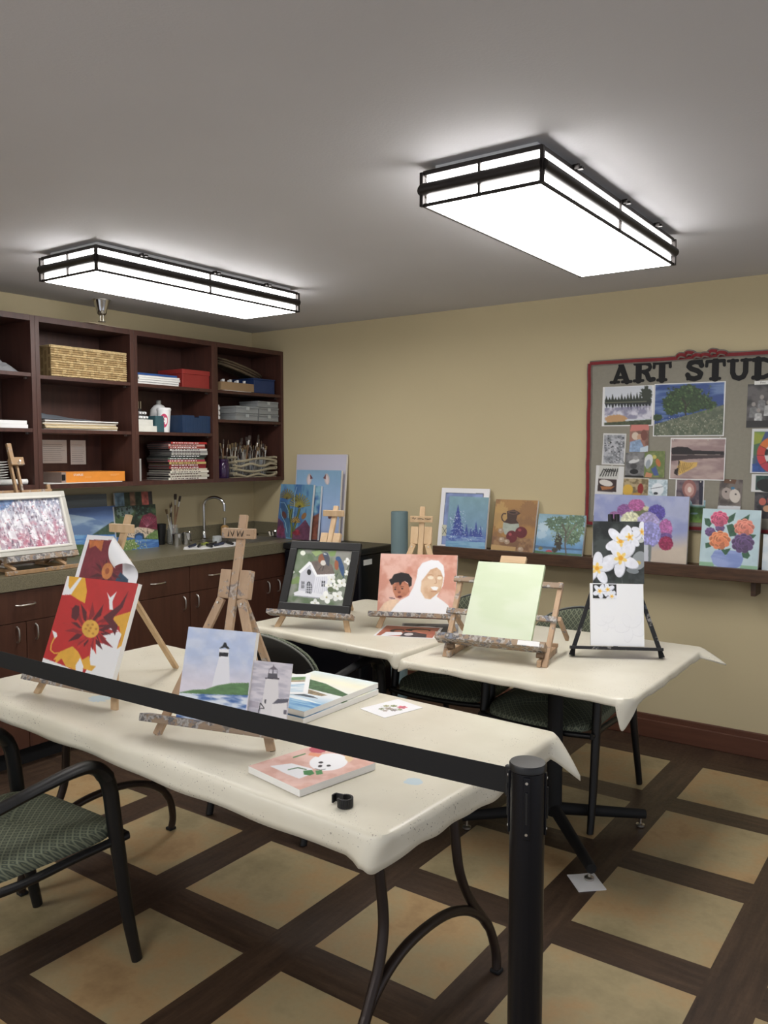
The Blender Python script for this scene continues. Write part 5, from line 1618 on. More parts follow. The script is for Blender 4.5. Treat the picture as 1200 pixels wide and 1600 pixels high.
p_ = Vector((1.123, 1.283, 0.795)) + wx_ * (-0.048) + up_ * 0.190 + Vector((fr_.x * math.cos(_t), fr_.y * math.cos(_t), math.sin(_t))) * 0.0012
painting('printed_sheet', a, 'small plumeria photograph taped to the corner of the white canvas', 'print', (p_.x, p_.y, p_.z, 28.6, 12.6), 0.094, 0.058, 0.0008)

# --- pictures on the wall ledge
LZ = 0.9885
a = Art([(122, 178), (445, 188), (420, 580), (95, 565)], 96, 104, (238, 238, 242), 13)
a.poly((60, 70, 90), [(150, 212), (405, 218), (390, 560), (124, 556)])
a.poly((140, 160, 214), [(153, 216), (400, 222), (388, 560), (127, 556)], cells=5, col2=(120, 140, 190))
a.poly((206, 206, 180), [(128, 425), (160, 428), (158, 500), (126, 500)]); a.line((60, 60, 70), [(130, 440), (160, 490)], 3); a.line((60, 60, 70), [(160, 445), (130, 490)], 3)
painting('framed_painting', a, 'white matted blue picture behind the blue winter tree canvas on the ledge', 'painting', (-0.314, 2.506, LZ, 0, 8.8), 0.341, 0.367, 0.012)
a = Art([(178, 230), (445, 240), (425, 587), (158, 570)], 90, 110, (120, 160, 176), 14)
a.vgrad([(0, (128, 170, 184)), (.6, (118, 158, 190)), (.8, (92, 122, 196)), (1, (90, 150, 204))]).mottle(.03, 8)
def fir(cx, top, bot, w, a=a):
    n = 9
    for k in range(n):
        f0 = k / n; y0 = top + (bot - top) * f0; y1 = top + (bot - top) * (f0 + 1.7 / n); ww = w * (f0 + .14)
        a.poly((64, 84, 168), [(cx, y0), (cx + ww, y1), (cx - ww, y1)], var=.08, cells=30)
fir(238, 285, 500, 62); fir(298, 415, 500, 20); fir(328, 440, 505, 18); fir(362, 400, 505, 26); fir(392, 430, 505, 20); fir(345, 450, 508, 20)
a.poly((78, 104, 190), [(165, 490), (290, 500), (420, 505), (425, 540), (162, 530)], cells=18, stretch=(.4, 2), col2=(130, 166, 214))
a.dots([(214, 226, 244), (170, 190, 232)], (185, 330, 290, 520), 110, 1.6, 4); a.dots([(214, 226, 244)], (290, 430, 405, 540), 40, 1.2, 3)
a.poly((112, 166, 208), [(160, 530), (425, 540), (425, 590), (158, 572)], cells=14, stretch=(.3, 2), col2=(140, 190, 220))
painting('painted_canvas', a, 'blue canvas of snowy fir trees on the wall ledge', 'painting', (-0.272, 2.486, LZ, 0, 8.6), 0.278, 0.316)
a = Art([(497, 253), (780, 265), (742, 613), (462, 590)], 90, 104, (190, 140, 80), 15)
a.all((178, 128, 66), cells=4, col2=(148, 104, 62)); a.blob((206, 168, 96), (520, 370, 60, 90), .2, alpha=.6); a.blob((140, 96, 60), (720, 330, 60, 60), .2, alpha=.5)
a.poly((170, 128, 84), [(465, 500), (748, 520), (742, 613), (462, 590)], cells=8, col2=(132, 92, 62)); a.poly((200, 160, 100), [(465, 555), (630, 575), (625, 605), (462, 590)])
a.poly((170, 180, 166), [(545, 412), (650, 420), (655, 470), (600, 505), (555, 490), (542, 450)], var=.05)
a.poly((72, 46, 36), [(570, 335), (620, 325), (662, 350), (640, 365), (632, 395), (650, 418), (598, 422), (550, 410), (572, 385)], var=.06); a.ell((110, 78, 62), 610, 345, 34, 12, 5); a.ell((56, 36, 30), 610, 346, 24, 7, 5)
a.line((66, 42, 34), [(565, 352), (545, 352), (534, 372), (540, 395), (556, 408)], 8)
a.ell((112, 30, 40), 602, 505, 37, 40, var=.06); a.ell((108, 26, 38), 665, 478, 40, 38, var=.06); a.ell((176, 70, 76), 592, 490, 11, 10); a.ell((176, 70, 76), 655, 462, 12, 9)
for (x, y) in ((535, 525), (570, 538), (660, 590), (530, 465)):
    a.ell((176, 150, 124), x, y, 19, 17, var=.08); a.ell((206, 184, 160), x - 4, y - 4, 9, 7)
painting('painted_canvas', a, 'brown still life of a jug and plums on the wall ledge', 'painting', (0.038, 2.499, LZ, 0, 12), 0.276, 0.309)
a = Art([(790, 350), (1103, 367), (1072, 640), (752, 613)], 96, 80, (120, 170, 206), 16)
a.vgrad([(0, (132, 172, 190)), (.5, (150, 190, 216)), (.8, (96, 150, 200)), (1, (110, 160, 204))]).mottle(.05, 6)
a.blob((200, 220, 232), (820, 440, 40, 30), .2, alpha=.7); a.blob((190, 214, 230), (800, 490, 36, 26), .2, alpha=.6)
a.poly((74, 110, 146), [(755, 560), (860, 572), (1078, 590), (1075, 600), (755, 580)])
a.poly((200, 70, 84), a.ell_pts(850, 612, 24, 20)); a.poly((80, 120, 80), [(752, 595), (830, 605), (1072, 625), (1072, 640), (752, 613)])
for (cx, cy, rx, ry, c) in ((960, 440, 90, 60, (96, 124, 98)), (1030, 450, 60, 85, (108, 138, 108)), (900, 410, 70, 40, (88, 116, 92)), (1000, 520, 55, 40, (92, 120, 92)), (1050, 400, 45, 40, (100, 130, 104)), (915, 540, 25, 55, (60, 56, 44)), (890, 595, 20, 16, (64, 62, 50)), (795, 582, 14, 12, (120, 116, 80))):
    a.blob(c, (cx, cy, rx, ry), .25, var=.15, cells=26)
a.dots([(140, 166, 130), (76, 100, 78), (150, 176, 150)], (870, 375, 1085, 540), 150, 2, 6)
a.dots([(150, 196, 220)], (880, 380, 1080, 520), 26, 3, 6)
a.line((96, 88, 80), [(968, 640), (960, 560), (965, 470), (940, 420)], 9); a.line((120, 112, 102), [(965, 545), (1000, 470), (1040, 420)], 6); a.line((96, 88, 80), [(962, 500), (990, 430)], 5)
painting('painted_canvas', a, 'canvas of a leafy tree by blue water on the wall ledge', 'painting', (0.333, 2.497, LZ, 0, 14.5), 0.290, 0.234)
a = Art([(118, 125), (710, 143), (688, 570), (100, 525)], 150, 104, (150, 160, 206), 17)
a.all((146, 156, 206), cells=4, col2=(168, 176, 212))
vv = np.linspace(0, 1, a.H)[:, None, None]; uu = np.linspace(0, 1, a.W)[None, :, None]
k_ = np.clip((vv + uu * .25 - 0.75) / 0.25, 0, 1); a.img = a.img * (1 - k_) + np.array((206, 190, 172.)) * k_
a.mottle(.015, 8)
def hydr(cx, cy, rx, ry, c):
    a.blob(c, (cx, cy, rx, ry), .06, var=.06)
    L = [tuple(min(255, v * f) for v in c) for f in (1.12, .88, 1.2, .94)]
    for i in range(90):
        an, q = a.rs.uniform(0, 6.28), a.rs.uniform(0, .93) ** .5
        a.ell(L[i % 4], cx + rx * q * math.cos(an), cy + ry * q * math.sin(an), rx * .10, ry * .09, 0)
a.blob((112, 118, 78), (410, 240, 45, 40), .2)
for (cx, cy, rx, ry, c) in ((240, 265, 34, 30, (150, 96, 150)), (302, 228, 45, 38, (140, 86, 152)), (378, 196, 50, 38, (178, 92, 152)), (440, 218, 22, 14, (206, 200, 160)), (503, 245, 55, 52, (88, 76, 168)),
                        (342, 290, 62, 52, (222, 222, 184)), (560, 345, 42, 62, (180, 100, 166)), (560, 395, 40, 26, (110, 80, 150)), (452, 300, 68, 60, (168, 156, 206)), (465, 378, 66, 78, (150, 148, 214)), (562, 435, 45, 44, (160, 46, 88))):
    hydr(cx, cy, rx, ry, c)
a.poly((206, 210, 222), [(415, 440), (470, 450), (462, 552), (405, 545)]); a.poly((120, 128, 130), [(452, 440), (472, 448), (466, 552), (452, 550)])
painting('painted_canvas', a, 'wide canvas of purple and pink hydrangeas on the wall ledge', 'painting', (0.805, 2.468, LZ, 0, 4.6), 0.512, 0.356)
a = Art([(797, 215), (1155, 230), (1135, 607), (765, 578)], 110, 118, (176, 206, 216), 18)
a.all((176, 204, 214), cells=4, col2=(188, 214, 222))
a.poly((140, 186, 150), [(766, 545), (860, 552), (860, 590), (762, 585)]); a.poly((140, 186, 150), [(1030, 570), (1140, 578), (1140, 612), (1020, 600)])
G = (52, 96, 70)
for P in ([(805, 275), (835, 278), (850, 310), (835, 330), (810, 315)], [(950, 270), (998, 242), (985, 290), (955, 308), (940, 290)], [(1028, 285), (1084, 252), (1075, 290), (1045, 300)], [(940, 320), (975, 310), (1005, 340), (1000, 385), (960, 390)],
          [(1080, 375), (1126, 380), (1105, 402), (1085, 395)], [(808, 430), (840, 424), (845, 452), (810, 462)], [(885, 460), (930, 470), (968, 462), (945, 500), (912, 515)], [(1035, 490), (1075, 484), (1088, 510), (1072, 530), (1040, 520)]):
    a.poly(G, P, var=.1, cells=20)
a.poly((124, 146, 210), [(868, 475), (905, 470), (935, 510), (960, 475), (1030, 485), (1046, 530), (1030, 575), (985, 598), (905, 592), (855, 560), (842, 515)], cells=5, stretch=(.4, 2), col2=(148, 166, 222))
def rose(cx, cy, r_, c):
    L = [tuple(min(255, v * f) for v in c) for f in (1, 1.22, .84)]
    for ring, n in ((.68, 9), (.42, 7), (.18, 4)):
        for k in range(n):
            an = 2 * PI * k / n + ring * 5
            x, y = cx + math.cos(an) * r_ * ring, cy + math.sin(an) * r_ * ring * .85
            a.ell(L[1], x, y, r_ * .33, r_ * .30); a.ell(L[0] if k % 2 else L[2], x + 1.5, y + 2.5, r_ * .29, r_ * .25)
    a.ell(L[2], cx, cy, r_ * .14, r_ * .12)
rose(840, 360, 34, (104, 74, 128)); rose(900, 335, 30, (110, 78, 132)); rose(898, 280, 56, (206, 84, 120)); rose(1050, 335, 64, (232, 128, 108)); rose(898, 412, 68, (236, 130, 84)); rose(1042, 432, 72, (96, 70, 118))
painting('painted_canvas', a, 'canvas of coral and purple flowers in a blue vase on the wall ledge', 'painting', (1.270, 2.450, LZ, 0, 9.9), 0.280, 0.301)
a = Art([(0, 0), (280, 0), (280, 180), (0, 180)], 90, 62, (206, 218, 224), 19)
a.all((200, 214, 222), cells=4, col2=(216, 224, 228))
for k in range(9):
    x, y = a.rs.uniform(0, 250), a.rs.uniform(20, 170)
    a.line((110, 110, 112), [(x, y), (x + 30, y - 25), (x + 55, y - 30)], 2.2); a.ell((170, 40, 66), x + 35, y - 15, 8, 7)
painting('painted_canvas', a, 'pale canvas of dark twigs with red buds at the right edge of the ledge', 'painting', (1.565, 2.475, LZ, 0, 6), 0.280, 0.180)

# --- pictures on the counter
CT0 = 0.9705
a = Art([(485, 525), (865, 520), (875, 840), (500, 880)], 92, 78, (90, 120, 180), 20)
a.vgrad([(0, (62, 88, 142)), (.25, (86, 116, 168)), (.5, (150, 176, 200)), (.62, (160, 184, 206)), (.63, (50, 70, 96)), (.8, (56, 110, 184)), (1, (70, 96, 60))]).mottle(.06, 4, (.7, 2))
a.poly((150, 176, 200), [(490, 560), (700, 600), (790, 650), (700, 725), (490, 715)], cells=4, stretch=(.6, 2), col2=(96, 126, 170))
a.poly((62, 86, 70), [(690, 722), (790, 660), (830, 634), (880, 632), (880, 740), (700, 735)], var=.15)
a.poly((60, 116, 192), [(492, 722), (870, 722), (872, 785), (496, 790)], cells=10, stretch=(.3, 2), col2=(110, 164, 214)); a.poly((84, 110, 62), [(496, 785), (640, 790), (640, 840), (872, 842), (872, 880), (498, 885)], var=.2, cells=24)
painting('painted_canvas', a, 'canvas of a blue cloudy sky over a lake leaning at the back of the counter', 'painting', (-1.988, 1.062, CT0, 90, 6), 0.36, 0.28, 0.016)
a = Art([(870, 520), (1175, 512), (1200, 815), (880, 850)], 92, 84, (50, 60, 50), 21)
a.all((34, 44, 38), cells=6, col2=(70, 92, 58)); a.poly((120, 140, 150), [(890, 530), (1000, 520), (1020, 560), (960, 600), (890, 580)], alpha=.6)
a.dots([(30, 50, 40), (60, 90, 76), (26, 36, 32)], (875, 515, 1180, 600), 90, 4, 10)
a.poly((110, 36, 56), [(1060, 640), (1080, 590), (1140, 570), (1190, 600), (1195, 690), (1120, 680), (1050, 670)], var=.2, cells=30)
for k in range(9):
    a.line((186, 120, 140), [(1110, 668), (1070 + 15 * k, 590 + abs(4 - k) * 6)], 1.6)
a.poly((56, 104, 176), [(875, 740), (1015, 745), (1080, 755), (1200, 760), (1200, 815), (880, 850)], cells=10, stretch=(.3, 2), col2=(96, 146, 206))
a.poly((206, 186, 162), [(930, 740), (975, 690), (1040, 668), (1110, 675), (1168, 690), (1120, 740), (1092, 750), (1085, 720), (1050, 706), (1018, 722), (1014, 750), (960, 735)])
a.dots([(70, 58, 52)], (960, 680, 1150, 735), 60, 2.5, 4.5); a.ell((40, 70, 110), 1052, 735, 34, 26); a.ell((60, 110, 180), 1050, 745, 26, 18)
a.poly((104, 134, 74), [(1092, 750), (1130, 715), (1195, 690), (1200, 760)], var=.2, cells=30); a.blob((112, 140, 76), (960, 800, 80, 45), .25, var=.2, cells=30); a.dots([(190, 200, 120), (226, 226, 190), (150, 176, 84)], (890, 760, 1110, 830), 90, 2, 5)
painting('painted_canvas', a, 'canvas of a stone bridge over blue water leaning at the back of the counter', 'painting', (-1.975, 1.378, CT0, 90, 6), 0.315, 0.275, 0.016)
a = Art([(0, 0), (290, 0), (290, 75), (0, 75)], 60, 44, (104, 112, 116), 22); a.ell((20, 20, 24), 150, 75, 36, 14); a.poly((150, 150, 140), [(0, 66), (290, 70), (290, 75), (0, 75)])
painting('painted_canvas', a, 'dull grey canvas behind the lake painting on the counter', 'painting', (-2.085, 1.100, CT0, 90, 5), 0.30, 0.350, 0.014, (130, 130, 126))
a = Art([(840, 420), (1110, 420), (1110, 700), (840, 700)], 60, 60, (60, 66, 60), 23)
for (x0, x1, c) in ((840, 905, (110, 140, 160)), (905, 945, (70, 80, 56)), (945, 985, (150, 110, 84)), (985, 1030, (60, 74, 52)), (1030, 1080, (196, 96, 84)), (1080, 1110, (60, 56, 56))):
    a.poly(c, [(x0, 420), (x1, 420), (x1, 700), (x0, 700)], var=.25, cells=10)
painting('painted_canvas', a, 'narrow striped green and coral canvas behind the bridge painting on the counter', 'painting', (-2.085, 1.455, CT0, 90, 5), 0.29, 0.352, 0.014)

# --- pictures in the corner on top of the black cabinet
a = Art([(400, 440), (745, 450), (700, 1025), (355, 1015)], 92, 120, (66, 110, 160), 24)
a.all((54, 98, 158), cells=5, stretch=(1.5, .5), col2=(96, 150, 186)); a.poly((96, 62, 96), [(370, 800), (430, 850), (460, 1018), (352, 1018)], var=.15); a.poly((106, 60, 86), [(600, 880), (660, 810), (715, 900), (702, 1028), (520, 1025), (530, 930)], var=.15)
a.poly((40, 70, 96), [(400, 620), (460, 640), (500, 800), (500, 1010), (460, 1000), (440, 860), (400, 780)], alpha=.5)
def frond(bx_, by, n, L, c, dk=(48, 40, 36)):
    for k in range(n):
        an = R(-165 + 150 * k / (n - 1)); m = L * (1 - abs(k / (n - 1) - .5) * .5)
        P1 = (bx_ + math.cos(an) * m * .5, by + math.sin(an) * m * .6); P2 = (bx_ + math.cos(an) * m, by + math.sin(an) * m)
        a.line(dk, [(bx_, by), P1, P2], 11); a.line(c, [(bx_, by), P1, P2], 6)
for P in ([(520, 700), (505, 800), (520, 900), (515, 1010)], [(600, 700), (570, 820), (545, 900), (540, 960)], [(480, 660), (500, 760), (515, 850)]):
    a.line((60, 80, 60), P, 24); a.line((120, 130, 60), P, 10)
frond(470, 600, 11, 110, (164, 150, 60)); frond(600, 690, 13, 150, (196, 186, 62)); frond(560, 850, 9, 70, (210, 170, 70)); frond(565, 620, 7, 70, (150, 150, 66))
a.ell((96, 56, 50), 438, 770, 22, 40, -20); a.ell((150, 104, 60), 645, 775, 22, 38, 30)
a.blob((150, 44, 60), (570, 950, 40, 30), .3, var=.2); a.blob((120, 50, 80), (400, 940, 40, 60), .3, var=.2)
for P in ([(395, 640), (440, 640), (480, 720), (480, 800)], [(400, 700), (410, 780), (450, 850), (470, 960)], [(570, 470), (545, 560), (545, 660), (530, 800)]):
    a.line((150, 196, 214), P, 5)
painting('painted_canvas', a, 'canvas of yellow sea plants under water leaning in the corner by the sink', 'painting', (-1.597, 2.389, 0.9715, 0, 8.2), 0.302, 0.384, 0.020)
a = Art([(430, 283), (880, 298), (850, 1030), (380, 1030)], 100, 124, (120, 166, 210), 25)
a.vgrad([(0, (128, 172, 206)), (.5, (150, 182, 226)), (.85, (160, 180, 220)), (1, (140, 140, 170))]).mottle(.02, 5)
for (x, s_) in ((558, 1), (738, -1)):
    a.ell((196, 186, 186), x, 385, 26, 58, 6 * s_); a.ell((226, 206, 206), x, 390, 15, 46, 6 * s_); a.poly((112, 56, 62), [(x + 10 * s_, 330), (x + 38 * s_, 375), (x + 12 * s_, 385)])
a.poly((96, 60, 60), [(745, 740), (790, 700), (800, 760), (770, 800), (750, 790)])
painting('painted_canvas', a, 'pale blue canvas with two white ears at the top, behind the sea plant canvas', 'painting', (-1.450, 2.462, 0.9715, 0, 5.0), 0.402, 0.482, 0.018)
a = Art([(0, 0), (1, 0), (1, 1), (0, 1)], 20, 20, (196, 194, 212), 26)
painting('blank_canvas', a, 'large blank white canvas at the very back of the corner stack', 'canvas', (-1.475, 2.506, 0.9715, 0, 5.6), 0.452, 0.592, 0.018)
a = Art([(0, 0), (1, 0), (1, 1), (0, 1)], 40, 60, (70, 120, 176), 27); a.all((50, 96, 160), cells=6, col2=(130, 180, 200)); a.poly((120, 66, 50), [(.7, .6), (1, .5), (1, 1), (.65, 1)], var=.2)
painting('painted_canvas', a, 'blue and rust canvas whose right edge shows beside the sea plant canvas', 'painting', (-1.545, 2.424, 0.9715, 0, 7.0), 0.290, 0.375, 0.018)

# --- framed winter scene on the counter easel
POSE = (-1.600, 0.455, 1.060, 90, 19.0)
t = thing('framed_painting', 'silver framed painting of frosty pink and white woods on the counter', 'painting', POSE[:3]); place(t, *POSE)
pw, ph_, m_ = 0.452, 0.326, 0.034
Q = [(-60, 475), (385, 445), (485, 785), (20, 830)]
a = Art(Q, 140, 92, (170, 172, 190), 28)
a.vgrad([(0, (130, 140, 170)), (.3, (186, 188, 204)), (.6, (190, 176, 192)), (.8, (190, 140, 158)), (1, (186, 178, 192))])
a.paint(np.clip(a.noise(22, 4, (1, .5)) * 5 - 2.4, 0, 1), (236, 236, 240)); a.paint(np.clip(a.noise(26, 4, (1.4, .4)) * 5 - 2.9, 0, 1), (96, 84, 104)); a.paint(np.clip(a.noise(9, 4) * 5 - 2.9, 0, 1) * np.linspace(0, 1, a.H)[:, None], (186, 92, 116))
a.poly((60, 100, 160), [(-60, 470), (110, 460), (60, 520), (-20, 560), (-60, 600)], alpha=.7, var=.2)
for (x, y) in ((45, 520), (120, 560), (170, 540), (230, 640), (300, 520), (90, 640)):
    a.poly((240, 240, 246), [(x, y), (x + 50, y + 110), (x + 5, y + 100), (x - 20, y + 60)], alpha=.75, var=.1)
a.dots([(80, 72, 90), (238, 238, 244), (200, 120, 140)], (-40, 460, 480, 820), 420, 1.5, 5)
o = panel('picture', a, pw - 2 * m_, ph_ - 2 * m_, 0.004, parent=t); o.location = (0, 0.006, m_)
sil = plain((206, 204, 196), 0.3, 0.35, 0.04)
for nm, e0, e1, yf, mm in (('frame', 0.0, m_, -0.006, sil), ('inner_lip', m_ - 0.011, m_ + 0.002, -0.010, plain((226, 224, 216), 0.3, 0.2, 0.02))):
    f_ = MB()
    for (x0, x1, z0, z1) in ((-pw / 2 + e0, pw / 2 - e0, e0, e1), (-pw / 2 + e0, pw / 2 - e0, ph_ - e1, ph_ - e0), (-pw / 2 + e0, -pw / 2 + e1, e1, ph_ - e1), (pw / 2 - e1, pw / 2 - e0, e1, ph_ - e1)):
        f_.box(x0, x1, yf, 0.018, z0, z1)
    f_.build(nm, mm, t, bevel=0.003)

# --- pictures lying on the tables
a = Art([(735, 495), (955, 575), (655, 690), (465, 590)], 100, 116, (224, 172, 158), 29)
a.all((222, 168, 152), cells=6, col2=(234, 190, 178))
a = Art([(690, 505), (955, 575), (655, 690), (465, 590)], 100, 116, (224, 172, 158), 29)
a.all((222, 168, 152), cells=6, col2=(234, 190, 178))
a.poly((244, 244, 248), a.ell_pts(740, 575, 78, 34, 0)); a.ell((244, 244, 248), 795, 575, 18, 22); a.poly((244, 244, 248), [(530, 590), (600, 580), (680, 600), (690, 620), (640, 640), (590, 620)])
a.ell((40, 36, 40), 706, 576, 9, 4); a.ell((40, 36, 40), 742, 588, 9, 4); a.ell((30, 28, 30), 708, 590, 8, 5); a.line((60, 60, 60), [(690, 600), (715, 606), (735, 602)], 2)
a.poly((60, 140, 70), [(648, 608), (680, 605), (695, 620), (680, 628), (655, 624)]); a.poly((66, 146, 76), [(695, 608), (720, 606), (730, 622), (705, 626)]); a.line((90, 130, 90), [(592, 604), (625, 596), (660, 604)], 4)
a.blob((196, 70, 90), (680, 530, 32, 12), .1); a.poly((236, 150, 110), [(655, 540), (700, 545), (690, 556), (650, 550)]); a.line((90, 140, 80), [(600, 560), (640, 545)], 5); a.poly((230, 196, 150), [(790, 535), (840, 560), (825, 575), (800, 560)])
painting('painted_canvas', a, 'pink canvas of a white puppy with a rose lying on the front table', 'painting', (0.872, -0.466, T0 + 0.0195, -10.6, 90), 0.212, 0.250, 0.018)
def harbour(seed):
    a = Art([(745, 210), (980, 265), (690, 378), (430, 320)], 110, 120, (226, 232, 226), seed)
    a = Art([(0, 0), (280, 0), (280, 390), (0, 390)], 104, 140, (236, 240, 234), seed)
    a.vgrad([(0, (216, 232, 236)), (.2, (244, 240, 214)), (.36, (238, 238, 226)), (.6, (226, 232, 238)), (.8, (150, 190, 220)), (1, (96, 156, 210))]).mottle(.015, 5)
    a.poly((70, 112, 66), [(0, 120), (60, 100), (140, 112), (230, 150), (280, 170), (280, 200), (120, 190), (0, 178)], var=.15, cells=24)
    a.poly((150, 130, 96), [(0, 182), (110, 192), (230, 215), (220, 235), (90, 240), (0, 225)], var=.15, cells=30)
    for k in range(16):
        a.line((84, 70, 56), [(8 + 14 * k, 188 + k * 2), (6 + 14 * k, 230)], 3)
    a.poly((62, 76, 92), [(0, 245), (200, 250), (230, 262), (0, 285)], var=.15); a.poly((70, 140, 206), [(0, 300), (280, 290), (280, 390), (0, 390)], cells=12, stretch=(.3, 2), col2=(150, 196, 226)); a.poly((226, 236, 242), [(0, 288), (170, 280), (280, 300), (160, 305), (0, 302)])
    return a
painting('painted_canvas', harbour(31), 'lower of two flat harbour canvases with green shore on the front table', 'painting', (0.490, -0.072, T0 + 0.0190, -0.4, 90), 0.280, 0.389, 0.0175, group='flat harbour canvases')
painting('painted_canvas', harbour(32), 'upper of two flat harbour canvases with green shore on the front table', 'painting', (0.488, -0.066, T0 + 0.0385, 0.3, 90), 0.280, 0.389, 0.0175, group='flat harbour canvases')
a = Art([(0, 0), (200, 0), (200, 280), (0, 280)], 60, 84, (240, 242, 244), 33)
a.poly((96, 140, 84), [(20, 60), (180, 40), (180, 85), (20, 95)], var=.15, cells=20); a.poly((160, 140, 106), [(20, 96), (180, 88), (180, 112), (20, 118)], var=.1); a.poly((150, 190, 220), [(20, 150), (180, 140), (180, 255), (20, 255)], cells=10, stretch=(.3, 2), col2=(220, 232, 240))
painting('printed_sheet', a, 'white printed harbour sheet lying across the flat harbour canvases', 'print', (0.452, 0.03, T0 + 0.0398, 38, 90), 0.165, 0.245, 0.0008)
a = Art([(0, 0), (124, 0), (124, 163), (0, 163)], 70, 92, (240, 240, 244), 34)
for (x, y, c, r_) in ((78, 50, (226, 110, 130), 17), (50, 62, (150, 160, 110), 12), (35, 80, (170, 170, 120), 11), (60, 92, (176, 160, 150), 14), (84, 90, (150, 140, 140), 12), (48, 112, (140, 150, 110), 10), (92, 72, (160, 176, 130), 9), (70, 115, (190, 176, 170), 10)):
    a.flower(c, x, y, r_, 6, rot=x, centre=tuple(v * .8 for v in c), var=.1)
a.line((120, 130, 96), [(60, 125), (70, 90), (80, 60)], 2); a.line((120, 130, 96), [(30, 100), (55, 90), (90, 100)], 2)
painting('printed_sheet', a, 'white card with a printed rose spray lying on the front table', 'print', (0.736, 0.137, T0 + 0.0014, -14.7, 90), 0.124, 0.163, 0.001)
a = Art([(650, 752), (985, 775), (1030, 715), (710, 688)][::-1], 90, 76, (198, 92, 60), 35)
a = Art([(0, 0), (281, 0), (281, 238), (0, 238)], 100, 84, (232, 232, 234), 35)
a.poly((176, 96, 74), [(10, 10), (268, 10), (268, 228), (10, 228)], cells=4, col2=(196, 118, 94))
a.ell((52, 32, 28), 175, 80, 60, 34); a.ell((176, 110, 82), 190, 92, 40, 28); a.ell((44, 28, 26), 85, 112, 34, 40); a.ell((150, 88, 66), 92, 122, 22, 26); a.poly((226, 226, 230), [(40, 150), (110, 140), (130, 190), (60, 228), (30, 228)]); a.poly((70, 60, 62), [(120, 130), (170, 125), (230, 160), (240, 228), (120, 228)], var=.3, cells=30); a.ell((206, 200, 200), 150, 175, 20, 30)
painting('printed_sheet', a, 'orange reference print of two faces lying before the portrait easel', 'print', (0.208, 1.102, T0 + 0.0014, 22.4, 90), 0.281, 0.238, 0.001)
a = Art([(0, 0), (281, 0), (281, 238), (0, 238)], 60, 50, (150, 148, 150), 36)
a.poly((52, 50, 52), [(10, 10), (260, 10), (265, 220), (140, 228), (10, 220)], cells=5, col2=(96, 92, 94)); a.ell((180, 176, 178), 120, 120, 60, 50)
painting('printed_sheet', a, 'dark grey print half under the orange print below the portrait easel', 'print', (0.250, 1.245, T0 + 0.0003, 30, 90), 0.270, 0.210, 0.0008)
# ------------------------------------------------------------------ easels
def easel_space(pose):
    """maps (s across, t up the leaning plane, n behind it) to coordinates local to an empty on the table"""
    x, y, z, yaw, tilt = pose
    zo = z - T0 - 0.0006
    ct, st = math.cos(R(tilt)), math.sin(R(tilt))
    def P(s_, t_, n_=0.0):
        return Vector((s_, t_ * st + n_ * ct, zo + t_ * ct - n_ * st))
    return P, zo, ct, st
def a_easel(pose, label, top=0.60, clamp=0.545, block=0.36, foot=0.19, ledge=(-0.225, 0.215), mats=None, th=0.0185, rear=0.40, writing=None, off=0.0):
    P, zo, ct, st = easel_space(pose)
    t = thing('table_easel', label, 'easel', (pose[0], pose[1], T0 + 0.0006), R(pose[3]), 'wooden tabletop easels')
    mw, ml = mats or (M['pine_paint'], M['ledge_paint'])
    n0 = th + 0.001
    tf = -zo / ct
    def nf(t_):
        return n0
    MB().bar(P(0, -0.02, n0 + 0.020), P(0, top, n0 + 0.020), 0.026, 0.014).build('mast', mw, t, bevel=0.002)
    cl = MB().bar(P(-0.055, clamp, n0 + 0.004), P(0.055, clamp, n0 + 0.004), 0.030, 0.017, side=(0, 0, 1)).build('clamp', mw, t, bevel=0.002)
    MB().tube([P(0.016, clamp, n0 + 0.012), P(0.016, clamp, n0 + 0.052)], 0.006, 10, side=(1, 0, 0)).build('clamp_screw', M['nickel'], cl)
    for s_ in (-1, 1):
        MB().bar(P(s_ * 0.033, block, n0 + 0.026), P(s_ * 0.033, block + 0.085, n0 + 0.026), 0.037, 0.026).build('side_block', mw, t, bevel=0.002)
        lg = MB().bar(P(s_ * 0.033, block - 0.002, n0 + 0.010), P(s_ * foot, tf + 0.006, n0 + 0.010), 0.026, 0.012, side=(0, 0, 1) if False else (1, 0, 0)).build('leg', mw, t, bevel=0.002)
        MB().tube([P(s_ * foot, tf + 0.0008, n0 + 0.010) , P(s_ * foot, tf + 0.010, n0 + 0.010)], 0.006, 8).build('rubber_foot', M['blackmatte'], lg)
        MB().tube([P(s_ * 0.040, block - 0.016, n0 + 0.003), P(s_ * 0.040, block - 0.016, n0 - 0.001)], 0.0035, 8, side=(1, 0, 0)).build('pivot_screw', M['nickel'], lg)
    MB().bar(P(ledge[0], -0.0115, n0 - 0.012), P(ledge[1], -0.0115, n0 - 0.012), 0.022, 0.050, side=Vector((0, st, ct))).build('ledge', ml, t, bevel=0.002)
    a_ = P(0, block + 0.03, n0 + 0.046); b_ = Vector((0, a_.y + 0.20 + rear * 0.15, 0.004))
    MB().bar(a_, b_, 0.026, 0.012).build('rear_leg', mw, t, bevel=0.002)
    if writing:
        w = MB()
        for st_ in writing:
            w.tube([P(-0.055 + u * 0.11, clamp - 0.015 + v * 0.03, n0 - 0.0055) for u, v in st_], 0.0016, 6, side=(0, 0, 1))
        w.build('pen_writing', M['black'], cl)
    return t
plainpine = (M['pine'], M['ledge_paint'])
a_easel((-0.152, -0.334, 0.810, 5.8, 22.1), 'wooden easel holding the red and yellow canvas on the front table', top=0.60, ledge=(-0.235, 0.22), mats=(M['pine'], M['ledge_paint']), rear=0.5)
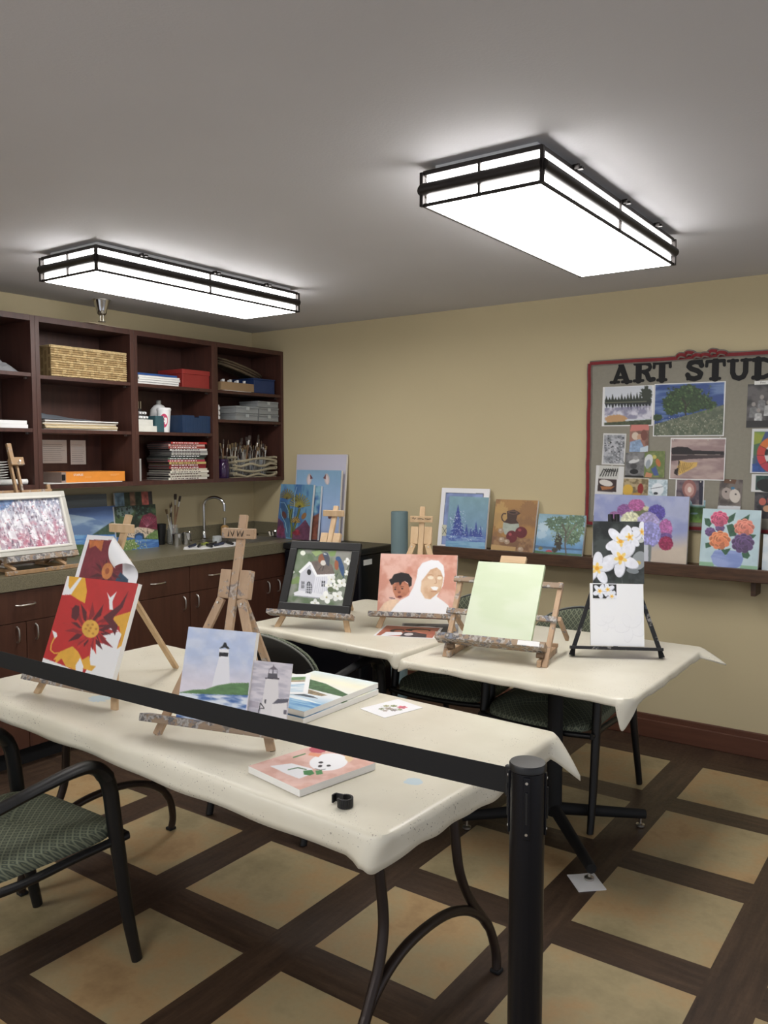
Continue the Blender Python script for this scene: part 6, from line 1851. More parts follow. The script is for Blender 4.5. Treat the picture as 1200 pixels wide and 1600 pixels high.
a_easel((0.524, -0.353, 0.810, 14.3, 15.8), 'paint streaked wooden easel with initials holding the lighthouse canvas', top=0.607, clamp=0.548, block=0.355,
        writing=[[(0.22, 0.1), (0.24, 0.9), (0.36, 0.15), (0.40, 0.85)], [(0.48, 0.85), (0.52, 0.15), (0.58, 0.7), (0.64, 0.15), (0.70, 0.88)], [(0.80, 0.30), (0.815, 0.32)], [(0.86, 0.3), (0.875, 0.32)]], ledge=(-0.228, 0.225))
a_easel((-0.242, 1.003, 0.825, 15.4, 27.0), 'pale wooden easel holding the black framed birdhouse painting', top=0.56, clamp=0.515, block=0.33, foot=0.185, mats=(M['pine'], M['ledge_paint']), ledge=(-0.235, 0.205), th=0.019)
a_easel((0.163, 1.267, 0.825, 23.2, 17.3), 'pale wooden easel holding the salmon portrait canvas', top=0.52, clamp=0.455, block=0.335, foot=0.180, mats=(M['pine'], M['ledge_paint']), ledge=(-0.225, 0.210),
        writing=[[(0.1, 0.5), (0.16, 0.65), (0.2, 0.4), (0.26, 0.6)], [(0.34, 0.45), (0.5, 0.5), (0.6, 0.4)], [(0.66, 0.5), (0.8, 0.45), (0.93, 0.5)]])

# spattered frame easel under the green canvas
pose = (0.737, 0.971, 0.830, 10.0, 35.9)
P, zo, ct, st = easel_space(pose)
t = thing('frame_easel', 'paint spattered wooden H frame easel holding the pale green canvas', 'easel', (pose[0], pose[1], T0 + 0.0006), R(pose[3]))
n0 = 0.0195
mw, ml = M['pine_paint'], M['ledge_paint']
tf = -(zo - 0.004) / ct
for s_ in (-1, 1):
    p_ = MB().bar(P(s_ * 0.205, tf + 0.012, n0 + 0.012), P(s_ * 0.215, 0.285, n0 + 0.012), 0.020, 0.020).build('post', mw, t, bevel=0.002)
    fy = P(0, tf, n0).y
    MB().bar((s_ * 0.186, fy + 0.0, 0.014), (s_ * 0.186, fy + 0.27, 0.014), 0.016, 0.026).build('base_runner', mw, t, bevel=0.002)
    q_ = P(s_ * 0.228, 0.13, n0 + 0.020)
    MB().bar(q_, (s_ * 0.228, fy + 0.30, 0.055), 0.014, 0.020).build('strut', mw, t, bevel=0.002)
    MB().tube([(s_ * 0.17, fy + 0.03, 0.040), (s_ * 0.20, fy + 0.03, 0.040)], 0.011, 12, side=(0, 0, 1)).build('wing_nut', plain((110, 90, 70), 0.6), p_)
for t_, nm in ((0.265, 'top_rail'), (0.115, 'middle_rail')):
    MB().bar(P(-0.240, t_, n0 - 0.002), P(0.225, t_, n0 - 0.002), 0.024, 0.012, side=Vector((0, st, ct))).build(nm, ml, t, bevel=0.002)
MB().bar(P(-0.250, -0.014, n0 - 0.016), P(0.205, -0.014, n0 - 0.016), 0.026, 0.056, side=Vector((0, st, ct))).build('ledge', ml, t, bevel=0.002)
MB().bar(P(0.098, -0.014, n0 - 0.0455), P(0.185, -0.014, n0 - 0.0455), 0.020, 0.001, side=Vector((0, st, ct))).build('white_sticker', M['white'], t)
MB().bar(P(0, -0.01, n0 + 0.026), P(0, 0.375, n0 + 0.026), 0.030, 0.012).build('mast', M['pine'], t, bevel=0.002)
MB().bar(P(-0.055, 0.372, n0 + 0.004), P(0.055, 0.372, n0 + 0.004), 0.034, 0.020, side=Vector((0, st, ct))).build('clamp', M['pine_x'], t, bevel=0.002)
MB().bar((-0.20, P(0, tf, n0).y + 0.255, 0.034), (0.20, P(0, tf, n0).y + 0.255, 0.034), 0.016, 0.012, side=(0, 0, 1)).build('rear_rail', mw, t, bevel=0.002)

# black easel
pose = (1.123, 1.283, 0.795, 28.6, 12.6)
P, zo, ct, st = easel_space(pose)
t = thing('black_easel', 'black painted tripod easel holding the white canvas and plumeria photograph', 'easel', (pose[0], pose[1], T0 + 0.0006), R(pose[3]))
mk_ = wood('black painted wood', (20, 20, 22), (30, 30, 32), 0.5, 'z', 8, paint=0.18)
n0 = 0.0175
tf = -zo / ct
for s_ in (-1, 1):
    lg = MB().bar(P(s_ * 0.018, 0.45, n0 + 0.014), P(s_ * 0.176, tf + 0.022, n0 + 0.014), 0.017, 0.012).build('leg', mk_, t, bevel=0.002)
    MB().tube([P(s_ * 0.172, tf + 0.034, n0 + 0.012), P(s_ * 0.178, tf + 0.009, n0 + 0.012)], [0.009, 0.0125], 12, smooth=2).build('rubber_foot', M['blackmatte'], lg, smooth=True)
MB().bar(P(0, -0.006, n0 + 0.030), P(0, 0.525, n0 + 0.030), 0.018, 0.012).build('mast', mk_, t, bevel=0.002)
MB().bar(P(-0.187, -0.009, n0 - 0.008), P(0.178, -0.009, n0 - 0.008), 0.013, 0.040, side=Vector((0, st, ct))).build('ledge', mk_, t, bevel=0.002)
a_ = P(0, 0.42, n0 + 0.04)
MB().bar(a_, (0, a_.y + 0.20, 0.006), 0.016, 0.012).build('rear_leg', mk_, t, bevel=0.002)
for s_ in (-1, 1):
    MB().tube([P(s_ * 0.013 - 0.005, 0.505, n0 - 0.004), P(s_ * 0.013 - 0.005, 0.538, n0 - 0.004)], 0.0105, 12, side=(1, 0, 0)).build('clamp_knob', M['black'], t, smooth=True)

# counter easel under the framed painting
pose = (-1.600, 0.455, 1.060, 90, 19.0)
x, y, z, yaw, tilt = pose
t = thing('counter_easel', 'old wooden box easel on the counter holding the silver framed painting', 'easel', (x, y, 0.9708), R(yaw))
zo = z - 0.9708
ct, st = math.cos(R(tilt)), math.sin(R(tilt))
def P(s_, t_, n_=0.0):
    return Vector((s_, t_ * st + n_ * ct, zo + t_ * ct - n_ * st))
n0 = 0.0195
ow = M['old_wood']
for s_ in (-0.016, 0.016):
    MB().bar(P(s_ + 0.0, -0.02, n0 + 0.020), P(s_ - 0.0, 0.520, n0 + 0.020), 0.012, 0.020).build('mast_rail', ow, t, bevel=0.002)
MB().bar(P(-0.026, 0.500, n0 + 0.000), P(0.046, 0.500, n0 + 0.000), 0.042, 0.022, side=Vector((0, st, ct))).build('top_clamp', ow, t, bevel=0.002)
MB().bar(P(-0.012, 0.48, n0 + 0.005), P(-0.012, 0.60, n0 + 0.005), 0.024, 0.018).build('clamp_tongue', ow, t, bevel=0.003)
MB().tube([P(0.02, 0.50, n0 - 0.010), P(0.02, 0.50, n0 - 0.016)], 0.005, 8, side=(1, 0, 0)).build('clamp_screw', M['nickel'], t)
MB().bar(P(-0.20, 0.345, n0 + 0.036), P(0.195, 0.345, n0 + 0.036), 0.020, 0.012, side=Vector((0, st, ct))).build('cross_rail', ow, t, bevel=0.002)
for s_ in (-0.19, 0.19):
    MB().bar(P(s_, -0.04, n0 + 0.052), P(s_, 0.385, n0 + 0.052), 0.020, 0.016).build('side_post', ow, t, bevel=0.002)
MB().bar(P(-0.17, -0.018, n0 - 0.008), P(0.225, -0.018, n0 - 0.008), 0.030, 0.050, side=Vector((0, st, ct))).build('ledge', M['ledge_paint'], t, bevel=0.002)
for s_ in (-0.15, 0.13):
    MB().bar((s_ - 0.02, 0.01, zo - 0.035), (s_ + 0.015, -0.02, 0.020), 0.020, 0.014).build('leg', ow, t, bevel=0.002)
    MB().bar((s_, 0.09, zo - 0.03), (s_ + 0.01, 0.15, 0.020), 0.020, 0.014).build('leg', ow, t, bevel=0.002)
    MB().bar((s_ + 0.02, -0.05, 0.011), (s_ + 0.02, 0.27, 0.011), 0.022, 0.018).build('base_runner', ow, t, bevel=0.002)
MB().bar((-0.20, -0.045, 0.011), (0.20, -0.045, 0.011), 0.020, 0.018, side=(0, 0, 1)).build('base_bar', ow, t, bevel=0.002)

# black plastic clip on the table
t = thing('plastic_clip', 'small black plastic table clip lying near the front table corner', 'clip', (1.096, -0.462, T0 + 0.001), R(20))
pts = [(0.017 * math.cos(R(a_)), 0.017 * math.sin(R(a_)), 0.011) for a_ in range(-150, 130, 14)]
cb = MB()
for i in range(len(pts) - 1):
    cb.bar(pts[i], pts[i + 1], 0.022, 0.005, side=(0, 0, 1))
cb.bar(pts[-1], (-0.030, 0.020, 0.011), 0.020, 0.005, side=(0, 0, 1)).bar((-0.030, 0.020, 0.011), (-0.034, 0.006, 0.011), 0.020, 0.004, side=(0, 0, 1))
cb.build('clip_body', M['black'], t, bevel=0.0008)
# ------------------------------------------------------------------ bulletin board
BYF = YB - 0.016
t = thing('bulletin_board', 'grey bulletin board edged with red and grey ribbon', 'bulletin board', (1.42, YB, 1.17))
x0, x1, zb, zt_ = 0.478 - 1.42, 2.42 - 1.42, 0.0, 0.905
MB().box(x0, x1, -0.0155, -0.001, zb, zt_).build('board_panel', plain((142, 138, 126), 0.9, 0, 0.04, 60), t)
red, grey = plain((124, 34, 40), 0.75, 0, 0.1, 40), plain((120, 112, 104), 0.8, 0, 0.1, 40)
def ribbon(pts, w, m, nm, yo, depth=0.004):
    rb = MB()
    for i in range(len(pts) - 1):
        a_, b_ = Vector(pts[i]), Vector(pts[i + 1])
        d_ = (b_ - a_).normalized()
        rb.bar(a_, b_ + d_ * 0.0005, w, depth, side=(d_.z, 0, -d_.x))
    return rb.build(nm, m, t, bevel=0.001)
def wavy(a_, b_, amp, n=24, y_=-0.018):
    a_, b_ = Vector(a_), Vector(b_)
    d_ = (b_ - a_); nrm = Vector((-d_.z, 0, d_.x)).normalized()
    return [a_.lerp(b_, k / n) + nrm * (amp * math.sin(k * 0.9) + amp * .6 * math.sin(k * 2.3)) + Vector((0, -0.001 * math.sin(k * 1.7), 0)) for k in range(n + 1)]
cs = [(x0, 0, zb + 0.004), (x0, 0, zt_ - 0.004), (x1, 0, zt_ - 0.004), (x1, 0, zb + 0.004)]
for i in range(4):
    a_, b_ = cs[i], cs[(i + 1) % 4]
    A_ = Vector(a_) + Vector((0, -0.0185, 0)); B_ = Vector(b_) + Vector((0, -0.0185, 0))
    ribbon(wavy(A_, B_, 0.0012), 0.030, grey, 'grey_ribbon', 0)
    A_.y = B_.y = -0.0225
    ribbon(wavy(A_, B_, 0.0010), 0.017, red, 'red_ribbon', 0)
bow = MB()
for k in range(6):
    xx_ = 0.985 - 1.42 + k * 0.040
    zz = zt_ + 0.004 + 0.010 * math.sin(k * 1.9)
    pts = [(xx_ - 0.026, -0.026, zz - 0.004), (xx_ - 0.006, -0.044, zz + 0.006), (xx_ + 0.018, -0.036, zz + 0.003), (xx_ + 0.026, -0.027, zz - 0.004)]
    bow.tube(pts, 0.0155, 10, mi=1, smooth=3, sx=0.18, side=(0, 1, 0)); bow.tube([(p[0], p[1] - 0.003, p[2]) for p in pts], 0.0085, 10, mi=0, smooth=3, sx=0.22, side=(0, 1, 0))
bow.build('ribbon_bow', [red, grey], t, smooth=True)

# title letters: fat slab-serif cut-outs
def letter(ch, x0, z0, w, h, label):
    """strokes are (points, width) in a unit box"""
    S = {
        'A': [([(0.50, 0.93), (0.20, 0.06)], .17), ([(0.50, 0.93), (0.80, 0.06)], .24), ([(0.30, 0.30), (0.70, 0.30)], .13), ([(0.02, 0.06), (0.40, 0.06)], .13), ([(0.58, 0.06), (1.0, 0.06)], .13)],
        'R': [([(0.24, 0.94), (0.24, 0.06)], .26), ([(0.05, 0.94), (0.58, 0.94), (0.78, 0.86), (0.82, 0.73), (0.76, 0.60), (0.56, 0.52), (0.24, 0.52)], .15), ([(0.52, 0.50), (0.66, 0.40), (0.74, 0.16), (0.84, 0.07), (0.99, 0.10)], .20), ([(0.03, 0.06), (0.46, 0.06)], .13)],
        'T': [([(0.50, 0.93), (0.50, 0.06)], .27), ([(0.08, 0.93), (0.92, 0.93)], .14), ([(0.08, 0.93), (0.06, 0.70)], .12), ([(0.92, 0.93), (0.94, 0.70)], .12), ([(0.28, 0.06), (0.72, 0.06)], .13)],
        'S': [([(0.88, 0.72), (0.80, 0.88), (0.50, 0.94), (0.22, 0.86), (0.16, 0.70), (0.30, 0.58), (0.66, 0.46), (0.84, 0.32), (0.76, 0.13), (0.48, 0.06), (0.20, 0.12), (0.10, 0.28)], .21), ([(0.88, 0.95), (0.88, 0.66)], .10), ([(0.10, 0.34), (0.10, 0.05)], .10)],
        'U': [([(0.22, 0.93), (0.22, 0.36), (0.30, 0.14), (0.50, 0.06), (0.68, 0.14), (0.77, 0.36), (0.77, 0.93)], .20), ([(0.02, 0.94), (0.42, 0.94)], .12), ([(0.60, 0.94), (0.98, 0.94)], .12)],
        'D': [([(0.24, 0.94), (0.24, 0.06)], .26), ([(0.05, 0.93), (0.50, 0.93), (0.78, 0.80), (0.86, 0.50), (0.78, 0.20), (0.50, 0.07), (0.05, 0.07)], .17)],
        'I': [([(0.5, 0.93), (0.5, 0.06)], .34), ([(0.12, 0.93), (0.88, 0.93)], .14), ([(0.12, 0.06), (0.88, 0.06)], .14)],
        'O': [([(0.5 + 0.37 * math.cos(R(q)), 0.5 + 0.43 * math.sin(R(q))) for q in range(0, 375, 15)], .22)],
    }[ch]
    m = MB()
    lay = 0
    for pts, wd in S:
        P2 = [(x0 + p[0] * w, z0 + p[1] * h) for p in pts]
        wd2 = wd * h * 1.22
        for i in range(len(P2)):
            cx, cz = P2[i]
            n_ = 14
            lay += 1
            dpt = 0.0026 + 0.00001 * (lay % 37)
            m.add([(cx + wd2 / 2 * math.cos(2 * PI * k / n_), -dpt, cz + wd2 / 2 * math.sin(2 * PI * k / n_)) for k in range(n_)] + [(cx + wd2 / 2 * math.cos(2 * PI * k / n_), 0, cz + wd2 / 2 * math.sin(2 * PI * k / n_)) for k in range(n_)],
                  [tuple(range(n_))] + [(k, k + n_, (k + 1) % n_ + n_, (k + 1) % n_) for k in range(n_)])
            if i < len(P2) - 1:
                ex, ez = P2[i + 1]; dx, dz = ex - cx, ez - cz; L = math.hypot(dx, dz) or 1; px, pz = -dz / L * wd2 / 2, dx / L * wd2 / 2
                q4 = [(cx + px, cz + pz), (ex + px, ez + pz), (ex - px, ez - pz), (cx - px, cz - pz)]
                dpt += 0.000005
                m.add([(a_, -dpt, b_) for a_, b_ in q4] + [(a_, 0, b_) for a_, b_ in q4], [(0, 1, 2, 3), (0, 4, 5, 1), (1, 5, 6, 2), (2, 6, 7, 3), (3, 7, 4, 0)])
    mx = x0 + w / 2
    for v in m.v:
        v.x -= mx; v.z -= z0
    o = m.build('title_letter', M['blackmatte'], None, loc=(mx, BYF - 0.0002, z0))
    return tag(o, label, 'letter', 'title letters on the bulletin board')
for ch, x_, z_, w, h, lb in (('A', 0.599, 1.955, 0.115, 0.104, 'black cut-out letter A, first of the board title'), ('R', 0.729, 1.957, 0.108, 0.104, 'black cut-out letter R of the board title'), ('T', 0.832, 1.955, 0.098, 0.104, 'black cut-out letter T ending the word ART'),
                       ('S', 1.006, 1.952, 0.090, 0.102, 'black cut-out letter S of the board title'), ('T', 1.104, 1.948, 0.100, 0.103, 'black cut-out letter T right after the S'), ('U', 1.214, 1.943, 0.113, 0.103, 'black cut-out letter U of the board title'),
                       ('D', 1.333, 1.942, 0.108, 0.103, 'black cut-out letter D of the board title'), ('I', 1.455, 1.942, 0.055, 0.103, 'black cut-out letter I of the board title, past the photo edge'), ('O', 1.525, 1.942, 0.105, 0.103, 'black cut-out letter O of the board title, past the photo edge')):
    letter(ch, x_, z_, w, h, lb)

PINN = [0]
def pinned(art, x0, x1, z0, z1, label, rot=0.0, layer=0, cat='print', pins=True, curlz=0.0):
    def sf(u, v):
        return (0, -0.004 * (abs(u - .5) * 2) ** 3 * (v ** 2) - curlz * max(0, v - 0.8) ** 2 * 25, 0)
    o = panel('pinned_print', art, x1 - x0, z1 - z0, 0.0004, (236, 236, 236), surf=sf)
    o.location = ((x0 + x1) / 2, BYF - 0.0012 - 0.0022 * layer, z0)
    o.rotation_euler = (0, R(rot), 0)
    tag(o, label, cat, 'prints pinned to the bulletin board')
    return o
def A_(q, nx, ny, bg, seed):
    return Art(q, nx, ny, bg, seed)
BORD = (226, 226, 226)
def frame_fill(a, c, q, m=8, **k):
    (ax, ay), (bx_, by), (cx, cy), (dx, dy) = q
    a.poly(c, [(ax + m, ay + m), (bx_ - m, by + m), (cx - m, cy - m), (dx + m, dy - m)], **k)
Q = [(170, 297), (490, 292), (478, 545), (160, 543)]
a = A_(Q, 84, 66, BORD, 41); q2 = Q
a.poly((200, 206, 216), [(183, 300), (476, 298), (468, 538), (177, 535)]); a.poly((44, 50, 42), [(183, 378), (470, 378), (472, 402), (180, 402)])
for k in range(15):
    x = 192 + k * 19; h_ = a.rs.uniform(30, 70) * (1.2 if k > 9 else .8); a.poly((46, 54, 44), [(x, 385 - h_), (x + 11, 388), (x - 11, 388)]); a.poly((38, 44, 48), [(x, 400 + h_), (x + 11, 400), (x - 11, 400)])
a.blob((52, 60, 48), (440, 345, 36, 40), .3)
a.poly((120, 116, 150), [(180, 430), (470, 420), (470, 500), (178, 500)], cells=8, col2=(210, 206, 220), alpha=.75); a.line((150, 150, 120), [(185, 396), (440, 394)], 4)
a.blob((196, 150, 100), (250, 498, 70, 26), .15); a.poly((70, 80, 56), [(176, 520), (470, 505), (468, 538), (176, 536)], var=.2)
pinned(a, 0.554, 0.840, 1.719, 1.937, 'pinned photo of a pond mirroring dark trees, upper left of the board', 0.3)
Q = [(490, 277), (937, 268), (922, 610), (482, 605)]
a = A_(Q, 112, 86, BORD, 42)
a.poly((40, 70, 140), [(497, 283), (928, 276), (914, 603), (488, 599)], cells=5, stretch=(.4, 2), col2=(96, 124, 176))
a.poly((84, 96, 76), [(490, 530), (640, 490), (760, 460), (924, 415), (914, 603), (488, 599)], cells=20, col2=(112, 118, 96)); a.dots([(176, 180, 160), (200, 200, 180), (60, 74, 50)], (500, 480, 915, 600), 260, 1.5, 3.5)
for i in range(0, 1):
    a.poly((40, 70, 140), [(488, 470), (490, 525), (640, 484), (560, 440)], alpha=0)
for (x, y, rx, ry) in ((680, 360, 110, 60), (610, 400, 70, 55), (760, 395, 90, 50), (700, 320, 60, 34), (830, 415, 50, 26), (600, 440, 50, 34), (700, 430, 80, 36), (510, 488, 30, 22)):
    a.blob((48, 74, 40), (x, y, rx, ry), .18, var=.2, cells=30)
a.dots([(86, 116, 62), (36, 56, 32)], (560, 300, 860, 460), 160, 3, 8); a.line((50, 44, 36), [(685, 480), (684, 400), (660, 370)], 9); a.line((50, 44, 36), [(685, 430), (715, 390)], 6)
pinned(a, 0.841, 1.206, 1.659, 1.940, 'large pinned photo of a spreading tree on a hillside meadow', 0.3)
Q = [(172, 588), (313, 592), (300, 790), (155, 782)]
a = A_(Q, 40, 54, (206, 206, 204), 43); a.poly((120, 124, 130), [(178, 598), (305, 600), (290, 778), (166, 772)], cells=9, col2=(176, 178, 186)); a.dots([(60, 62, 70), (200, 200, 206)], (175, 600, 300, 775), 70, 2, 6); a.ell((40, 40, 44), 215, 645, 6, 5)
pinned(a, 0.557, 0.688, 1.504, 1.679, 'pinned grey print of a wild cat at the left of the board', 2.0)
Q = [(340, 535), (458, 533), (452, 710), (332, 705)]
a = A_(Q, 36, 48, (110, 80, 70), 44); a.all((120, 84, 72), cells=4, col2=(160, 110, 96)); a.poly((206, 120, 110), [(350, 535), (458, 535), (455, 570), (340, 575)]); a.ell((206, 186, 166), 372, 605, 22, 24); a.ell((196, 150, 120), 398, 612, 16, 20); a.poly((130, 156, 190), [(340, 640), (400, 625), (425, 680), (405, 708), (332, 705)], var=.1); a.poly((190, 206, 220), [(400, 680), (450, 665), (450, 705), (398, 708)]); a.ell((120, 70, 60), 425, 600, 20, 34)
pinned(a, 0.713, 0.818, 1.575, 1.725, 'pinned print of a fair haired child in blue with folded hands', 0.5, 1)
Q = [(313, 712), (430, 712), (422, 865), (303, 858)]
a = A_(Q, 36, 46, (120, 120, 122), 45); a.all((130, 130, 132), cells=4, col2=(96, 96, 98)); a.poly((206, 206, 206), a.ell_pts(362, 762, 34, 12, -14)); a.ell((150, 150, 150), 372, 742, 16, 12); a.ell((70, 70, 72), 358, 792, 20, 18); a.ell((30, 30, 32), 360, 826, 26, 16); a.poly((30, 30, 30), [(304, 846), (422, 855), (422, 866), (303, 860)])
pinned(a, 0.691, 0.796, 1.438, 1.571, 'pinned black and white print of a person in a wide pale hat', 1.0)
Q = [(432, 700), (557, 698), (556, 865), (425, 865)]
a = A_(Q, 40, 50, (108, 126, 70), 46); a.all((104, 124, 66), cells=5, col2=(130, 140, 84)); a.ell((206, 210, 212), 455, 760, 26, 42, 15); a.ell((150, 160, 170), 452, 780, 14, 30, 15); a.poly((70, 90, 150), [(470, 810), (500, 790), (520, 850), (490, 852)]); a.ell((190, 110, 60), 515, 770, 14, 26, -20); a.ell((200, 190, 90), 492, 735, 12, 12); a.poly((200, 130, 90), [(440, 830), (480, 840), (470, 866), (430, 862)])
pinned(a, 0.798, 0.908, 1.438, 1.581, 'pinned green print of a bird with spread wings', 0, 1)
Q = [(597, 617), (940, 620), (925, 887), (580, 873)]
a = A_(Q, 92, 70, BORD, 47); a.poly((150, 124, 124), [(602, 625), (934, 628), (918, 880), (586, 866)], cells=4, stretch=(.5, 1.5), col2=(180, 156, 150))
a.poly((34, 28, 32), [(600, 680), (640, 672), (700, 676), (730, 696), (925, 704), (925, 724), (600, 720)]); a.poly((52, 40, 44), [(600, 724), (925, 724), (925, 742), (700, 750), (597, 760)], alpha=.85); a.line((176, 160, 150), [(600, 722), (900, 724)], 3)
a.poly((206, 166, 84), [(648, 758), (700, 770), (760, 768), (752, 795), (640, 850), (632, 800)], var=.1); a.poly((40, 30, 28), [(640, 752), (650, 765), (632, 850), (612, 838), (615, 815), (640, 800)])
for k in range(7):
    a.line((110, 80, 40), [(655 + 13 * k, 772), (640 + 11 * k, 842 - 6 * k)], 2.5)
pinned(a, 0.934, 1.215, 1.429, 1.650, 'pinned photo of a yellow canoe on a pink lake', 0.6, 1)
Q = [(128, 785), (300, 800), (268, 1120), (105, 1110)]
a = A_(Q, 54, 84, (214, 214, 214), 48); a.poly((196, 196, 190), [(148, 790), (270, 796), (258, 882), (140, 874)]);
for k in range(7):
    a.line((26, 26, 26), [(150 + 16 * k, 862), (175 + 14 * k, 812), (195 + 10 * k, 835)], 6)
a.poly((60, 44, 44), [(140, 876), (250, 884), (244, 964), (132, 958)]); a.poly((214, 208, 200), a.ell_pts(185, 905, 42, 20, 15)); a.poly((176, 110, 60), [(150, 925), (215, 930), (240, 925), (215, 945), (160, 950)])
pinned(a, 0.515, 0.676, 1.215, 1.499, 'pinned white strip with zebra stripe and eagle pictures', 2.2, 1)
Q = [(290, 862), (455, 875), (455, 975), (285, 967)]
a = A_(Q, 46, 32, (210, 205, 196), 49); a.poly((120, 104, 70), [(298, 868), (450, 878), (450, 970), (290, 964)], cells=6, col2=(180, 160, 120)); a.ell((222, 176, 60), 325, 935, 34, 32); a.ell((150, 40, 36), 405, 930, 18, 30); a.ell((200, 150, 60), 380, 960, 30, 8)
pinned(a, 0.675, 0.823, 1.335, 1.434, 'pinned print of a yellow bird beside a red rooster', 1.2)
Q = [(455, 873), (577, 880), (573, 980), (452, 975)]
a = A_(Q, 36, 32, (170, 190, 200), 50); a.all((160, 184, 196), cells=7, col2=(206, 220, 228)); a.ell((226, 232, 238), 512, 935, 38, 36); a.ell((60, 66, 72), 500, 958, 14, 8); a.line((80, 90, 96), [(470, 930), (545, 920)], 3)
pinned(a, 0.823, 0.926, 1.335, 1.428, 'pinned pale blue print of a white feathered bird', 0, 1)
Q = [(625, 873), (805, 882), (795, 1045), (617, 1040)]
a = A_(Q, 50, 46, (214, 212, 210), 51); a.poly((120, 104, 110), [(634, 880), (797, 888), (788, 1040), (626, 1035)], cells=5, col2=(84, 72, 86)); a.ell((150, 96, 92), 710, 940, 44, 60); a.ell((196, 150, 140), 710, 945, 30, 42); a.ell((226, 206, 196), 712, 945, 12, 18); a.poly((40, 40, 60), [(770, 890), (797, 890), (790, 1040), (768, 1040)])
pinned(a, 0.966, 1.114, 1.296, 1.432, 'pinned print of a rosy fan shape on dark ground below the canoe', 0.4)
Q = [(905, 875), (1040, 878), (1015, 1060), (885, 1045)]
a = A_(Q, 42, 52, (96, 84, 78), 52); a.all((84, 76, 74), cells=4, col2=(120, 110, 104)); a.ell((170, 156, 148), 940, 960, 30, 34); a.ell((206, 196, 186), 985, 975, 32, 40); a.ell((60, 120, 160), 975, 930, 12, 8); a.ell((50, 44, 44), 935, 950, 6, 5); a.ell((50, 44, 44), 990, 965, 6, 5); a.poly((110, 76, 56), [(930, 878), (1000, 880), (990, 905), (925, 900)]); a.poly((196, 200, 206), [(888, 1028), (1016, 1036), (1014, 1062), (885, 1048)])
pinned(a, 1.186, 1.298, 1.280, 1.436, 'pinned print of two kittens with a curled lower edge', 2.4, 0, curlz=0.012)
Q = [(712, 163), (812, 170), (803, 307), (705, 305)]
a = A_(Q, 32, 42, (80, 120, 70), 53); a.vgrad([(0, (150, 186, 206)), (.25, (130, 170, 180)), (.35, (50, 84, 44)), (.6, (70, 110, 52)), (1, (120, 160, 70))]).mottle(.12, 8); a.ell((110, 140, 150), 740, 250, 24, 6)
pinned(a, 1.041, 1.123, 1.204, 1.323, 'small pinned print of a green valley beside the hydrangea canvas', 0)
a = A_([(0, 0), (250, 0), (250, 220), (0, 220)], 80, 66, (60, 58, 60), 54); a.all((46, 44, 46), cells=4, col2=(92, 88, 88))
for (x, y) in ((28, 120), (62, 85), (90, 112), (125, 90), (150, 118), (185, 92), (215, 120), (50, 150), (110, 150), (170, 152)):
    a.ell((150, 142, 136), x, y - 18, 9, 11); a.poly((176, 176, 176) if (x // 30) % 2 else (120, 120, 122), [(x - 18, y + 50), (x - 14, y), (x, y - 6), (x + 14, y), (x + 18, y + 50)], var=.15, cells=20)
a.poly((34, 32, 34), [(0, 185), (250, 180), (250, 220), (0, 220)])
pinned(a, 1.312, 1.590, 1.698, 1.916, 'pinned black and white group photo of people at the right of the board', 0.5)
t = thing('title_label', 'small white paper label above the group photo', 'label', (1.43, BYF - 0.0040, 1.913))
MB().box(-0.085, 0.085, 0, 0.0006, 0, 0.019).build('label_paper', M['paper'], t)
vs, fs = text_verts('First', 0.014)
MB().add([(v.x - 0.045, -0.0006 - v.z, v.y + 0.005) for v in vs], fs).build('label_lettering', plain((90, 90, 92), 0.6), t)
a = A_([(1105, 562), (1460, 562), (1440, 842), (1085, 835)], 92, 72, (206, 208, 210), 55)
a.poly((70, 110, 70), [(1118, 580), (1445, 582), (1428, 832), (1098, 828)], cells=3, col2=(60, 80, 130)); a.poly((150, 160, 50), [(1118, 582), (1180, 582), (1150, 650), (1112, 660)], cells=4, col2=(110, 150, 60)); a.poly((40, 76, 150), [(1100, 780), (1150, 770), (1170, 830), (1098, 828)], var=.1)
cc = [(206, 60, 50), (220, 110, 40), (230, 160, 40), (236, 206, 50), (150, 180, 60), (60, 140, 90), (50, 120, 160), (60, 70, 150), (96, 60, 140), (150, 50, 110), (190, 50, 70), (206, 54, 60)]
cx, cy = 1255, 725
for k in range(12):
    P_ = [(cx + r_ * math.cos(R(180 + 30 * k + d_)), cy + r_ * math.sin(R(180 + 30 * k + d_)) * .95) for r_, d_ in ((128, 0), (128, 10), (128, 20), (128, 30), (84, 30), (84, 20), (84, 10), (84, 0))]
    a.poly(cc[k], P_); a.line((40, 36, 36), [P_[0], P_[-1]], 2)
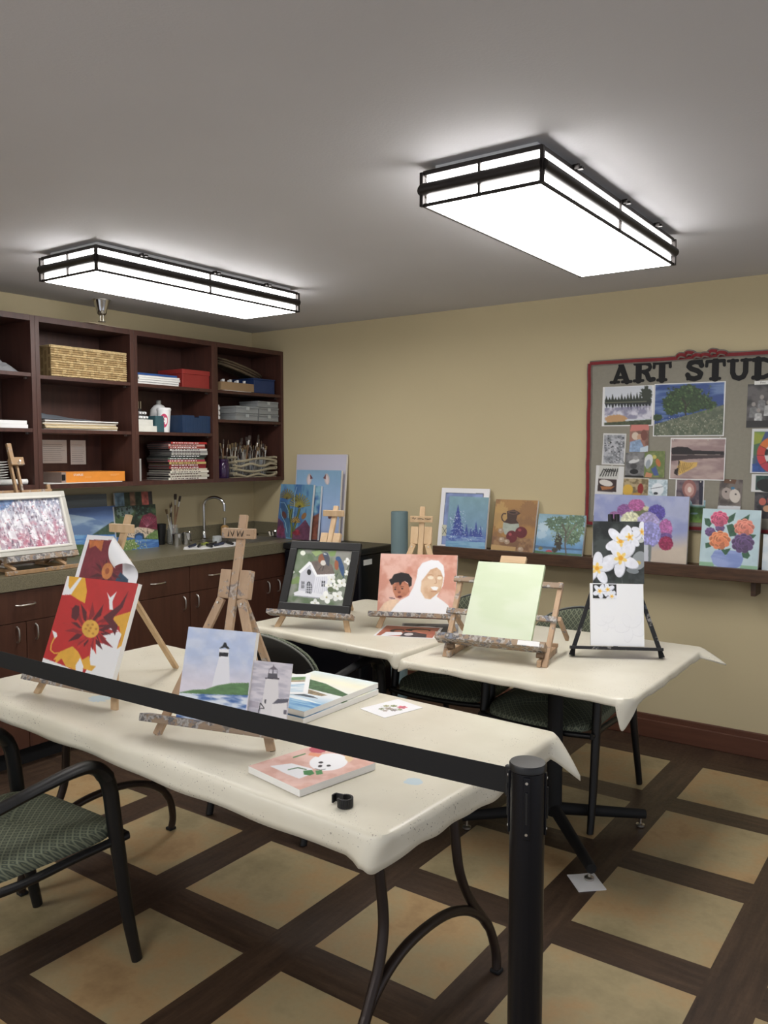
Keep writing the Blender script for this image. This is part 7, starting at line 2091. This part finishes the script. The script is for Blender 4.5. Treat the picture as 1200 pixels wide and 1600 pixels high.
for k in range(12):
    P_ = [(cx + r_ * math.cos(R(180 + 30 * k + d_)), cy + r_ * math.sin(R(180 + 30 * k + d_)) * .95) for r_, d_ in ((84, 0), (84, 15), (84, 30), (64, 30), (64, 15), (64, 0))]
    a.poly([(36, 32, 34), (206, 206, 204)][k % 2], P_)
a.ell((214, 212, 208), cx, cy, 64, 60); a.line((200, 50, 50), [(1200, 700), (1225, 645), (1240, 668)], 14)
pinned(a, 1.338, 1.625, 1.468, 1.691, 'pinned sheet with a round colour wheel at the right edge', 0.8, 1)
a = A_([(0, 0), (200, 0), (200, 110), (0, 110)], 56, 34, (214, 214, 214), 56); a.poly((40, 70, 66), [(26, 8), (190, 8), (190, 98), (26, 98)], cells=4, col2=(60, 96, 80)); a.ell((34, 36, 38), 90, 70, 60, 40, 10); a.ell((50, 52, 56), 130, 50, 26, 22)
pinned(a, 1.345, 1.505, 1.374, 1.463, 'pinned dark green print below the colour wheel', 0.5)
a = A_([(0, 0), (150, 0), (150, 130), (0, 130)], 46, 40, (50, 48, 52), 57); a.all((44, 44, 50), cells=4, col2=(80, 76, 80)); a.ell((196, 96, 80), 44, 46, 20, 18); a.ell((150, 60, 70), 90, 40, 22, 20); a.ell((206, 150, 110), 70, 80, 22, 16); a.ell((220, 214, 206), 120, 84, 18, 20)
pinned(a, 1.363, 1.490, 1.240, 1.372, 'pinned dark still life print with round fruits at the lower right', 0)
# push pins that show
for (x_, z_) in ((0.951, 1.640), (1.130, 1.638), (0.600, 1.628), (1.098, 1.420), (0.62, 1.50), (1.245, 1.43), (1.19, 1.65)):
    t = thing('push_pin', 'small round white push pin on the bulletin board', 'push pin', (x_, BYF - 0.0065, z_), 0, 'push pins')
    MB().tube([(0, 0, 0), (0, -0.005, 0)], 0.0035, 10, side=(1, 0, 0)).build('pin_head', plain((200, 196, 186), 0.4), t, smooth=True)
    MB().tube([(0, 0.0062, 0), (0, -0.0001, 0)], 0.0006, 6, side=(1, 0, 0)).build('pin_shaft', M['nickel'], t)
